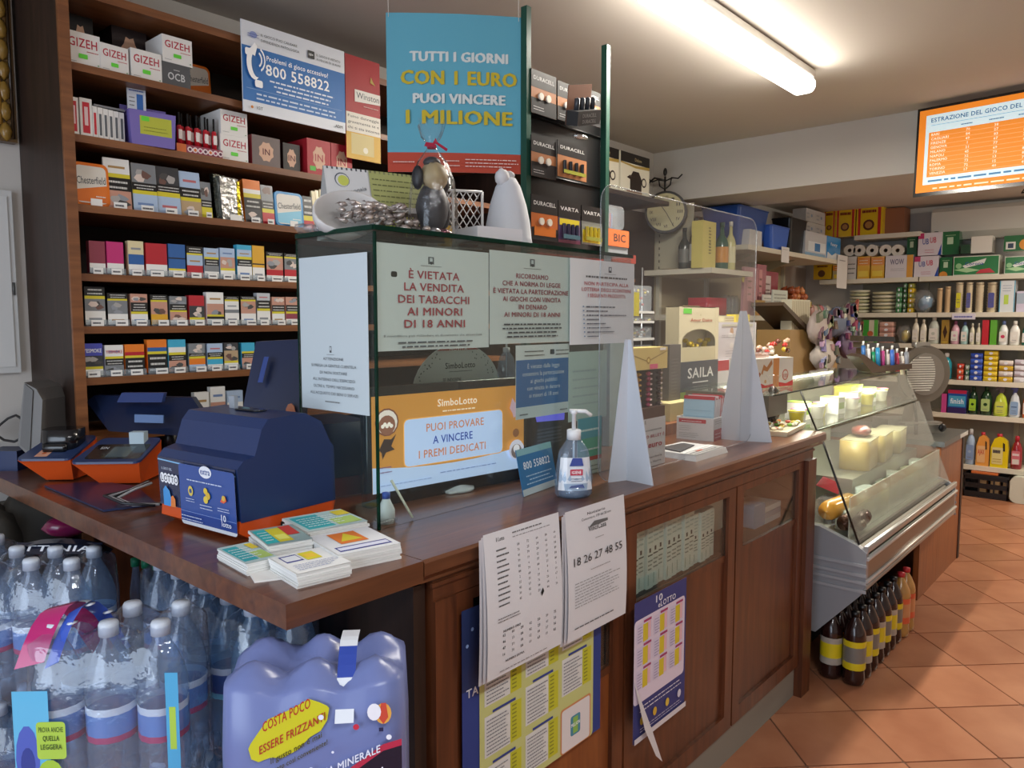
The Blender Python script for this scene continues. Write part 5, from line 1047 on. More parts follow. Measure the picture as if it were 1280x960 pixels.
# ================================================================== BATTERY RACK
t = thing('battery_rack', 'tall display rack with two dark green posts holding battery blister packs', 'rack', (0, 0, 0)); YR = 1.60
px0 = X(657, YR); px1 = X(754, YR); ptop = 2.485
for x in (px0, px1):
    MB().box(x-.011, x+.011, YR-.012, YR+.012, ZT, ptop, '#1d4a3c', 'satin').build('post', t)
for z in (2.16, 1.98, 1.87, 1.72): MB().tube([(px0, YR+.014, z), (px1, YR+.014, z)], .004, '#1d1f20', 'metal').build('crossbar', t)
MB().box(px0, px1, YR+.016, YR+.02, 1.72, 2.25, '#1b1c1d', 'plastic').build('back_panel', t)
MB().box(px0-.01, px1+.01, YR-.06, YR-.012, 1.70, 1.715, '#c9504a').build('price_strip', t)
def blister(u0, v0, u1, v1, y, label, top, low, word, kind, grp='battery blister packs on the green post rack', tilt=0):
    a = at(u0, v0, 'y', y); b = at(u1, v1, 'y', y); w = b.x-a.x; h = (a.z-b.z)
    o = thing('battery_pack', label, 'batteries', (a.x, y, b.z), tilt, grp); q = MB().box(0, w, 0, .003, 0, h, '#1e1c1c', 'gloss'); cv = front(q, 0, w, 0, 0, h, 'satin')
    cv.rect(0, 0, 1, .6, low).rect(0, .6, 1, 1, top)
    cv.text(word, .5, .78, .09, '#dcdcda', w=.82)
    if kind == 'coin': cv.rect(.0, .0, 1, .28, '#1c1b1d')
    elif kind == 'bunny': cv.rect(0, 0, 1, .36, '#1c1b1d').scrib(.08, .08, .5, .2, 2, '#ccc')
    elif kind == 'aa': cv.rect(.05, .42, .95, .58, '#d3c02c').rect(.0, .0, 1, .08, '#6a2c4a')
    elif kind == 'aaa': cv.rect(0, 0, 1, .52, '#7b7d78').rect(.05, .05, .95, .38, '#c9bb2e')
    q.build('card', o); q = MB()
    if kind in ('coin', 'bunny'):
        for k in (0, 1): 
            q.prism([(w*(.36+.3*k)+.012*math.cos(i*.524), h*.42+.012*math.sin(i*.524)) for i in range(12)], -.006, 0, '#d6d2c6', 'satin', 'y')
        if kind == 'coin': q.box(w*.1, w*.9, -.003, -.0005, h*.1, h*.3, '#c9702e', 'gloss')
    else:
        for k in range(4): q.prism([(w*(.2+.2*k)+.0062*math.cos(i*.785), 0+.0062*math.sin(i*.785)-.006) for i in range(8)], h*.1, h*.46, ['#3a3550', '#c9b62e'][kind == 'aaa'] if kind != 'cells' else '#26272a', 'satin', 'z'); 
        q.box(w*.12, w*.88, -.0125, -.012, h*.1, h*.2, '#4a6a78' if kind == 'aa' else '#9a9a40', 'gloss')
    q.build('cells', o); return o
blister(664, 85, 695, 150, YR-.015, 'black battery card with pale round cells, top left of the rack', '#1f1e1f', '#a8704a', 'DURACELL', 'bunny')
blister(697, 100, 725, 158, YR-.015, 'copper battery card in the middle of the top rack row', '#1f1e1f', '#b0764e', 'DURACELL', 'bunny')
blister(727, 108, 750, 160, YR-.015, 'copper battery card at the right of the top rack row', '#1f1e1f', '#b0764e', 'DURACELL', 'bunny')
blister(664, 168, 695, 226, YR-.02, 'black battery card with two coin cells in the middle rack row', '#1f1e1f', '#a8704a', 'DURACELL', 'bunny')
blister(697, 174, 733, 228, YR-.025, 'copper battery card with upright cells in the middle rack row', '#1f1e1f', '#b0764e', 'DURACELL', 'cells')
blister(664, 242, 697, 303, YR-.03, 'orange and black battery card at the bottom left of the rack', '#1f1e1f', '#b4602a', 'DURACELL', 'coin')
blister(698, 250, 725, 306, YR-.03, 'yellow and purple battery card in the bottom rack row', '#1f1e1f', '#5a4a6e', 'VARTA', 'aa')
blister(727, 256, 752, 308, YR-.03, 'silver and yellow battery card in the bottom rack row', '#1f1e1f', '#6f716e', 'VARTA', 'aaa')
for k in range(4): blister(620+9*k, 221, 628+9*k, 236, YR-.01+.01*k, f'dark battery card hanging edge on left of the near green post, {ORD[k]} from the left', '#222', '#333', 'AA', 'none') if 0 else None
# big multipack jutting from the top row
t2 = thing('battery_pack', 'large copper and black battery multipack jutting forward from the top rack row', 'batteries', (0, 0, 0), 0, 'battery blister packs on the green post rack')
a = at(703, 158, 'y', YR-.06); q = MB(); q.M = Matrix.Translation((a.x, YR-.12, a.z-.01)) @ Matrix.Rotation(R(-14), 4, 'Y') @ Matrix.Rotation(R(16), 4, 'X')
q.box(0, .13, 0, .05, 0, .045, '#28282a', 'card').box(0.0, .13, .045, .048, 0, .12, '#7c4c30', 'card'); cv = front(q, 0, .13, 0, 0, .045, 'card'); cv.text('DURACELL', .5, .55, .25, '#8a8a8a', w=.6).text('DURACELL', .5, .15, .25, '#8a8a8a', w=.6)
q.build('carton', t2); q2 = MB(); q2.M = q.M
for k in range(4): q2.lathe([(.009, .04), (.009, .08), (.004, .082), (.0, .084)], '#3a3e44', 'satin', 10, .03+.03*k, .03)
q2.build('cells', t2); q3 = MB().lathe([(.0, 0), (.028, .003), (.024, .012), (0, .016)], '#d7dadb', 'foil', 12); q3.v = [(x*1.3, y*.6, z) for x, y, z in q3.v]; q3.build('clear_blister', t2, (a.x+.06, YR-.09, a.z-.035))
# hanging loop pack and lighters beside the rack (orange display cards)
t = thing('lighter_display', 'orange and clear hanging lighter display just right of the battery rack', 'display', (0, 0, 0)); y = 1.68
a = at(757, 288, 'y', y); b = at(786, 310, 'y', y); q = MB().box(a.x, b.x, y, y+.004, b.z-.0, a.z+.01, '#dc6a28'); cv = front(q, a.x, b.x, y, b.z, a.z+.01); cv.text('BIC', .6, .3, .45, '#2c221c', w=.5).poly([(.01, .02), (.02, .03), (.015, .035)], '#2c221c'); q.build('card', t)
c = at(759, 255, 'y', y); d = at(780, 288, 'y', y); q = MB().rbox(c.x, d.x, d.z, c.z, y, y+.03, .02, '#fff', 'tray_clear', 'y'); q.build('blister', t); q = MB()
for k in range(4): q.box(c.x+.008+.012*k, c.x+.016+.012*k, y+.01, y+.02, d.z+.004, c.z-.03, ['#8a90b8', '#c9c6c0', '#a0606a', '#7a86a8'][k], 'gloss')
q.build('lighters', t); q = MB().box(a.x+.02, b.x, y+.005, y+.03, ZT, b.z+.01, '#8b8f94', 'plastic'); q.build('stand', t)
# confectionery stand glimpsed at the right of the notices
t = thing('sweets_stand', 'wire stand of small wrapped sweets between the notices and the cream box', 'stand', (0, 0, 0)); y = 2.0
for k, (v0, v1) in enumerate(((356, 392), (396, 404), (408, 425), (432, 455))):
    a = at(792, v0, 'y', y); b = at(818, v1, 'y', y); q = MB().box(a.x, b.x, y, y+.1, b.z, b.z+.012, '#c9c6c0', 'plastic').rbox(a.x, b.x-.01, b.z+.012, a.z, y+.012, y+.09, .012, '#fff', 'tray_clear', 'y'); q.build('tray', t)
    q = MB(); rn = random.Random(k)
    for i in range(26): q.blob((rn.uniform(a.x+.01, b.x-.01), rn.uniform(y+.02, y+.08), rn.uniform(b.z+.015, a.z-.012)), (.008, .007, .007), rn.choice(['#c9c4ba', '#8d6a4a', '#d9d6cf', '#b04a4a', '#d8c046']), 'gloss', 6, 4)
    o = q.build('sweets', t); o['kind'] = 'stuff'
a = at(792, 330, 'y', y); b = at(822, 455, 'y', y); q = MB()
for x in (a.x, b.x): q.tube([(x, y+.1, 0), (x, y+.1, a.z)], .005, '#b9bcc0', 'metal')
q.build('frame', t)
a = at(764, 316, 'y', 1.5); b = at(793, 330, 'y', 1.5); q = MB().box(a.x, b.x, 1.5, 1.53, ZT, a.z, '#b9c0c6', 'plastic').box(a.x, b.x, 1.494, 1.5, b.z, a.z, '#c9432f'); tag(q.build('display_stand'), 'pale display column with a red header strip behind the bulleted notice', 'stand')
a = at(790, 365, 'y', 1.52); b = at(797, 395, 'y', 1.52); tag(MB().box(a.x, b.x+.01, 1.52, 1.524, b.z, a.z, '#d3c62c').build('price_card'), 'narrow yellow card beside the right end of the notices', 'card')

# ================================================================== SNEEZE SCREEN AND EASELS
t = thing('sneeze_screen', 'clear acrylic sneeze screen with rounded top corners on the counter', 'screen', (0, 0, 0)); y = 1.165
a = at(752, 235, 'y', y); b = at(947, 275, 'y', y); o = rr(a.x, b.x, ZT+.004, 1.862, .05, 5)
MB().prism(o, y, y+.004, '#fff', 'acrylic', 'y').build('panel', t)
q = MB(); q.tube([(p[0], y+.002, p[1]) for p in o]+[(o[0][0], y+.002, o[0][1])], .0016, '#c9d0cc', 'tray_clear', 4); q.build('panel_edge', t)
def easel(u_apex, v_apex, uL, uM, uR, vb, y, label):
    """two folded triangular wings of white card"""
    A = at(u_apex, v_apex, 'y', y); base = ZT; k = A.z-base
    t = thing('easel_foot', label, 'support', (0, 0, 0))
    Lp = at(uL, vb[0], 'z', base); Mp = at(uM, vb[1], 'z', base); Rp = at(uR, vb[2], 'z', base)
    At = Vector((Mp.x, Mp.y, A.z)); q = MB()
    def wing(a, b, c, d, col, th=.003):
        n = (b-a).cross(d-a).normalized()*th; q.add([a, b, c, d, a+n, b+n, c+n, d+n], [(0, 1, 2, 3), (4, 7, 6, 5), (0, 4, 5, 1), (1, 5, 6, 2), (2, 6, 7, 3), (3, 7, 4, 0)], col, 'paper')
    e = .012
    wing(Lp, Mp, At, At+(Lp-Mp).normalized()*e, '#c3c8d0'); wing(Mp, Rp, At+(Rp-Mp).normalized()*e, At, '#c3c8d0')
    q.build('folded_card', t); return t
easel(788, 425, 760, 783, 817, (603, 600, 607), 1.12, 'tall white folded card foot beside the glass case notices')
easel(930, 388, 897, 925, 965, (548, 551, 553), 1.13, 'tall white folded card foot beside the mask box')

# ================================================================== COUNTER TOP GOODS
# price card
t = thing('price_card', 'white card announcing a euro prize in red letters leaning beside the left folded foot', 'card', (0, 0, 0))
a = at(797, 588, 'z', ZT); b = at(831, 578, 'z', ZT); Uv = Vector((b.x-a.x, b.y-a.y, 0)); w = Uv.length; h = .15
q = MB(); cv = Canvas(q, (a.x, a.y, ZT), Uv, (0, .0, 1), w, h, 'paper'); cv.k = 0; cv.rect(0, 0, 1, 1, '#d9d8d4').text('È', .25, .9, .06, '#333').text('conveniente', .5, .74, .045, '#333', False, w=.7).text('TUO BILLET È', .52, .6, .06, '#a83240', w=.86).text("L'", .3, .44, .06, '#333').text('euro', .6, .4, .12, '#b02c38', w=.5).text('Tabaccheria', .55, .18, .045, '#333', False, w=.6).text('La Nuova', .6, .08, .045, '#333', False, w=.45)
q.box(.01, .03, .0, .0, 0, 0, '#fff') if 0 else None; n = Uv.cross(Vector((0, 0, 1))).normalized(); q.add([cv.P(0, 0)-n*.004, cv.P(w, 0)-n*.004, cv.P(w, h)-n*.004, cv.P(0, h)-n*.004], [(3, 2, 1, 0)], '#cfcfcc', 'paper'); q.build('card', t)
# coin tray / card reader with magazine
t = thing('coin_tray', 'white and grey rubber coin tray with a newspaper edge on the counter', 'tray', (2.29, 1.22, ZT), R(3))
q = MB().prism([(-.12, -.09), (.11, -.1), (.13, .08), (-.1, .1)], .0, .018, '#d6d6d4', 'plastic', top=(.94, .94)); q.build('body', t)
MB().prism([(-.09, -.02), (.06, .0), (.08, .05), (-.06, .07)], .019, .022, '#2a2c30', 'rubber').build('pad', t)
q = MB(); cv = Canvas(q, (-.11, -.085, .0195), (1, 0, 0), (0, 1, 0), .22, .06, 'paper'); cv.rect(0, 0, 1, 1, '#dcdcd8').scrib(.05, .1, .95, .9, 3, '#7a7a80').rect(.3, .4, .5, .6, '#d06a4a'); q.build('printed_strip', t)
# mask box
a = at(848, 545, 'z', ZT); b = at(892, 552, 'z', ZT)
t = thing('mask_box', 'open white and red box of individually wrapped blue face masks', 'box', (b.x, b.y, ZT), R(0))
wA = .105; wB = .13; hb = .085
ang = math.atan2(a.y-b.y, a.x-b.x)   # left face runs from b to a
t.rotation_euler = (0, 0, R(6))
q = MB(); q.box(-.004, 0, 0, .145, 0, hb, '#dcdad8').box(0, wB, 0, .003, 0, hb, '#dcdad8').box(0, wB, .142, .145, 0, hb, '#dcdad8').box(wB-.003, wB, .003, .142, 0, hb, '#dcdad8').box(0, wB, .003, .142, 0, .003, '#dcdad8')
cv = Canvas(q, (-.0045, .145, 0), (0, -1, 0), (0, 0, 1), .145, hb); cv.rect(.06, .76, .8, .93, '#c22f3c').scrib(.14, .8, .7, .89, 1, '#fff').scrib(.08, .4, .4, .66, 3, '#9a9a9a').scrib(.08, .1, .6, .34, 3, '#8b8b8b')
cv = Canvas(q, (0, -.0005, 0), (1, 0, 0), (0, 0, 1), wB, hb); cv.rect(0, .0, 1, .5, '#b23644').scrib(.08, .72, .8, .92, 2, '#888').rrect(.55, .2, .72, .42, .004, '#e0b9bd').rrect(.76, .2, .95, .42, .004, '#e0b9bd').rrect(.62, .58, .72, .7, .002, '#999').scrib(.05, .1, .5, .4, 2, '#e0b9bd'); q.build('carton', t)
for k in range(9):
    q = MB(); x = .008+k*.0135; q.M = Matrix.Translation((x, .008, .01)) @ Matrix.Rotation(R(6), 4, 'Y'); q.box(0, .004, 0, .12, 0, .15-.004*(k % 3), '#a9cddf' if k == 0 else '#d8d4d6', 'gloss').box(-.0006, .0046, 0, .12, .138, .151-.004*(k % 3), '#c22f3c' if k % 2 == 0 else '#d8c9cc', 'gloss')
    if k > 4: q.box(.0, .004, -.0008, 0, 0, .148, '#c22f3c', 'gloss')
    for s in range(4): q.box(-.0008, 0, .01, .11, .03+s*.022, .0315+s*.022, '#8fb8ce', 'gloss')
    o = q.build('face_mask_pouch'); o.matrix_world = Matrix.Translation((b.x, b.y, ZT+.004)) @ Matrix.Rotation(R(6), 4, 'Z')
    tag(o, 'wrapped face mask pouch standing in the white and red box', 'mask', 'wrapped face masks in the box')
# goods behind the screen: planes at measured distance
def stand_box(name, u0, v0, u1, v1, y, dpt, label, col, draw=None, cat='box', z=None, m='card', rz=0, group=None, down=True):
    """box whose front lies on plane y; bottom from z or v1; reaches down to z when given"""
    a = at(u0, v0, 'y', y); b = at(u1, v1, 'y', y); z0 = b.z if z is None else z; w = b.x-a.x
    q = MB().box(0, w, 0, dpt, 0, a.z-z0, col, m)
    if draw: draw(front(q, 0, w, 0, 0, a.z-z0, m))
    return tag(q.build(name, None, (a.x, y, z0), rz), label, cat, group)
t = thing('sweet_dispenser', 'tall cream box of lemon sweets with a rounded opening behind the mask box', 'dispenser', (0, 0, 0)); y = 1.62
a = at(849, 383, 'y', y); b = at(897, 452, 'y', y); ztop, zb = a.z, b.z; w = b.x-a.x
q = MB(); q.box(a.x, b.x, y+.06, y+.064, zb, ztop, '#ddd2ae').box(a.x, a.x+.003, y, y+.06, zb, ztop, '#d3c7a2').box(b.x-.003, b.x, y, y+.06, zb, ztop, '#d3c7a2').box(a.x, b.x, y, y+.003, zb, zb+.075, '#cfc39c').box(a.x, b.x, y, y+.064, ztop-.003, ztop, '#ddd2ae').box(a.x, b.x, y, y+.06, zb, zb+.003, '#ddd2ae')
n = 12; arc = [(a.x+w/2-w*.42*math.cos(math.pi*i/n), zb+.10+.055*math.sin(math.pi*i/n)) for i in range(n+1)]
P = [(a.x, zb+.075)]+[(a.x, ztop), (b.x, ztop), (b.x, zb+.075)]; 
for i in range(n): q.add([(arc[i][0], y, arc[i][1]), (arc[i+1][0], y, arc[i+1][1]), (arc[i+1][0], y, ztop), (arc[i][0], y, ztop)], [(0, 1, 2, 3)], '#ddd2ae')
q.box(a.x, arc[0][0], y-.001, y+.001, zb, ztop, '#ddd2ae').box(arc[-1][0], b.x, y-.001, y+.001, zb, ztop, '#ddd2ae')
cv = Canvas(q, (a.x, y, zb), (1, 0, 0), (0, 0, 1), w, ztop-zb); cv.k = 4; cv.rrect(.1, .88, .3, .97, .002, '#63d23a').text('Amor Dolce', .55, .74, .06, '#b0402c', w=.55).disc(.52, .86, .004, '#a9a07a'); q.build('carton', t)
rn = random.Random(2)
for k in range(14):
    q = MB().blob((0, 0, 0), (.014, .011, .011), '#e0c22a', 'gloss', 8, 6); o = q.build('lemon_sweet', None, (rn.uniform(a.x+.02, b.x-.02), rn.uniform(y+.015, y+.05), zb+.078+.012*(k % 3)), rn.uniform(0, 3)); tag(o, 'lemon yellow wrapped sweet in the opening of the tall cream box', 'sweet', 'lemon sweets in the cream box')
def saila(cv): cv.rect(0, .5, 1, 1, '#3f444c').rect(0, 0, 1, .5, '#565b58').rect(0, 0, .25, .5, '#8da23c').text('SAILA', .52, .72, .17, '#dcdcd8', w=.68).rect(.3, .63, .72, .65, '#c9c9c6').disc(.5, .42, .018, '#8d9092').disc(.42, .36, .012, '#b9bcbc').disc(.6, .36, .012, '#b9bcbc').poly([(cv.w*.4, cv.h*.35), (cv.w*.7, cv.h*.5), (cv.w*.65, cv.h*.3)], '#a3a6a8')
stand_box('sweet_box', 851, 453, 896, 520, 1.615, .08, 'dark grey and green sweet box carrying the tall cream dispenser', '#3f444c', saila, z=ZT+.0)
stand_box('grey_display', 837, 431, 850, 505, 1.56, .03, 'slim dark grey display column beside the cream sweet box', '#5f5a54', lambda cv: cv.scrib(.2, .3, .8, .85, 14, '#77726b', .4), 'display', z=ZT)
def gold(cv): cv.rect(0, .0, 1, 1, '#c9b169').poly([(0, cv.h*.8), (cv.w*.5, cv.h*.35), (cv.w, cv.h*.8), (cv.w, cv.h*.84), (cv.w*.5, cv.h*.4), (0, cv.h*.84)], '#8f7838').disc(.52, .42, .014, '#9a7a30').disc(.52, .42, .008, '#d9bf6a').rect(.8, .86, .95, .97, '#e8e6e0').rect(.55, .02, .75, .24, '#d05a78')
stand_box('chocolate_display', 783, 436, 834, 462, 1.52, .08, 'gold envelope style chocolate box with a rosette behind the screen', '#c9b169', gold, z=at(800, 463, 'y', 1.52).z)
t = thing('chocolate_rack', 'dark rack of gold, pink and brown wrapped chocolate rolls under the gold box', 'rack', (0, 0, 0)); y = 1.525
a = at(783, 463, 'y', y); b = at(834, 506, 'y', y); q = MB().box(a.x, b.x, y+.03, y+.07, ZT, a.z-.001, '#2b211c').box(a.x, b.x, y, y+.03, ZT, b.z, '#4a2f22'); q.build('case', t)
w = b.x-a.x
for j, (fx, c) in enumerate(((.12, '#3a3560'), (.34, '#c9a24a'), (.6, '#c05a78'), (.86, '#4f3a34'))):
    for i in range(7):
        z = b.z+.01+i*(a.z-b.z-.012)/7; q = MB().blob((a.x+w*fx, y+.015, z), (.0125, .012, .0095), c, 'chocfoil', 8, 5, .05); q.box(a.x+w*fx-.007, a.x+w*fx+.007, y+.002, y+.003, z-.003, z+.003, '#e0cfc6' if j > 1 else c, 'gloss'); q.build('wrapped_chocolate', t)
stand_box('cream_tray', 838, 505, 868, 514, 1.5, .1, 'low cream tray between the grey column and the mask box', '#cfc38a', None, 'tray', z=ZT+.045)
stand_box('wooden_block', 833, 514, 862, 540, 1.47, .13, 'orange brown wooden box under the low cream tray', '#a8602c', None, 'box', z=ZT, m='card') if 0 else None
o = MB().box(0, .16, 0, .13, 0, .044, '#9a5a2c', 'wood_light').build('wooden_box', None, (at(833, 540, 'y', 1.47).x, 1.47, ZT)); tag(o, 'orange brown wooden box under the low cream tray', 'box')
def girl(cv): cv.rect(0, 0, 1, 1, '#d2ced2').disc(.35, .76, .02, '#c9a07a').disc(.32, .66, .028, '#e4e2e2', .014).scrib(.1, .6, .6, .7, 2, '#888').disc(.35, .4, .02, '#e0dcd8', .014).scrib(.2, .1, .8, .3, 3, '#9a96a0').rect(.1, .9, .9, .95, '#c9c6b0')
stand_box('printed_carton', 897, 403, 944, 452, 1.66, .1, 'pale printed sweet carton behind the right folded foot', '#d2ced2', girl, z=at(900, 452, 'y', 1.66).z)
stand_box('yellow_tin', 920, 393, 937, 403, 1.68, .05, 'small yellow lid topping the pale printed carton', '#d3bf3a', None, 'tin', z=at(920, 402.6, 'y', 1.68).z)
stand_box('white_cartons', 905, 395, 919, 403, 1.69, .05, 'small patterned packet on top of the pale printed carton', '#c9bf9a', lambda cv: cv.scrib(.1, .1, .9, .9, 2, '#7a5a3a'), 'packet', z=at(905, 402.6, 'y', 1.69).z)
def redw(cv): cv.rect(0, .8, 1, 1, '#b8303a').scrib(.5, .5, .9, .7, 2, '#c96a3a')
stand_box('red_topped_carton', 896, 451, 930, 476, 1.65, .11, 'white carton with a red upper edge supporting the pale printed carton', '#d0cfd2', redw, z=ZT)
DZ = 1.205  # deli glass top
# chocolate boxes on and before the glass deli top
def bueno(cv): cv.rect(0, .0, 1, .25, '#b8303a').rect(0, .85, 1, 1, '#dfdcd8').text('bueno', .5, .5, .28, '#26201f', w=.8).text('Kinder', .6, .88, .1, '#c22f3c', w=.4)
stand_box('chocolate_box', 952, 449, 984, 487, 1.40, .08, 'white chocolate bar box with large black lettering left of the folded top box', '#d8d4d0', bueno, z=DZ+.007)
stand_box('blue_packets', 941, 450, 953, 490, 1.40, .06, 'pale blue upright packet beside the right folded foot', '#8fb0d0', None, 'packet', z=ZT+.04)
0 and stand_box('packet_stand', 936, 486, 992, 522, 1.45, .09, 'low dark support under the chocolate bar boxes', '#4f463a', None, 'stand', z=ZT)
def kin(cv): cv.rect(0, 0, 1, 1, '#ddd6cd').poly([(.1*cv.w, .3*cv.h), (.3*cv.w, .55*cv.h), (.38*cv.w, .48*cv.h), (.2*cv.w, .22*cv.h)], '#a8683a').poly([(.38*cv.w, .5*cv.h), (.5*cv.w, .8*cv.h), (.66*cv.w, .7*cv.h), (.9*cv.w, .95*cv.h), (.95*cv.w, .8*cv.h), (.7*cv.w, .55*cv.h), (.5*cv.w, .6*cv.h), (.45*cv.w, .45*cv.h)], '#b87a44').poly([(0, 0), (cv.w, 0), (cv.w, .12*cv.h), (.6*cv.w, .08*cv.h), (.4*cv.w, .16*cv.h), (.2*cv.w, .1*cv.h), (0, .16*cv.h)], '#c22f2c').disc(.6, .22, .008, '#caa070')
t = thing('chocolate_carton', 'white and orange open carton of chocolate bars standing on the deli glass top', 'box', (3.02, 1.31, DZ+.008), R(-10))
q = MB().box(0, .19, 0, .12, 0, .125, '#ddd6cd'); kin(front(q, 0, .145, 0, 0, .125)); cv = Canvas(q, (.145, -.0003, 0), (1, 0, 0), (0, 0, 1), .045, .125); cv.rect(0, 0, 1, 1, '#d08a4a')
q.box(.19, .3, .0, .12, 0, .125, '#d9d6d0'); cv = front(q, .19, .3, 0, 0, .125); cv.disc(.45, .4, .024, '#c0604a').disc(.45, .4, .019, '#d9d6d0').text('100', .45, .3, .14, '#b04a3a', w=.3).poly([(0, 0), (cv.w, 0), (cv.w, .2*cv.h), (.5*cv.w, .1*cv.h), (0, .16*cv.h)], '#c22f2c'); q.build('carton', t)
q = MB().rbox(.0, .16, .02, .05, .126, .15, .01, '#c9a890', 'film', 'z').box(.01, .15, .024, .046, .128, .144, '#b98a70', 'gloss'); q.build('wrapped_bar', t)
t = thing('red_packet', 'red wrapped packet with pale lettering at the right of the chocolate carton', 'packet', (3.40, 1.36, DZ+.04), R(-15)); q = MB().prism([(-.06, -.02), (-.02, -.035), (.05, -.025), (.07, 0), (.05, .03), (-.05, .03)], -.01, .01, '#b8283a', 'gloss', 'y'); cv = Canvas(q, (-.045, -.0108, -.01), (1, 0, 0), (0, 0, 1), .08, .024, 'gloss'); cv.text('kinder', .5, .2, .7, '#e6dcdc', w=.8); q.build('packet', t)
# heap of sweets between
for k in range(26):
    rn = random.Random(k+50); u = rn.uniform(946, 985); v = rn.uniform(424, 449); y = 1.48+rn.uniform(-.03, .05); p = at(u, v, 'y', y)
    c = rn.choice(['#d8b23a', '#c23a34', '#d9d4cc', '#d0a890', '#6b3a2c', '#e0d8c8', '#c9b8a8']); 
    if k == 0: heap = thing('sweets_basket', 'heap of mixed sweet packets above the lettered chocolate box', 'sweets', (0, 0, 0))
    MB().blob((p.x, p.y, p.z), (.022, .012, .012), c, 'gloss', 8, 4, .25).build('sweet_packet', heap)
a = at(943, 452, 'y', 1.44); b = at(990, 452, 'y', 1.44); MB().box(a.x, b.x, 1.50, 1.555, DZ+.007, 1.26, '#c9a98a').box(a.x, b.x, 1.494, 1.50, 1.25, 1.27, '#c22f2c').build('carton', heap)
# dark chocolate figure in cellophane near the tray
t = thing('chocolate_figure', 'dark foil chocolate figure in crinkled cellophane standing on the sweet tray', 'chocolate', (3.03, 1.23, ZT+.024)); 
MB().blob((0, 0, .06), (.035, .03, .05), '#3a332e', 'chocfoil', 12, 8, .12).blob((.004, 0, .125), (.026, .024, .032), '#4a423a', 'chocfoil', 10, 6, .12).blob((.03, -.01, .1), (.012, .012, .04), '#2f7a3a', 'gloss', 8, 5).build('figure', t)
MB().lathe([(.05, 0), (.05, .06), (.035, .13), (.014, .165), (.02, .185), (.03, .2)], '#fff', 'cello', 14, caps=False).build('cellophane', t)
t = thing('sweet_tray', 'shallow white tray of colourful sweets at the right end of the counter', 'tray', (3.0, 1.185, ZT), R(8))
q = MB().prism([(-.14, -.06), (.16, -.06), (.16, .07), (-.14, .07)], 0, .02, '#ddd4b8', 'plastic', top=(1.06, 1.1)); q.build('tray', t); rn = random.Random(9)
for k in range(30): MB().blob((rn.uniform(-.13, .15), rn.uniform(-.05, .06), .026), (.018, .013, .007), rn.choice(['#e0c25a', '#d8803a', '#d9d2b8', '#c95a4a', '#7fae4a', '#e6dcc0']), 'gloss', 7, 4, .2).build('sweet', t)
# ================================================================== DELI CASE
dc = thing('deli_case', 'refrigerated deli case with slanted glass front and grey ribbed ends', 'display case', (0, 0, 0))
DX0, DX1 = 3.13, 4.76
prof = [(1.62, .22), (1.06, .205), (.89, .40), (.872, .44), (.872, .575), (.905, .60), (1.06, .655), (1.62, .67)]
for x0, x1 in ((DX0, DX0+.03), (DX1-.03, DX1)):
    q = MB().prism(prof, x0, x1, '#8b8d92', 'plastic', 'x')
    s = -1 if x0 == DX0 else 1; xe = x0 if s < 0 else x1
    for z in (.53, .49, .46, .425): q.prism([(1.62, z), (.868, z-.0), (.868, z-.012), (1.62, z-.012)], xe-.006 if s < 0 else xe, xe if s < 0 else xe+.006, '#9a9ca1', 'plastic', 'x')
    o = q.build('end_panel', dc)
MB().prism([(1.5, .42), (.9, .42), (.885, .45), (.885, .56), (.92, .585), (1.5, .585)], DX0+.031, DX1-.031, '#6f6b64', 'brushed', 'x').build('base', dc)
for z0, z1, y, c in ((.575, .603, .868, '#c9c8c4'), (.545, .558, .862, '#dcdcd8'), (.455, .468, .862, '#dcdcd8'), (.425, .445, .868, '#b0b0ac'), (.50, .512, .876, '#a8a8a4')):
    MB().rbox(y, y+.018, z0, z1, DX0+.005, DX1-.005, .004, c, 'brushed', 'x').build('rail', dc)
MB().box(DX0+.03, DX1-.03, .872, .884, .468, .545, '#8d8378', 'brushed').build('front_strip', dc)
MB().box(DX0+.05, DX1-.03, 1.2, 1.58, .0, .42, '#1a1512', 'matte').build('plinth', dc)
MB().box(DX0+.031, DX1-.031, .93, 1.55, .6, .612, '#b9b7ae', 'brushed').build('well_floor', dc)
MB().box(DX0+.031, DX1-.031, 1.55, 1.56, .6, 1.2, '#8a8a80', 'frost').build('rear_panel', dc)
# glass: slanted front, lower splash glass, upper fascia, top, sides
q = MB().add([(DX0+.01, .905, .605), (DX1-.01, .905, .605), (DX1-.01, 1.075, 1.04), (DX0+.01, 1.075, 1.04), (DX0+.01, .911, .605), (DX1-.01, .911, .605), (DX1-.01, 1.081, 1.04), (DX0+.01, 1.081, 1.04)], [(0, 1, 2, 3), (4, 7, 6, 5), (3, 2, 6, 7), (0, 3, 7, 4), (1, 5, 6, 2)], '#fff', 'glass'); q.build('front_glass', dc)
q = MB().box(DX0+.05, DX1-.04, .955, .96, .612, .78, '#fff', 'frost'); q.build('splash_glass', dc)
q = MB().add([(DX0+.01, 1.085, 1.05), (DX1-.01, 1.085, 1.05), (DX1-.01, 1.15, DZ-.002), (DX0+.01, 1.15, DZ-.002), (DX0+.01, 1.09, 1.05), (DX1-.01, 1.09, 1.05), (DX1-.01, 1.155, DZ-.002), (DX0+.01, 1.155, DZ-.002)], [(0, 1, 2, 3), (4, 7, 6, 5)], '#fff', 'glass'); q.build('upper_glass', dc)
MB().box(2.86, DX1, 1.16, 1.56, DZ, DZ+.006, '#fff', 'glass').build('top_glass', dc)
MB().box(DX0+.012, DX1-.012, 1.09, 1.545, 1.052, 1.058, '#fff', 'glass').build('middle_shelf', dc)
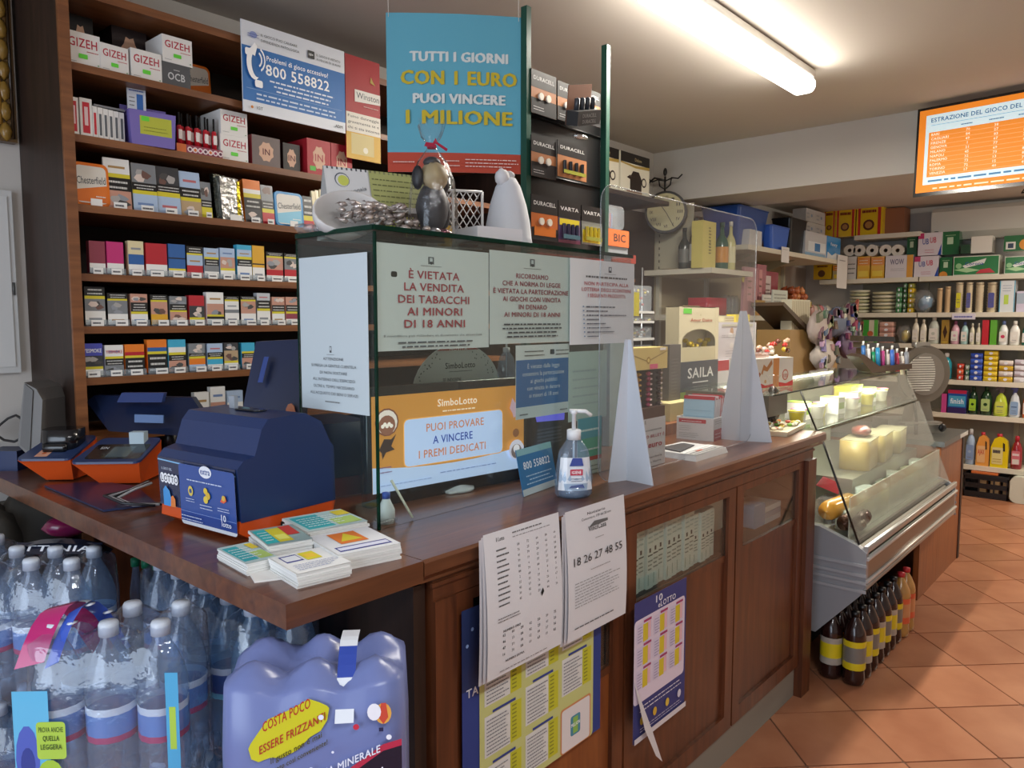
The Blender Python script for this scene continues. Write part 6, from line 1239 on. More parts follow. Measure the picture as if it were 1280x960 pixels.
q = MB().tube([(DX0+.005, .903, .606), (DX0+.005, 1.073, 1.045)], .0045, '#0f1110', 'satin'); q.tube([(DX0+.005, 1.085, 1.05), (DX0+.005, 1.155, DZ)], .004, '#0f1110', 'satin'); q.tube([(2.86, 1.158, DZ+.003), (DX1, 1.158, DZ+.003)], .003, '#22261f', 'satin'); q.build('edge_seal', dc)
MB().tube([(DX0+.02, 1.09, 1.046), (DX1-.02, 1.09, 1.046)], .004, '#9aa29a', 'metal').build('glass_rail', dc)
q = MB().box(DX0+.1, DX1-.1, 1.525, 1.54, DZ-.02, DZ-.008, '#fff6e0', 'lamp'); q.build('light_strip', dc)
area('deli_light', ((DX0+DX1)/2, 1.2, DZ-.03), 1.4, .05, 6, (1, .93, .78), (0, 0, 0)); area('deli_light_low', ((DX0+DX1)/2, 1.15, 1.04), 1.4, .04, 2.2, (1, .93, .8), (0, 0, 0))
MB().box(2.87, 3.06, 1.18, 1.54, 1.12, DZ-.001, '#5b564c', 'plastic').build('top_support', dc); 
# goods on the middle shelf (bright)
rn = random.Random(31); dg = 'yogurts and packets on the glass shelf of the deli case'
gl = []
names = [('yellow and white packet lying at the near end of the glass deli shelf', '#e3cf4a'), ('white tub with blank lid, near end of the glass deli shelf', '#e9e7e0')]
for k in range(18):
    x = 3.22+k*.082; y = 1.2+.02*(k % 3); kind = k % 4
    c, c2 = [('#e8e6df', '#d8c94a'), ('#ece9e2', '#d98aa8'), ('#e4e2da', '#8fb04a'), ('#e9e4d8', '#c9c4b6')][kind]
    t = thing('yogurt_tub' if kind != 2 else 'cheese_packet', [f'white tub with yellow band on the glass deli shelf, {ORD[k//4]} of its kind', f'white tub with pink lid on the glass deli shelf, {ORD[k//4]} of its kind', f'white and green carton on the glass deli shelf, {ORD[k//4]} of its kind', f'plain cream tub on the glass deli shelf, {ORD[k//4]} of its kind'][kind], 'food', (x, y, 1.058), rn.uniform(-.2, .2))
    if kind == 2: q = MB().box(-.035, .035, -.03, .06, 0, .075, c); cv = front(q, -.035, .035, -.03, 0, .075); cv.rect(.1, .3, .9, .7, c2); q.box(-.036, .036, -.031, .061, .075, .078, c2); q.build('carton', t)
    else:
        MB().lathe([(.026, 0), (.033, .05), (.035, .052)], [c2 if kind == 0 else c, c], 'gloss', 14).build('tub', t); MB().lathe([(.036, .052), (.036, .057), (0, .058)], c2, 'gloss', 14).build('lid', t)
for k in range(2):
    a = (4.1+.12*k, 1.28); tag(MB().box(-.06, .05, -.04, .04, 0, .09, '#cfcf8a' if k else '#d6c83a').box(-.062, .052, -.042, .042, .09, .1, '#cddb4a' if k else '#e0d23a').build('cheese_box', None, (a[0], a[1], 1.058), .1), ['tall carton with yellow lid toward the slicer end of the deli shelf', 'tall carton with lime lid toward the slicer end of the deli shelf'][k], 'box')
# goods in the well
def lump(name, loc, r, c, label, cat, mt='satin', jit=.05, rz=0, rings=10):
    o = MB().blob((0, 0, 0), r, c, mt, 16, rings, jit).build(name, None, loc, rz); return tag(o, label, cat)
o = MB().lathe([(0, 0), (.035, .012), (.042, .04), (.042, .24), (.034, .27), (0, .28)], '#d69a3c', 'gloss', 16).build('salami', None, (3.2, 1.06, .70), 0, rot=(0, R(90), R(-4))); tag(o, 'orange yellow wrapped sausage at the near end of the deli well', 'salami')
o = MB().lathe([(0, 0), (.03, .006), (.036, .04), (.037, .17), (.03, .2), (0, .205)], '#4a2f22', 'chocfoil', 14).build('salami', None, (3.19, .985, .665), 0, rot=(0, R(90), R(-8))); tag(o, 'dark brown salami in front of the orange sausage in the deli well', 'salami')
lump('salami', (3.29, .955, .65), (.06, .03, .03), '#8d8378', 'grey wrapped salami lying behind the near corner of the slanted glass', 'salami', 'foil', .08)
o = MB().rbox(-.05, .05, 0, .12, -.04, .04, .02, '#d9b9a0', 'gloss', 'y').build('meat_packet', None, (3.22, 1.16, .66), R(8)); tag(o, 'white and pink wrapped meat packet standing at the near end of the deli well', 'packet')
tag(MB().prism([(-.09, -.05), (.12, -.05), (.1, .05), (-.08, .06)], 0, .10, '#c9c6c0', 'film', top=(.7, .6)).blob((.0, 0, .04), (.08, .04, .035), '#b9a79a', 'gloss', 10, 6, .1).build('wrapped_meat', None, (3.42, 1.12, .613), .1), 'clear wrapped pale meat behind the slanted deli glass', 'meat')
tag(MB().prism([(-.08, -.05), (.08, -.04), (.1, .04), (-.06, .05)], 0, .05, '#8a2f34', 'gloss', top=(.8, .7)).build('label_card', None, (3.5, 1.16, .73), .4, rot=(R(20), R(10), .4)), 'dark red and black card lying over the wrapped meat', 'card')
for k, (x, y, z, w, h, d, c, l) in enumerate(((3.93, 1.15, .776, .26, .14, .14, '#c9a85e', 'tall block of golden cheese in the middle of the deli well'), (4.23, 1.16, .776, .28, .135, .14, '#cfb56c', 'second golden cheese block toward the slicer'), (4.55, 1.17, .776, .24, .12, .14, '#bfae80', 'pale cheese block below the slicer end'))):
    q = MB().rbox(-w/2, w/2, -d/2, d/2, 0, h, .03, c, 'satin').box(-w/2+.01, w/2-.01, -d/2-.001, d/2-.01, h, h+.004, '#dcd2b0', 'gloss'); o = q.build('cheese_block', None, (x, y, z), .1); tag(o, l, 'cheese')
MB().box(DX0+.45, DX1-.04, 1.07, 1.54, .612, .775, '#9a9a90', 'brushed').build('rear_step', dc)
tag(MB().blob((0, 0, 0), (.1, .05, .025), '#7c3b34', 'satin', 12, 6, .12).build('cured_meat', None, (4.0, 1.16, .945), .3), 'slab of dark red cured meat on the golden cheese', 'meat')
for k in range(9):
    x = 3.34+k*.15; c = ['#d9dcc8', '#c8cfae', '#d0d8d2', '#d4cf8a', '#cfd6cc', '#dbe0d6', '#c9d0b8', '#d9d3a8', '#cfd3c8'][k]
    q = MB().rbox(-.055, .055, -.04, .04, 0, .085+.02*(k % 3), .02, c, 'gloss'); cv = front(q, -.05, .05, -.04, 0, .085); cv.k = 3; cv.disc(.5, .5, .018, ['#c9b83a', '#a8bf6a', '#b9c9c0'][k % 3]); o = q.build('mozzarella_packet', None, (x, 1.02, .6125), rn.uniform(-.3, .3)); tag(o, f'pale soft cheese packet behind the frosted splash glass, {ORD[k]} from the near end', 'packet')

MB().box(3.125, 4.35, 1.60, 1.83, 0, 1.049, '#4f463a', 'card').build('service_ledge', dc)
# ------------------------------------------------------------------ brown cabinet with slicer
CZ = .812
cb = thing('slicer_cabinet', 'brown wooden cabinet with a grey top carrying the meat slicer', 'cabinet', (0, 0, 0))
MB().box(4.80, 5.40, .962, 1.6, 0, CZ-.03, '#fff', 'wood_light').build('body', cb); MB().box(5.36, 5.405, .957, .962, 0, CZ-.03, '#fff', 'wood_dark').build('edge_trim', cb)
MB().box(4.79, 5.44, .945, 1.62, CZ-.03, CZ, '#7f7f7c', 'brushed').build('worktop', cb); MB().box(5.2, 5.42, .943, .945, CZ-.026, CZ-.004, '#c9c9c4', 'plastic').build('edge_label', cb)
MB().box(4.40, 4.799, .962, .99, 0, .415, '#fff', 'wood_light').build('side_board', cb)
sl = thing('meat_slicer', 'grey metal meat slicer with a large round blade guard', 'slicer', (5.10, 1.13, CZ), R(-38))
# disc faces local -Y
q = MB(); n = 28
q.prism([(.175*math.cos(2*math.pi*i/n), .36+.175*math.sin(2*math.pi*i/n)) for i in range(n)], 0, .022, '#8f8b82', 'brushed', 'y', True); q.build('blade_guard', sl)
q = MB(); q.prism([(.128*math.cos(2*math.pi*i/n), .36+.128*math.sin(2*math.pi*i/n)) for i in range(n)], -.008, -.0005, '#a5a39c', 'brushed', 'y', True); q.build('blade', sl)
q = MB()
for k in range(15):
    z = -.1+k*.0142; hw = math.sqrt(max(0, .112**2-z*z)); q.box(-hw-.02*(z < .09), hw*.55, -.012, -.0085, .36+z, .36+z+.006, '#dcdad2', 'plastic')
q.build('slotted_plate', sl)
q = MB().prism([(-.1, 0), (.12, 0), (.1, .06), (.06, .2), (-.02, .2), (-.06, .06)], .024, .12, '#9f9f9a', 'brushed', 'y'); q.box(-.16, .14, -.02, .02, .0, .05, '#a9a9a4', 'brushed').box(-.14, .1, .13, .28, .0, .07, '#a9a9a4', 'brushed'); q.build('body', sl)
q = MB().rbox(-.07, .03, .52, .555, .0, .04, .012, '#b9b9b4', 'brushed', 'y'); q.build('guard_cap', sl)
q = MB().lathe([(.02, 0), (.026, .01), (.02, .02), (0, .022)], '#16171a', 'plastic', 12); q.build('thickness_knob', sl, (.10, -.035, .035), rot=(R(90), 0, 0))
q = MB().box(-.2, .05, -.10, -.045, .07, .08, '#b9b9b4', 'brushed'); q.tube([(-.1, -.07, .08), (-.12, -.06, .24)], .008, '#1a1a1c'); q.build('carriage', sl)
MB().tube([(-.1, -.07, .003), (-.1, -.07, .072)], .01, '#77777a', 'metal').build('carriage_foot', sl)

# ------------------------------------------------------------------ cola and orange bottles on the floor under the deli case
def soda(tint, lab, lab2, cap):
    body = MB().lathe([(.03, 0), (.042, .008), (.044, .03), (.041, .06), (.043, .09), (.043, .19), (.044, .2), (.04, .225), (.024, .262), (.0135, .28), (.0135, .29)], tint, 'gloss', 14)
    lb = MB().lathe([(.0448, .07), (.0448, .1), (.0448, .165), (.0448, .19)], [lab, lab2, lab], 'satin', 14, caps=False); cp = MB().lathe([(.0165, .286), (.0165, .306), (0, .308)], cap, 'plastic', 12)
    return [mesh_of(x) for x in (body, lb, cp)]
COLA = soda('#2a1512', '#d6c01e', '#77736c', '#151314'); COLB = soda('#2a1512', '#a89f94', '#d6c01e', '#151314'); ORN = soda('#b98a4a', '#d8603a', '#c98a5a', '#c22f36')
def place(kind, loc, name, label, cat, group, parts, rz=0):
    t = thing(name, label, cat, loc, rz, group)
    for nm, me in zip(parts, kind):
        o = bpy.data.objects.new(nm, me); COL.objects.link(o); o.parent = t
    return t
for r_ in range(2):
    for k in range(9):
        x = 3.205+k*.0925; y = .925+r_*.092; 
        if r_ and k > 6: continue
        org = k >= 7
        if org: lab = ['orange drink bottle with red cap nearest the cola bottles', 'orange drink bottle with red cap at the far end of the floor row'][k-7]; g = None
        elif r_ == 0: lab = f'dark cola bottle with yellow label in the front floor row, {ORD[k]} from the counter post'; g = 'cola bottles on the floor under the deli case'
        else: lab = f'dark cola bottle with yellow label in the back floor row, {ORD[k]} from the counter post'; g = 'cola bottles on the floor under the deli case'
        t = place(ORN if org else (COLA if (k+r_) % 2 == 0 else COLB), (x, y-(.0 if not org else .01), 0), 'soda_bottle', lab, 'bottle', g, ('bottle', 'label', 'cap'), R(40*k))
        if r_: t.scale = (1, 1, .95)

# ================================================================== REAR: GONDOLA SHELVING ALONG THE BACK WALL
gd = thing('wall_shelving', 'white metal shop shelving along the back wall beside the wall clock', 'shelving', (0, 0, 0)); YG = 2.30; GX0 = 4.77; GX1 = 7.03
MB().box(GX0, GX1, YB-.03, YB-.003, 0, 2.2, '#a89a7c', 'card').build('back_panel', gd)
for x in (GX0, 5.5, 6.3, 7.03): MB().box(x, x+.03, YB-.06, YB-.03, 0, 2.25, '#c9c3ae', 'card').build('upright', gd)
q = MB().box(GX0-.004, GX0, YG+.22, YB-.02, 1.86, 2.3, '#b9b29a', 'card')
q.build('end_panel', gd)
q = MB()
for k in range(9): q.box(GX0-.0065, GX0-.0045, YB-.06, YB-.052, 1.86+k*.045, 1.878+k*.045, '#5a5548')
q.build('slots', gd)
for (xa, xb, y0, z) in ((5.15, GX1, YG, 2.033), (4.61, 5.25, YG, 1.843), (GX0, GX1, YG+.02, 1.532), (GX0, GX1, YG+.05, 1.2), (GX0, GX1, YG+.05, .8), (GX0, GX1, YG+.05, .4)):
    MB().box(xa, xb, y0, YB-.03, z-.035, z, '#d0c9b6', 'card').build('shelf', gd)
for x in (5.5, 6.3): MB().prism([(YG+.1, 1.995), (YB-.06, 1.995), (YB-.06, 1.86)], x, x+.006, '#b3a988', 'card', 'x').build('bracket', gd)
def gbox(name, u0, v0, u1, v1, label, col, y=YG+.04, dpt=.2, draw=None, cat='box', z=None, m='card', rz=0):
    return stand_box(name, u0, v0, u1, v1, y, dpt, label, col, draw, cat, z, m, rz)
# bottles on the lower corner shelf
def bot(u, vt, z, y, r, c, label, lab='#d8d4c8', cap='#2a2a28', m='gloss', sq=False):
    p = at(u, vt, 'y', y); h = p.z-z; t = thing('bottle', label, 'bottle', (p.x, y, z))
    MB().lathe([(r*.9, 0), (r, .01), (r, h*.55), (r*.8, h*.64), (r*.36, h*.74), (r*.3, h*.93)], c, m, 14).build('glass', t); MB().lathe([(r*.38, h*.9), (r*.38, h), (0, h)], cap, 'satin', 10).build('cap', t); MB().lathe([(r*1.02, h*.15), (r*1.02, h*.48)], lab, 'card', 14, caps=False).build('label', t)
z = 1.843
bot(856, 285, z, YG+.22, .04, '#3b403c', 'dark bottle with faint label at the left of the corner shelf', '#6a6c66', '#3a3a38'); bot(870, 272, z, YG+.14, .04, '#4a4e48', 'dark bottle with a round white label left of the tall cream carton', '#c9c9c2', '#2c2c2a')
def ital(cv): cv.rect(0, 0, 1, 1, '#cdbf6a').text('Limoncino', .62, .3, .5, '#5a5228', False, w=.2) if 0 else cv.rect(0, 0, 1, 1, '#cdbf6a').scrib(.45, .3, .65, .9, 9, '#5a5228', .5, 2).scrib(.5, .3, .62, .6, 5, '#5a5228', .5, 5)
gbox('bottle_carton', 879, 275, 894, 336, 'tall cream liqueur carton on the corner shelf', '#cdbf6a', YG+.06, .08, ital, z=z)
bot(903, 278, z, YG+.08, .045, '#2c5a4a', 'square shouldered green topped bottle with orange label right of the tall carton', '#c98a3a', '#1f4a42'); bot(914, 277, z, YG+.05, .035, '#c9c48a', 'slim pale yellow liqueur bottle at the right of the corner shelf', '#d6d2a8', '#cfcfc4')
gbox('white_carton', 920, 287, 932, 303, 'small white carton at the left of the top rear shelf', '#c9c6c2', YG+.05, .1, z=2.034, y=None) if 0 else None
# top shelf goods
Z2 = 2.034
for k, (a_, b_, v) in enumerate(((937, 944, 286), (944, 952, 288))): gbox('white_carton', a_, v, b_, 307, ['plain white carton left of the blue bin', 'second white carton pressed against the blue bin'][k], '#c6c4c4', YG+.02+.01*k, .12, z=Z2)
def bin_(name, u0, v0, u1, v1, y, c, cin, label, th=.16, lip=True, z=Z2):
    a = at(u0, v0, 'y', y); b = at(u1, v0, 'y', y); w = b.x-a.x; h = a.z-z; t = thing(name, label, 'bin', ((a.x+b.x)/2, y+th/2, z))
    o0 = rr(-w*.4, w*.4, -th*.4, th*.4, .02); o1 = rr(-w*.5, w*.5, -th*.5, th*.5, .02); o2 = rr(-w*.47, w*.47, -th*.47, th*.47, .02); n = len(o0)
    V = [(x, y_, 0) for x, y_ in o0]+[(x, y_, h) for x, y_ in o1]+[(x, y_, h) for x, y_ in o2]+[(x*.85, y_*.85, .01) for x, y_ in o0]; F = [tuple(range(n))]
    for L in range(3): F += [(L*n+i, L*n+(i+1) % n, (L+1)*n+(i+1) % n, (L+1)*n+i) for i in range(n)]
    F.append(tuple(3*n+i for i in range(n))); MB().add(V, F, c, 'satin', False).build('body', t)
    if lip: q = MB(); q.tube([(x, y_, h) for x, y_ in o1]+[(o1[0][0], o1[0][1], h)], .006, c, 'satin', 5); q.build('rim', t)
    return t
bin_('plastic_bin', 925, 256, 962, 305, YG+.05, '#234a94', '#1d3a7a', 'large dark blue plastic bin on the top rear shelf', .3)
bin_('bucket', 965, 281, 988, 307, YG+.01, '#3d66c0', '#2f52a0', 'bright blue square bucket on the top rear shelf', .03+.06)
lump('cloth', (at(975, 272, 'y', YG+.2).x, YG+.24, Z2+.14), (.12, .06, .05), '#5a2328', 'dark maroon bundle above the bright blue bucket', 'cloth', 'matte', .15)
tag(MB().box(-.11, .11, -.05, .05, -.0, .088, '#4a3a30').build('small_crate', None, (at(975, 272, 'y', YG+.2).x, YG+.24, Z2)), 'brown carton under the maroon bundle', 'box')
bin_('black_bin', 989, 272, 1010, 309, YG+.01, '#191a1c', '#111', 'tall glossy black bin on the top rear shelf', .16)
for k in range(4): 
    for j in range(2):
        u0 = 1008+j*12; vt = 256+k*14; a = at(u0, vt, 'y', YG+.22); b = at(u0+11.5, vt+13, 'y', YG+.22); z_ = Z2+(3-k)*.115
        q = MB().box(a.x, b.x, YG+.22, YG+.34, z_, z_+.112, '#c9cbce', 'gloss'); cv = front(q, a.x, b.x, YG+.22, z_, z_+.112); cv.disc(.6, .5, .02, '#6d86a8', .015).scrib(.1, .2, .4, .8, 2, '#8a93a0', .5, k)
        tag(q.build('tissue_pack'), f'tissue pack stacked behind the black bin, {["left", "right"][j]} column, {ORD[k]} from the top', 'tissues')
def blu(cv): cv.rect(.58, 0, 1, 1, '#2a86c8').poly([(cv.w*.6, 0), (cv.w, 0), (cv.w, cv.h*.2), (cv.w*.85, cv.h*.3), (cv.w*.75, cv.h*.15), (cv.w*.62, cv.h*.3)], '#d3dce0').text('foxy', .8, .6, .14, '#e6ecf2', w=.2).rect(.08, .18, .55, .6, '#dfe6ea').rect(.25, .2, .4, .55, '#4a80b8').rect(.0, .0, .55, .12, '#7fa6c4')
gbox('tissue_pack', 1007, 288, 1050, 322, 'wide white and bright blue tissue pack at the end of the top rear shelf', '#c4c6ca', YG+.005, .18, blu, 'tissues', z=Z2, m='gloss')
for k, (u0, u1, v1, lab) in enumerate(((977, 986, 329, 'short white price strip hanging from the top rear shelf'), (1047, 1058, 361, 'long white paper strip hanging at the end of the top rear shelf'))):
    a = at(u0, [308, 318][k], 'y', YG-.004); b = at(u1, v1, 'y', YG-.004); q = MB().box(a.x, b.x, YG-.005, YG-.004, b.z, a.z, '#d6d3d0', 'paper'); front(q, a.x, b.x, YG-.005, b.z, a.z).scrib(.2, .8, .8, .92, 1, '#777'); tag(q.build('paper_strip'), lab, 'paper strip')
# second level: crisps, flyers, onions
Z3 = 1.533
for k, (u0, v0, u1, c, lab) in enumerate(((930, 333, 946, '#b9858a', 'pink translucent bag pack hanging left of the leaflets'), (946, 330, 956, '#a86a70', 'dusty red hanging bag with a yellow tag'), (950, 338, 971, '#8f3a48', 'dark red leaflet pack leaning on the rear shelf'))):
    a = at(u0, v0, 'y', YG+.08+.02*k); b = at(u1, 372, 'y', YG+.08+.02*k); q = MB().prism([(0, 0), (b.x-a.x, -.0), (b.x-a.x+.02, a.z-Z3), (.01, a.z-Z3)], 0, .02, c, 'gloss', 'y'); cv = front(q, .02, b.x-a.x, 0, 0, a.z-Z3); cv.k = 2; cv.rect(.2, .3, .6, .9, '#c9b8b4' if k == 2 else '#c48a8a').scrib(.25, .4, .55, .8, 3, '#7a5a50'); tag(q.build('hanging_bag', None, (a.x, YG+.08+.02*k, Z3)), lab, 'bag')
lump('yellow_tag', (at(929, 345, 'y', YG+.05).x, YG+.05, at(929, 345, 'y', YG).z), (.025, .006, .04), '#cdb84a', 'oval yellow foil tag hanging from the corner shelf', 'tag', 'gloss', 0)
for k, (u0, v0, u1, v1, c, lab) in enumerate(((954, 368, 966, 392, '#d3d0c8', 'white leaflet with orange drawing standing on the rear shelf'), (966, 362, 984, 385, '#c9cfc4', 'white leaflet nearest the onions'), (945, 375, 956, 393, '#a8854a', 'brown and yellow leaflet behind the white leaflets'))):
    stand_box('leaflet', u0, v0, u1, v1, YG+.05-.01*k, .01, lab, c, lambda cv: cv.scrib(.1, .5, .9, .9, 3, '#8a8a80', .5).poly([(.2*cv.w, .05*cv.h), (.5*cv.w, .4*cv.h), (.4*cv.w, .05*cv.h)], '#c9763a'), 'leaflet', z=Z3)
bx = thing('onion_crate', 'low crate heaped with golden onions on the rear shelf', 'crate', (at(995, 372, 'y', YG+.1).x, YG+.14, Z3+.07)); q = MB().box(-.19, .19, -.09, .09, -.07, -.001, '#9a8150').box(-.2, .2, -.1, .1, 0, .006, '#8a7a52').box(-.2, .2, -.1, -.094, 0, .05, '#b9a35a').box(-.2, .2, .094, .1, 0, .05, '#b9a35a').box(-.2, -.194, -.1, .1, 0, .05, '#b9a35a').box(.194, .2, -.1, .1, 0, .05, '#b9a35a'); q.build('box', bx)
om = [mesh_of(MB().lathe([(.004, -.03), (.02, -.026), (.033, -.008), (.033, .008), (.02, .024), (.006, .034), (.003, .045)], c, 'skin_onion', 12)) for c in ('#a85c34', '#b8743f', '#8d4426')]; rn = random.Random(4)
for k in range(32):
    lv = 0 if k < 15 else (1 if k < 26 else 2); n_ = [15, 11, 6][lv]; i = k if lv == 0 else (k-15 if lv == 1 else k-26)
    x = -.165+.33*((i % [5, 4, 3][lv])+.5*(lv == 1))/[4.6, 4, 3][lv]; y = -.06+.055*(i//[5, 4, 3][lv]); o = bpy.data.objects.new('onion', om[k % 3]); COL.objects.link(o); o.location = (bx.location.x+x, bx.location.y+y, Z3+.115+.046*lv); o.rotation_euler = (rn.uniform(-.6, .6), rn.uniform(-.6, .6), rn.uniform(0, 6)); tag(o, 'golden brown onion in the crate on the rear shelf', 'onion', 'onions in the crate')
for k in range(6):
    x = at(1016+k*4, 372, 'y', YG+.1).x; q = MB().blob((0, 0, .05), (.05, .04, .05), ['#b98a84', '#c9b0a4', '#8a8f7a', '#c07a80', '#9aa0a8', '#b9b6aa'][k], 'gloss', 10, 6, .15); tag(q.build('snack_bag', None, (x, YG+.12, Z3)), f'small crinkled snack bag right of the onions, {ORD[k]} from the left', 'bag')
# lower goods seen through the screen: red box, cookies, dark area
gbox('red_tin', 886, 372, 912, 391, 'red box seen low on the rear shelf through the acrylic screen', '#b02434', YG+.1, .12, z=Z3) if 0 else None
q = MB().rbox(0, .3, 0, .16, 0, .12, .02, '#b02a3c', 'gloss'); tag(q.build('red_box', None, (at(885, 380, 'y', YG+.1).x, YG+.1, Z3)), 'glossy red box seen through the acrylic screen on the rear shelf', 'box')
# shelf (left continuation) for it
MB().box(4.0, GX0-.01, YG+.06, YB-.04, Z3-.035, Z3-.0005, '#8a867a', 'card').build('shelf', gd)
q = MB(); [q.blob((k*.04, 0, .035), (.02, .02, .03), '#b7a47a', 'satin', 8, 5) for k in range(6)]; q.box(-.02, .22, -.03, .03, 0, .008, '#9a8a60'); tag(q.build('biscuit_tray', None, (at(862, 368, 'y', YG+.1).x, YG+.14, Z3)), 'tray of beige biscuits behind the cream sweet box', 'tray')
q = MB()
for k in range(4): q.lathe([(.018, 0), (.022, .05), (.022, .12), (.008, .15)], '#8b8d88', 'tray_clear', 10, k*.06, 0)
o = q.build('glass_jars', None, (at(918, 372, 'y', YG+.12).x+.02, YG+.2, Z3)); o['kind'] = 'stuff'
# cardboard display trays behind the deli (where the goods rise above the case)
def dbox(name, u0, v0, u1, v1, y, dpt, label, col, draw=None, cat='box', m='card', z=None): return stand_box(name, u0, v0, u1, v1, y, dpt, label, col, draw, cat, z, m)
t = thing('carton_display', 'large brown cardboard display box with a slanted dark lid behind the chocolate boxes', 'display', (0, 0, 0)); y = 1.85
a = at(988, 400, 'y', y); b = at(1046, 470, 'y', y); MB().box(a.x, b.x, y, y+.22, 1.12, at(1000, 412, 'y', y).z, '#a3814f').build('carton', t)
p0 = at(977, 382, 'y', y); p1 = at(1012, 415, 'y', y); q = MB().prism([(p0.x, p0.z), (p0.x+.012, p0.z+.022), (p1.x+.05, p1.z+.0), (p1.x+.02, p1.z-.03)], y-.01, y+.2, '#4f3d2c', 'card', 'y'); q.build('lid', t)
q = MB(); a = at(990, 374, 'y', y+.03); b = at(1012, 402, 'y', y+.03); q.box(a.x, b.x, y+.03, y+.1, b.z-.06, a.z, '#cfc8b0'); cv = front(q, a.x, b.x, y+.03, b.z-.06, a.z)
for k in range(10): cv.k = 1; cv.rect(.04+k*.095, .05, .08+k*.095, .95, '#a89878')
q.build('ribbed_packets', t)
MB().box(at(988, 400, 'y', y).x, at(1046, 470, 'y', y).x, y, y+.22, 0, 1.119, '#6a5236').build('base_cupboard', t)
cand = [(1012, 388, 1034, 430, '#b8a9a4', 'cluster of crinkled pinkish sweet bags behind the chocolate carton'), (1034, 384, 1056, 420, '#5f6a80', 'dark blue and silver sweet bags in the hanging cluster'), (1050, 405, 1070, 445, '#6a5a74', 'purple grey sweet bag at the right of the cluster'), (1056, 380, 1064, 410, '#9a8f86', 'beige bag hanging behind the blue one'), (1016, 425, 1042, 462, '#c9c0b8', 'pale wrapped loaf bag above the chocolate carton')]
for k, (u0, v0, u1, v1, c, l) in enumerate(cand):
    y = 1.80; a = at(u0, v0, 'y', y); b = at(u1, v1, 'y', y); q = MB(); rn = random.Random(k)
    h_ = (a.z-b.z)/2; w_ = (b.x-a.x)/2; q.blob(((a.x+b.x)/2, y, (a.z+b.z)/2), (w_, .045, h_), c, 'card', 14, 9, .13)
    for i in range(10):
        cx_ = rn.uniform(a.x+.02, b.x-.05); cz_ = rn.uniform(b.z+.02, a.z-.04); q.prism([(cx_, cz_), (cx_+rn.uniform(.03, .07), cz_+rn.uniform(-.02, .02)), (cx_+rn.uniform(.02, .06), cz_+rn.uniform(.03, .08)), (cx_-.01, cz_+rn.uniform(.02, .06))], y-.05, y-.03, tuple(min(.8, x*rn.uniform(.5, 1.5)) for x in C(rn.choice([c, '#c9c4c0', '#8a4a50', '#4a5a7a', '#6f6a64']))), 'gloss', 'y')
    tag(q.build('sweet_bag'), l, 'bag')
# small goods and dark trays standing on the far end of the glass top
t = thing('sundries_tray', 'slanted dark tray of small colourful bottles and brushes beside the slicer', 'tray', (0, 0, 0)); d = 4.12
q = MB(); slab(q, [fp(1074, 446, d), fp(1090, 466, d), fp(1140, 461, d), fp(1140, 455, d), fp(1100, 458, d), fp(1080, 443, d)], .16, '#4f3f34', 'card'); q.build('tray', t)
for k, c in enumerate(('#2a6ab0', '#e6e6e6', '#1f9a6a', '#2f8fc0', '#c04a8a', '#d8d4cc', '#3a6ac0', '#b03a5a', '#dcd8d0', '#8a8f98')):
    u = 1079+k*6; v = 438+(k % 3)*3+k*.9; dd = d+.03+.03*(k % 3); q = MB(); tp = fp(u, v-6, dd); bm = fp(u+1, v+17, dd)
    q.tube([bm, tp], .012, c, 'gloss', 7); q.tube([tp, tp+Vector((0, 0, .025))], .006, '#e8e8e4', 'gloss', 6); q.build('small_bottle', t)
t = thing('covered_tray_stack', 'stack of dark plastic covered trays behind the small bottles', 'trays', (0, 0, 0)); d = 4.34
for k in range(5):
    u0, u1, v0, v1 = 1080+k*4, 1118+k*5, 420+k*8.2, 427+k*8.2; q = MB(); slab(q, [fp(u0, v0, d), fp(u1, v0+1, d), fp(u1+2, v1, d), fp(u0, v1, d)], .18, ['#3a3a38', '#55534f', '#4a3f38', '#8a8680', '#a5a29a'][k], 'gloss'); q.build('tray', t)

# ================================================================== FAR WALL SHELVES
XS = 7.40
fs = thing('grocery_shelving', 'long white grocery shelving across the far wall', 'shelving', (0, 0, 0))
RZ = [2.275, 1.878, 1.565, 1.292, .985, .695, .262]
YL = 2.28; YM = 1.725; YE = .55
MB().box(XF-.03, XF-.005, YE, YL, 0, 2.0, '#8f8775', 'card').build('back_panel', fs)
for n, z in enumerate(RZ):
    segs = [(YM+.005, YL)] if n == 0 else [(YE, YM-.005), (YM+.005, YL+.3 if n < 3 else YL)]
    for (ya, yb) in segs: MB().box(XS, XF-.03, ya, yb, z-.04, z, '#d3ccba', 'card').build('shelf', fs)
for y in (YM, .98): MB().box(XF-.06, XF-.03, y-.02, y+.02, 0, 1.9 if y > 1 else 1.7, '#8f8870', 'card').build('upright', fs)
a = at(1190, 396, 'x', XS-.003); b = at(1219, 401, 'x', XS-.003); q = MB().box(XS-.004, XS-.001, b.y, a.y, 1.505, 1.555, '#cfcad6', 'paper'); Canvas(q, (XS-.0045, a.y, 1.505), (0, -1, 0), (0, 0, 1), a.y-b.y, .05, 'paper').scrib(.1, .2, .9, .8, 1, '#6a6ab0', .6); q.build('shelf_label', fs)
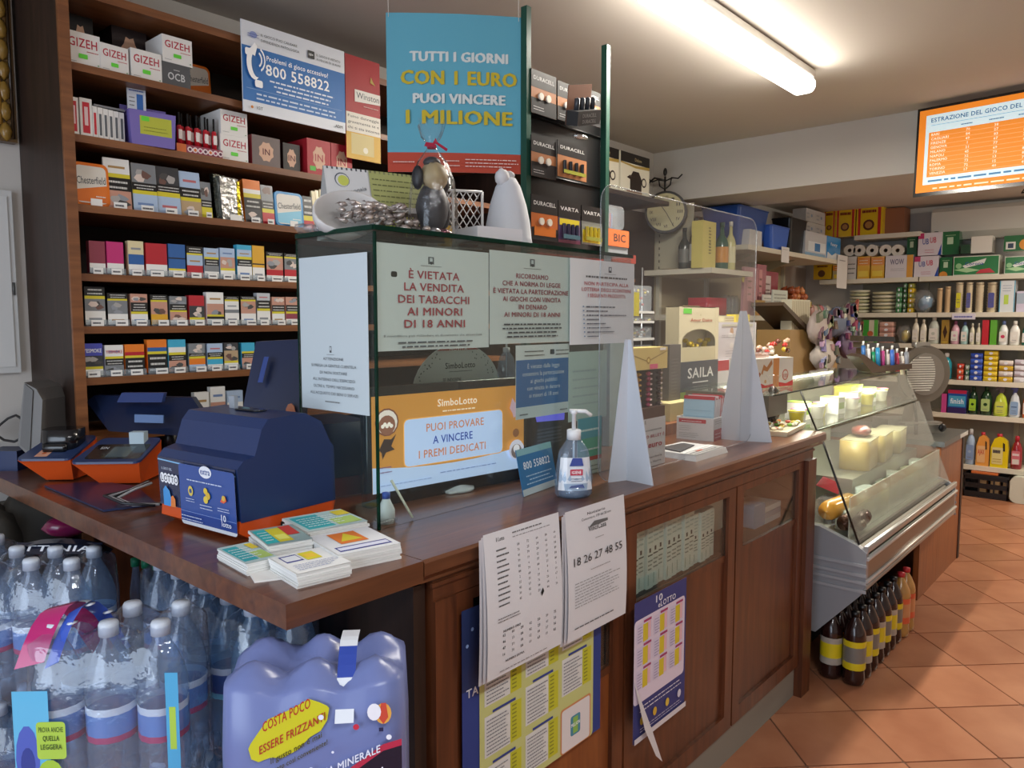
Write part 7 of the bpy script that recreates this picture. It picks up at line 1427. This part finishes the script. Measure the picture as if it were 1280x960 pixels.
def far(name, u0, u1, vt, row, label, col, shape='box', draw=None, cat='packet', dpt=.14, xo=.02, z=None, cap='#d8d8d8', m='gloss', col2=None, group=None, vb=None):
    x = XS+xo; a = at(u0, vt, 'x', x); b = at(u1, vt, 'x', x); ya, yb = a.y, b.y; w = ya-yb-.004; zb = RZ[row] if z is None else z; h = a.z-zb; cy = (ya+yb)/2
    if h < .02: print('LOW', label, h); h = .04
    t = thing(name, label, cat, (x, cy, zb), R(-90), group)     # local -Y faces the shop door
    if shape == 'box':
        q = MB().box(-w/2, w/2, 0, dpt, 0, h, col, m); 
        if draw: draw(front(q, -w/2, w/2, 0, 0, h, m))
        q.build('packet', t)
    elif shape in ('bottle', 'flat'):
        k = .62 if shape == 'flat' else 1; pr = [(w*.42, 0), (w*.5, .01), (w*.5, h*.3), (w*.47, h*.62), (w*.3, h*.78), (w*.18, h*.82), (w*.16, h*.86)]
        q = MB().lathe(pr, col, m, 14); q.v = [(x_, y_*k+w*.5*k, z_) for x_, y_, z_ in q.v]; q.build('bottle', t)
        q = MB().lathe([(w*.2, h*.84), (w*.2, h*.97), (w*.14, h), (0, h)], cap, 'plastic', 12); q.v = [(x_, y_+w*.5*k, z_) for x_, y_, z_ in q.v]; q.build('cap', t)
        q = MB(); cv = Canvas(q, (-w*.36, -.004, h*.14), (1, 0, 0), (0, 0, 1), w*.72, h*.42, m); cv.rrect(0, 0, 1, 1, w*.1, col2 or '#dcd8d0'); 
        if draw: draw(cv)
        else: cv.disc(.5, .55, w*.16, col).scrib(.2, .1, .8, .3, 1, '#777')
        q.build('label', t)
    elif shape == 'spray':
        q = MB().lathe([(w*.42, 0), (w*.5, .012), (w*.5, h*.35), (w*.32, h*.66), (w*.14, h*.74), (w*.13, h*.8)], col, m, 14); q.v = [(x_, y_*.6+w*.3, z_) for x_, y_, z_ in q.v]; q.build('bottle', t)
        q = MB().prism([(-w*.38, h*.86), (-w*.38, h*.96), (-w*.2, h), (w*.22, h), (w*.25, h*.88), (w*.12, h*.78), (-w*.12, h*.78), (-w*.1, h*.88)], w*.2, w*.4, cap, 'plastic', 'y'); q.prism([(-w*.16, h*.86), (-w*.22, h*.72), (-w*.18, h*.72), (-w*.1, h*.86)], w*.26, w*.34, cap, 'plastic', 'y'); q.build('trigger', t)
        q = MB(); cv = Canvas(q, (-w*.34, -.004, h*.08), (1, 0, 0), (0, 0, 1), w*.68, h*.42, m); cv.rrect(0, 0, 1, 1, w*.12, col2 or '#dcd8d0').scrib(.15, .5, .85, .8, 1, '#33507a').scrib(.2, .1, .8, .4, 2, '#667'); q.build('label', t)
    elif shape == 'jug':
        q = MB().prism([(-w*.5, 0), (w*.5, 0), (w*.5, h*.55), (w*.42, h*.8), (w*.15, h*.9), (-w*.02, h*.93), (-w*.3, h*.86), (-w*.5, h*.6)], 0, w*.5, col, m, 'y'); q.build('jug', t)
        q = MB().tube([(w*.1, w*.25, h*.9), (w*.38, w*.2, h*.72), (w*.36, w*.2, h*.5)], w*.06, C(col) if 0 else col2 or '#222', m, 6) if 0 else MB().prism([(w*.2, h*.5), (w*.32, h*.5), (w*.3, h*.72), (w*.18, h*.76)], -.002, .0, '#3a2a14', 'matte', 'y'); q.build('handle_opening', t)
        q = MB().lathe([(w*.16, h*.9), (w*.16, h), (0, h)], cap, 'plastic', 12, -w*.05, w*.25); q.build('cap', t)
        q = MB(); cv = Canvas(q, (-w*.42, -.002, h*.1), (1, 0, 0), (0, 0, 1), w*.62, h*.5, m); cv.rrect(0, 0, 1, 1, w*.06, col2 or '#e0dcc8'); (draw or (lambda c_: c_.scrib(.1, .3, .9, .9, 3, '#5a4a2a')))(cv); q.build('label', t)
    elif shape == 'stack':
        n = max(2, round(h/.032))
        for i in range(n):
            q = MB().lathe([(w*.36, 0), (w*.5, .012), (w*.5, h/n*.75), (w*.3, h/n*.8), (0, h/n*.8)], col if i % 2 == 0 else (col2 or '#cfc9b6'), 'satin', 16); q.v = [(x_, y_*.85+w*.43, z_) for x_, y_, z_ in q.v]; q.build('plate', t, (0, 0, i*h/n))
    elif shape == 'cups':
        n = max(4, round(h/.022)); q = MB()
        for i in range(n): 
            zz = h*i/n; q.lathe([(w*.36, zz), (w*.42, zz+h/n*.7), (w*.46, zz+h/n*.95)], col, 'satin', 12, 0, w*.5, caps=(i == n-1))
        q.build('cup_column', t); 
        if col2: q = MB(); cv = Canvas(q, (-w*.25, -.0, h*.15), (1, 0, 0), (0, 0, 1), w*.5, h*.5, m); cv.rrect(0, 0, 1, 1, w*.1, col2).scrib(.2, .3, .8, .7, 2, '#556'); q.build('label', t)
    elif shape == 'rolls':
        n = 4
        for i in range(n): pass
    elif shape == 'bag':
        q = MB().blob((0, .06, h*.5), (w*.5, .07, h*.5), col, 'film', 12, 8, .12); q.blob((w*.1, .05, h*.4), (w*.3, .05, h*.3), col2 or '#7fa8c0', 'gloss', 10, 6, .2); q.build('bag', t)
    elif shape == 'bars':
        n = max(2, round(h/.045))
        for i in range(n):
            q = MB().rbox(-w/2, w/2, 0, .1, i*h/n, (i+1)*h/n-.003, .008, col if i % 2 == 0 else (col2 or col), m); cv = front(q, -w/2, w/2, 0, i*h/n, (i+1)*h/n-.003, m); cv.disc(.5, .5, w*.14, '#dcdce4', h/n*.25); q.build('packet', t)
    return t
def coco(cv): cv.rect(.06, 0, .16, 1, '#b8302a').rect(.82, 0, .94, 1, '#b8302a').disc(.48, .35, cv.w*.22, '#5a3222').disc(.48, .35, cv.w*.14, '#a8783f').scrib(.22, .74, .78, .9, 1, '#7a1c1c', .8)
far('yellow_bag', 1030, 1045, 262, 0, 'yellow and red bag at the left of the highest far shelf', '#d8b41e', draw=coco)
far('yellow_bag', 1045, 1070, 262, 0, 'yellow and red bag with brown picture in the middle of the highest far shelf', '#d8b41e', draw=coco)
far('yellow_bag', 1071, 1104, 259, 0, 'yellow and red bag with brown picture next to the brown carton', '#d8b41e', draw=coco)
far('brown_carton', 1104, 1131, 261, 0, 'plain brown carton at the end of the highest far shelf', '#8f5a3a', m='card', xo=.1, dpt=.2)
# lying toilet rolls
for k in range(5):
    u = [1062, 1074, 1090, 1107, 1122][k]; p = at(u, 313, 'x', XS+.05); t = thing('toilet_roll', f'white toilet roll lying above the packs, {ORD[k]} from the left', 'toilet roll', (p.x, p.y, p.z), R(-90), 'toilet rolls on the far shelf'); r_ = .053
    q = MB(); n = 18; V = []
    for (r0, y_) in ((r_, 0), (r_, .1), (.018, .1), (.018, 0)): V += [(r0*math.cos(2*math.pi*i/n), y_, r0*math.sin(2*math.pi*i/n)) for i in range(n)]
    q.add(V, [(L*n+i, L*n+(i+1) % n, ((L+1) % 4)*n+(i+1) % n, ((L+1) % 4)*n+i) for L in range(4) for i in range(n)], '#d9d2c6', 'matte'); q.build('paper', t)
    q = MB(); V = []
    for (r0, y_) in ((.0185, .002), (.0185, .098), (.016, .098), (.016, .002)): V += [(r0*math.cos(2*math.pi*i/n), y_, r0*math.sin(2*math.pi*i/n)) for i in range(n)]
    q.add(V, [(L*n+i, L*n+(i+1) % n, ((L+1) % 4)*n+(i+1) % n, ((L+1) % 4)*n+i) for L in range(4) for i in range(n)], '#6a5a44', 'card'); q.build('core', t)
def yel(cv): cv.rect(0, .6, 1, .95, '#d8862a').scrib(.15, .65, .85, .9, 2, '#e8dcc0').rect(.1, .1, .9, .35, '#e6c84a')
def whi(cv): cv.text('WOW', .42, .6, .24, '#6a5f78', w=.5).scrib(.2, .3, .7, .45, 2, '#9a9aa0').rect(.78, 0, 1, 1, '#d89a3a')
def red_(cv): cv.disc(.45, .35, cv.w*.2, '#5a3a2a').scrib(.2, .7, .8, .86, 1, '#6a2a1c', .8)
far('yellow_canister', 1017, 1040, 329, 1, 'yellow canister with brown picture at the left of the second far shelf', '#cda21e', draw=red_, z=1.886); far('canister', 1041, 1058, 331, 1, 'pale olive canister next to the yellow canister', '#b9a878', draw=yel)
far('towel_pack', 1059, 1071, 321, 1, 'narrow white pack left of the two amber packs', '#d3d0cc', draw=lambda cv: cv.scrib(.1, .2, .9, .8, 3, '#666'))
far('amber_pack', 1072, 1088, 321, 1, 'amber paper pack, left of the two below the toilet rolls', '#dba832', draw=yel); far('amber_pack', 1089, 1106, 321, 1, 'amber paper pack, right of the two below the toilet rolls', '#dba832', draw=yel)
far('towel_pack', 1107, 1142, 320, 1, 'white kitchen towel pack with an amber side below the last toilet roll', '#d6cfd2', draw=whi)
def deox(cv): cv.rect(0, .75, .25, 1, '#c03a6a').text('UB', .32, .5, .25, '#4a5aa0', w=.26).text('UB', .64, .55, .25, '#c8405a', w=.26).scrib(.3, .1, .7, .3, 2, '#c97a8a').poly([(cv.w*.85, 0), (cv.w, 0), (cv.w, cv.h*.5)], '#2a4aa0')
z_up = at(1150, 320, 'x', XS+.02).z+.002
far('detergent_bag', 1143, 1174, 321, 1, 'white detergent bag with blue letters, lower one of the pair', '#d8cfd6', draw=deox); far('detergent_bag', 1148, 1178, 292, 1, 'white detergent bag with blue letters, upper one of the pair', '#d8cfd6', draw=deox, z=z_up)
def grn(cv): cv.rect(.3, .45, .65, .75, '#b9cfb0').scrib(.2, .8, .8, .9, 1, '#a9c9a0')
def corn(cv):
    cv.rect(0, 0, 1, 1, '#d5d8c8').rrect(.015, .04, .985, .96, .006, '#2f7a44').poly([(cv.w*.02, cv.h*.3), (cv.w*.3, cv.h*.15), (cv.w*.6, cv.h*.25), (cv.w*.3, cv.h*.4)], '#a9cf9a').disc(.12, .5, cv.h*.14, '#8fbf8a').poly([(cv.w*.2, cv.h*.5), (cv.w*.26, cv.h*.38), (cv.w*.68, cv.h*.6), (cv.w*.72, cv.h*.85), (cv.w*.5, cv.h*.72)], '#dde0dc').text('Corona', .46, .52, .16, '#2c4a9a', w=.4).poly([(cv.w*.5, cv.h*.08), (cv.w*.92, cv.h*.1), (cv.w*.8, cv.h*.34), (cv.w*.6, cv.h*.28)], '#c23a44')
far('green_pack', 1134, 1147, 296, 1, 'small dark green pack above and behind the amber packs', '#1f5a34', draw=grn, z=z_up, xo=.06); far('green_pack', 1178, 1200, 290, 1, 'tall dark green pack above the long green and white pack', '#24623a', draw=grn, z=z_up, xo=.05)
far('green_pack', 1175, 1191, 322, 1, 'dark green pack with an orange foot left of the long green and white pack', '#24623a', draw=lambda cv: (cv.disc(.3, .05, cv.w*.35, '#d08a3a', cv.h*.2), grn(cv)))
far('tissue_carton', 1192, 1250, 321, 1, 'long green and white tissue carton with blue lettering', '#d5d8c8', draw=corn)
far('tissue_carton', 1256, 1306, 321, 1, 'green and white tissue carton cut by the right edge of the view', '#d5d8c8', draw=corn)
far('dark_pack', 1201, 1213, 306, 1, 'small dark green pack beside the tall green pack', '#2a4a34', z=z_up); far('towel_pack', 1214, 1241, 296, 1, 'plain white wrapped pack on top of the long green and white carton', '#dcd8ce', z=z_up, xo=.04)
far('towel_pack', 1255, 1300, 295, 1, 'green and white pack with an orange picture at the upper right', '#d5d8c8', z=z_up, draw=lambda cv: cv.rect(0, 0, .8, 1, '#2f6a40').disc(.62, .4, cv.w*.18, '#d8923a', cv.h*.35).rect(.06, .12, .34, .6, '#dcdcd4').rect(.12, .2, .28, .5, '#38465a'))
# third row
far('plate_stack', 1059, 1085, 362, 2, 'stack of white paper plates at the left of the third far shelf', '#cfcbb4', 'stack', col2='#bfc09a', dpt=.1, cat='plates'); far('plate_stack', 1087, 1119, 364, 2, 'second stack of cream paper plates on the third far shelf', '#d6d0ba', 'stack', col2='#c6c09c', cat='plates')
far('matchbox_stack', 1120, 1128, 359, 2, 'green packet pile right of the plates', '#3a7a4a', 'bars', col2='#7fae8a'); far('matchbox_stack', 1129, 1134, 354, 2, 'dark green packet pile in the middle of the three piles', '#35563c', 'bars', col2='#4f7a56'); far('matchbox_stack', 1135, 1143, 354, 2, 'yellow and green packet pile beside the plastic bag', '#c9a82e', 'bars', col2='#8a8a3a')
far('plastic_bag', 1137, 1168, 361, 2, 'crumpled clear and blue plastic bag on the third far shelf', '#c9d0d8', 'bag', col2='#4a7fa0', cat='bag', xo=.0)
for k, (a_, b_, v, c2) in enumerate(((1170, 1179, 360, None), (1180, 1189, 358, None), (1193, 1205, 353, '#d3c92a'), (1206, 1217, 353, '#5a5a96'), (1218, 1231, 353, None), (1232, 1248, 353, '#4f4f92'))):
    far('cup_stack', a_, b_, v, 2, ['plain beige cup column furthest left on the third far shelf', 'plain beige cup column, second from the left', 'cream cup column with a yellow label', 'cream cup column with a violet label right of the yellow one', 'plain cream cup column between the violet labelled ones', 'widest cream cup column with a violet label'][k], '#c9ab84' if k < 2 else '#d5c6a8', 'cups', col2=c2, cat='cups')
far('tall_carton', 1250, 1270, 351, 2, 'tall white carton with blue edges at the right of the third far shelf', '#d0d4d6', draw=lambda cv: cv.rect(0, 0, .06, 1, '#4a9ab8').rect(.94, 0, 1, 1, '#4a9ab8').rect(.3, .25, .6, .55, '#b4cf4a').scrib(.2, .65, .8, .9, 3, '#8a97a8')); far('low_carton', 1271, 1295, 364, 2, 'lilac and grey carton at the right edge of the third far shelf', '#c3b9cc', draw=lambda cv: cv.rect(0, .4, 1, .9, '#9aa6b4'))
# fourth row
far('green_box', 1079, 1098, 400, 3, 'green and red food box behind the stacked dark trays', '#c9c4b0', draw=lambda cv: cv.rect(0, 0, .4, 1, '#3f9a3a').rect(.75, 0, 1, 1, '#5aa84a').disc(.5, .4, cv.w*.2, '#b0603a')); far('pink_boxes', 1099, 1117, 402, 3, 'pile of pinkish boxes on the fourth far shelf', '#b98a80', 'bars', col2='#c49a8c', cat='boxes')
far('dark_bag', 1119, 1139, 406, 3, 'dark and yellow striped bag on the fourth far shelf', '#33332c', 'bag', col2='#b8a42a', cat='bag')
F4 = [(1140, 1149.5, 398, '#d6cfbc', 'flat', 'slim cream bottle at the left of the toiletries', '#c9c4b0'), (1150, 1159, 399, '#d6cfbc', 'flat', 'slim cream bottle, second among the toiletries', '#c9c4b0'), (1160, 1175, 395, '#b9bdb2', 'flat', 'broad grey green bottle among the toiletries', '#b9bdb2'), (1177, 1187, 400, '#9a7a34', 'box', 'brown and gold box among the toiletries', None),
      (1188, 1200, 401, '#d0a0b0', 'bottle', 'pink bottle on the fourth far shelf', '#8a4a6a'), (1200.5, 1211, 402, '#9fc0c0', 'bottle', 'pale teal bottle on the fourth far shelf', '#4a5a8a'), (1212, 1219, 404, '#cfcab0', 'bottle', 'ivory bottle left of the twin ivory ones', '#c9c4b0'), (1220, 1227, 404, '#cdc8ae', 'bottle', 'ivory bottle left of the red carton', '#c9c4b0'),
      (1228, 1237, 400, '#b8202c', 'box', 'bright red carton on the fourth far shelf', None), (1238, 1247, 400, '#5aa02a', 'box', 'bright green carton on the fourth far shelf', None), (1248, 1261, 401, '#dcdcdc', 'bottle', 'white bottle with crimson flower right of the green carton', '#5a6a9a'), (1262, 1276, 401, '#dcdad4', 'flat', 'broad white bottle near the right edge', '#dcdad4'), (1277, 1288, 404, '#1f6a5a', 'bottle', 'dark green bottle at the right edge of the fourth far shelf', '#1d3a7a')]
for a_, b_, v, c, s, l, cp in F4: far('toiletry_bottle' if s != 'box' else 'toiletry_box', a_, b_, v, 3, l, c, s, cap=cp or '#fff', col2='#d9d4cc' if s != 'box' else None, cat='toiletries', draw=(lambda cv: cv.disc(.5, .5, cv.w*.3, '#c03a5a')) if 'crimson' in l else ((lambda cv: cv.poly([(cv.w*.2, cv.h*.5), (cv.w*.5, cv.h*.2), (cv.w*.8, cv.h*.5), (cv.w*.5, cv.h*.8)], '#3a2412').scrib(.1, .05, .9, .15, 1, '#e0c04a')) if 'gold' in l else None))
# fifth row
F5 = [(1167, 1173, 440, '#c08a8a', 'bottle', 'small pink bottle behind the slicer', '#d8a0a0'), (1175, 1190, 441, '#2f8fa0', 'bottle', 'teal bottle with white cap right of the slicer', '#e0e0dc')]
for a_, b_, v, c, s, l, cp in F5: far('cleaner_bottle', a_, b_, v, 4, l, c, s, cap=cp, cat='bottle')
far('red_packets', 1196, 1205, 454, 4, 'small red packet pile on the fifth far shelf', '#b83a2a', 'bars', col2='#d05a3a'); far('grey_packets', 1206, 1212, 456, 4, 'tiny grey green packet pile beside the red one', '#8a9a8a', 'bars', col2='#3f6a5a')
far('blue_packets', 1213, 1229, 441, 4, 'pile of blue and white packets on the fifth far shelf', '#2c4aa8', 'bars', col2='#3a5ab8'); far('yellow_packets', 1230, 1248, 438, 4, 'tall pile of yellow packets over a white one', '#cdae22', 'bars', col2='#d8b82e')
far('gold_packets', 1248.5, 1267, 450, 4, 'pile with a shiny gold packet over a white one', '#c09a2a', 'bars', col2='#d0c4bc'); far('white_packets', 1268, 1290, 449, 4, 'pile of white packets at the right of the fifth far shelf', '#cfcad0', 'bars', col2='#c0b8c4')
# sixth row
def fin(cv): cv.rect(0, .85, 1, 1, '#b02a4a').rect(0, 0, 1, .25, '#3a2a5a').rect(.05, .3, .95, .75, '#4a9ac0').text('finish', .5, .42, .22, '#e6eef6', w=.7)
far('detergent_box', 1177, 1184, 492, 5, 'narrow pink box left of the blue detergent box', '#c04a8a'); far('detergent_box', 1185, 1209, 487, 5, 'blue detergent box with pale lettering and crimson top', '#27509a', draw=fin)
far('dish_soap', 1210.5, 1223, 483, 5, 'dark green dish soap with lime label, left one of two', '#16331f', 'bottle', cap='#16331f', col2='#9ac23a', cat='bottle'); far('dish_soap', 1225, 1241, 482, 5, 'dark green dish soap with pale label, right one of two', '#1a3a22', 'bottle', cap='#1a3a22', col2='#a9bf7a', cat='bottle')
far('spray_bottle', 1242, 1261, 483, 5, 'lime spray cleaner bottle with a dark trigger', '#b9c93a', 'spray', cap='#5a4a4a', col2='#c9d05a', cat='bottle'); far('spray_bottle', 1261.5, 1277, 482, 5, 'white spray cleaner bottle with a violet trigger', '#c9cfd6', 'spray', cap='#4a4a86', col2='#8aa6c9', cat='bottle'); far('spray_bottle', 1278, 1292, 488, 5, 'orange cleaner bottle at the right edge of the sixth far shelf', '#e06a2a', 'bottle', cap='#2a2a2a', cat='bottle')
# seventh row
far('cleaner_bottle', 1207, 1220, 536, 6, 'clear bluish cleaner bottle at the left of the lowest far shelf', '#9aaec8', 'bottle', cap='#d0d4d8', cat='bottle', col2='#7f97bf')
far('cleaner_jug', 1221, 1238, 540, 6, 'orange cleaner jug with red letters and red cap', '#e09a4a', 'jug', cap='#b8283a', cat='bottle', col2='#e2b480', draw=lambda cv: cv.text('AJAX', .5, .5, .3, '#c0302c', w=.8)); far('cleaner_jug', 1239, 1262, 542, 6, 'large yellow cleaner jug on the lowest far shelf', '#e0c61e', 'jug', cap='#b8283a', cat='bottle', col2='#ded08a', draw=lambda cv: cv.scrib(.1, .6, .8, .9, 1, '#2a2a4a', .9).scrib(.1, .1, .9, .4, 2, '#a8862a'))
far('cleaner_bottle', 1263.5, 1279, 545, 6, 'deep red cleaner bottle right of the yellow jug', '#8d1f2a', 'bottle', cap='#b8283a', cat='bottle', col2='#c9707a', draw=lambda cv: cv.scrib(.1, .6, .9, .85, 1, '#f0e0e0', .9).rect(.1, .05, .9, .4, '#d8d0c8'))
# floor: black crate and white jug
a = at(1206, 600, 'x', XS); b = at(1262, 600, 'x', XS)
t = thing('plastic_crate', 'black slatted plastic crate on the floor under the far shelves', 'crate', (XS-.05, (a.y+b.y)/2, 0), R(-90)); w = a.y-b.y; h = .2
for k in range(6): yy = .22*(k//3); MB().box(-w/2, w/2, yy, yy+.008, .01+(k % 3)*.072, .052+(k % 3)*.072, '#17181a', 'plastic').build('slat', t)
q = MB()
for x in (-w/2, -w/6, w/6, w/2-.012): q.box(x, x+.012, .001, .009, 0, h, '#17181a', 'plastic')
q.box(-w/2, -w/2+.008, 0, .228, 0, h, '#17181a', 'plastic').box(w/2-.008, w/2, 0, .228, 0, h, '#17181a', 'plastic').box(-w/2, w/2, 0, .228, 0, .008, '#17181a', 'plastic').box(-w/2-.006, w/2+.006, -.004, .012, h-.02, h, '#1b1c1e', 'plastic'); q.build('frame', t)
for k in range(3): tag(MB().box(XS+.0, XS+.1, a.y-.16-k*.09, a.y-.1-k*.09, .012, .16, '#c9a070').build('packet'), ['tan packet inside the black crate, left', 'tan packet inside the black crate, middle', 'tan packet inside the black crate, right'][k], 'packet')
tag(MB().box(XS-.03, XS+.12, b.y+.08, a.y-.05, h+.001, h+.018, '#d8703a', 'gloss').build('orange_packet'), 'flat orange packet lying on the black crate', 'packet')
q = MB().rbox(-.115, .115, 0, .12, 0, .19, .03, '#cfd0c0', 'satin', 'z'); t = thing('white_jug', 'large milky white jug on the floor right of the black crate', 'jug', (XS-.08, at(1281, 600, 'x', XS-.08).y, 0), R(-90)); q = MB().rbox(-.1, .1, 0, .22, 0, .13, .05, '#cfd0c0', 'satin', 'y'); q.build('jug', t); MB().lathe([(.025, .22), (.025, .25), (0, .252)], '#cfd0c0', 'plastic', 12, .02, .06).build('cap', t); q = MB(); cv = Canvas(q, (.0, -.002, .06), (1, 0, 0), (0, 0, 1), .09, .1); cv.rect(0, 0, 1, 1, '#d8cf9a').scrib(.1, .3, .9, .8, 2, '#c03a3a'); q.build('label', t)

# ================================================================== TV, AIR CONDITIONER, CLOCK
tv = thing('wall_television', 'flat television showing orange lottery draw results, hung below the beam', 'television', (4.60, 1.134, 2.166), 0)
# screen plane turned a little toward the camera
A = at(1141, 247, 'x', 4.60); Rr = Vector((.99*0-.0, -1, 0)); Uv = Vector((-.10, -1, .0)).normalized(); w = .88; h = .475; Vv = Vector((.06, 0, 1)).normalized(); N = Uv.cross(Vv)
tv.location = (0, 0, 0)
q = MB(); O = A-N*.0
def tvp(x, y, d=0): return O+Uv*x+Vv*y+N*d
q.add([tvp(0, 0), tvp(w, 0), tvp(w, h), tvp(0, h), tvp(.02, .02, -.05), tvp(w-.02, .02, -.05), tvp(w-.02, h-.02, -.05), tvp(.02, h-.02, -.05)], [(0, 1, 2, 3), (4, 7, 6, 5), (0, 4, 5, 1), (1, 5, 6, 2), (2, 6, 7, 3), (3, 7, 4, 0)], '#121314', 'gloss'); q.build('housing', tv)
q = MB(); cv = Canvas(q, tvp(.012, .02, .001), Uv, Vv, w-.024, h-.034, 'screen')
cv.rect(0, 0, 1, 1, '#e8862a').rect(.04, .09, 1, .93, '#cfe4ea').rect(.06, .18, .98, .72, '#e58a34')
cv.text('ESTRAZIONE DEL GIOCO DEL LOTTO 30 NOVEMBRE', .07, .84, .05, '#2c5a86', w=.86, al='l').rect(.07, .80, .98, .805, '#6a93b0')
for j in range(5): cv.k = 6; cv.scrib(.24+j*.15, .745, .32+j*.15, .775, 1, '#4a6a8a', .6, j)
rn = random.Random(30)
for i, c in enumerate(('BARI', 'CAGLIARI', 'FIRENZE', 'GENOVA', 'MILANO', 'NAPOLI', 'PALERMO', 'ROMA', 'TORINO', 'VENEZIA')):
    y = .675-i*.052; cv.k = 7; cv.text(c, .075, y, .03, '#f6e6d0', al='l'); 
    for j in range(5): cv.k = 7; cv.text(str(rn.randint(1, 90)), .28+j*.15, y, .03, '#f6e6d0', res=1)
    cv.k = 7; cv.rect(.07, y-.012, .97, y-.009, '#f0c088')
cv.scrib(.07, .11, .9, .16, 1, '#4a7aa0', .6, 2).scrib(.1, .02, .9, .06, 1, '#f0d8b8', .6, 4); q.build('display', tv)
q = MB(); p0 = tvp(w*.5, h*.5, -.05); q.tube([p0, Vector((4.755, p0.y, p0.z+.1))], .02, '#1a1a1a', 'metal'); q.box(4.745, 4.761, p0.y-.08, p0.y+.08, p0.z+.03, p0.z+.2, '#1a1a1a', 'metal'); q.build('wall_bracket', tv)
q = MB(); q.tube([tvp(.52, -.0, -.03), tvp(.5, -.03, -.03), tvp(.6, -.02, -.03), tvp(.7, -.03, -.03), tvp(.78, .0, -.03)], .004, '#141414'); q.build('cable', tv)
t = thing('air_conditioner', 'white wall mounted air conditioner above the far shelves', 'air conditioner', (0, 0, 0)); a = at(1165, 262, 'x', XF-.22); b = at(1165, 292, 'x', XF-.22)
q = MB().prism([(XF-.005, 2.20), (XF-.16, 2.2), (XF-.22, 2.26), (XF-.225, 2.44), (XF-.19, 2.475), (XF-.005, 2.475)], .75, a.y, '#c4c0b6', 'satin', 'y'); q.build('housing', t)
q = MB().box(XF-.19, XF-.17, .78, a.y-.03, 2.195, 2.2, '#8b887e', 'plastic'); q.build('louvre', t); q = MB().box(XF-.228, XF-.2255, a.y-.06, a.y-.03, 2.27, 2.276, '#333', 'plastic'); q.build('badge', t)
# clock on bracket
ck = thing('wall_clock', 'round double sided station clock on a scrolled black iron bracket', 'clock', (0, 0, 0))
cc = at(832, 265, 'x', 4.62); r_ = .142
F_ = Matrix.Translation(cc) @ Matrix.Rotation(FACE+R(-18), 4, 'Z')
q = MB(); n = 28; q.M = F_; q.prism([(r_*math.cos(2*math.pi*i/n), r_*math.sin(2*math.pi*i/n)) for i in range(n)], 0, .07, '#241f1c', 'satin', 'y', True); q.build('case', ck)
q = MB(); q.M = F_; q.prism([((r_-.016)*math.cos(2*math.pi*i/n), (r_-.016)*math.sin(2*math.pi*i/n)) for i in range(n)], -.003, -.0005, '#b5ad84', 'satin', 'y', True)
cv = Canvas(q, (-r_, -.0032, -r_), (1, 0, 0), (0, 0, 1), 2*r_, 2*r_)
for i, s in enumerate(('XII', 'I', 'II', 'III', 'IV', 'V', 'VI', 'VII', 'VIII', 'IX', 'X', 'XI')):
    a_ = math.pi/2-i*math.pi/6; cv.k = 2; cv.text(s, .5+.34*math.cos(a_), .465+.34*math.sin(a_), .075, '#3a3428', w=.03*len(s)+.02)
cv.scrib(.42, .62, .58, .66, 1, '#5a5238').k = 3
cv.poly([(r_*1.0, r_*.99), (r_*1.02, r_*1.01), (r_*1.42, r_*.3), (r_*1.38, r_*.3)], '#1c1a18').poly([(r_*.98, r_*1.0), (r_*1.01, r_*1.02), (r_*.72, r_*1.42), (r_*.7, r_*1.4)], '#1c1a18'); q.build('dial', ck)
q = MB(); top = cc+Vector((.02, .02, r_)); up = Vector((0, 0, 1))
q.tube([top, top+up*.1], .008, '#1c1918', 'satin'); q.blob(top+up*.13, (.014, .014, .028), '#1c1918', 'satin', 10, 6)
for s in (-1, 1):
    d = Vector((.2, .98, 0))*s if 0 else Vector((0, 1, 0))*s*-1
    q.tube([top+up*.02+d*.01, top+up*.04+d*.04, top+up*.09+d*.05], .005, '#1c1918', 'satin'); q.tube([top+up*.07+d*.0, top+up*.085+d*.06, top+up*.075+d*.1, top+up*.1+d*.13], .005, '#1c1918', 'satin')
wy = YB-.002
q.tube([top+up*.075, Vector((top.x, (top.y+wy)/2, top.z+.10)), Vector((top.x, wy, top.z+.05))], .007, '#1c1918', 'satin'); q.box(top.x-.02, top.x+.02, wy-.012, wy, top.z-.05, top.z+.12, '#1c1918', 'satin'); q.build('bracket', ck)
bpy.data.objects.remove(_fo); bpy.data.curves.remove(_fc)
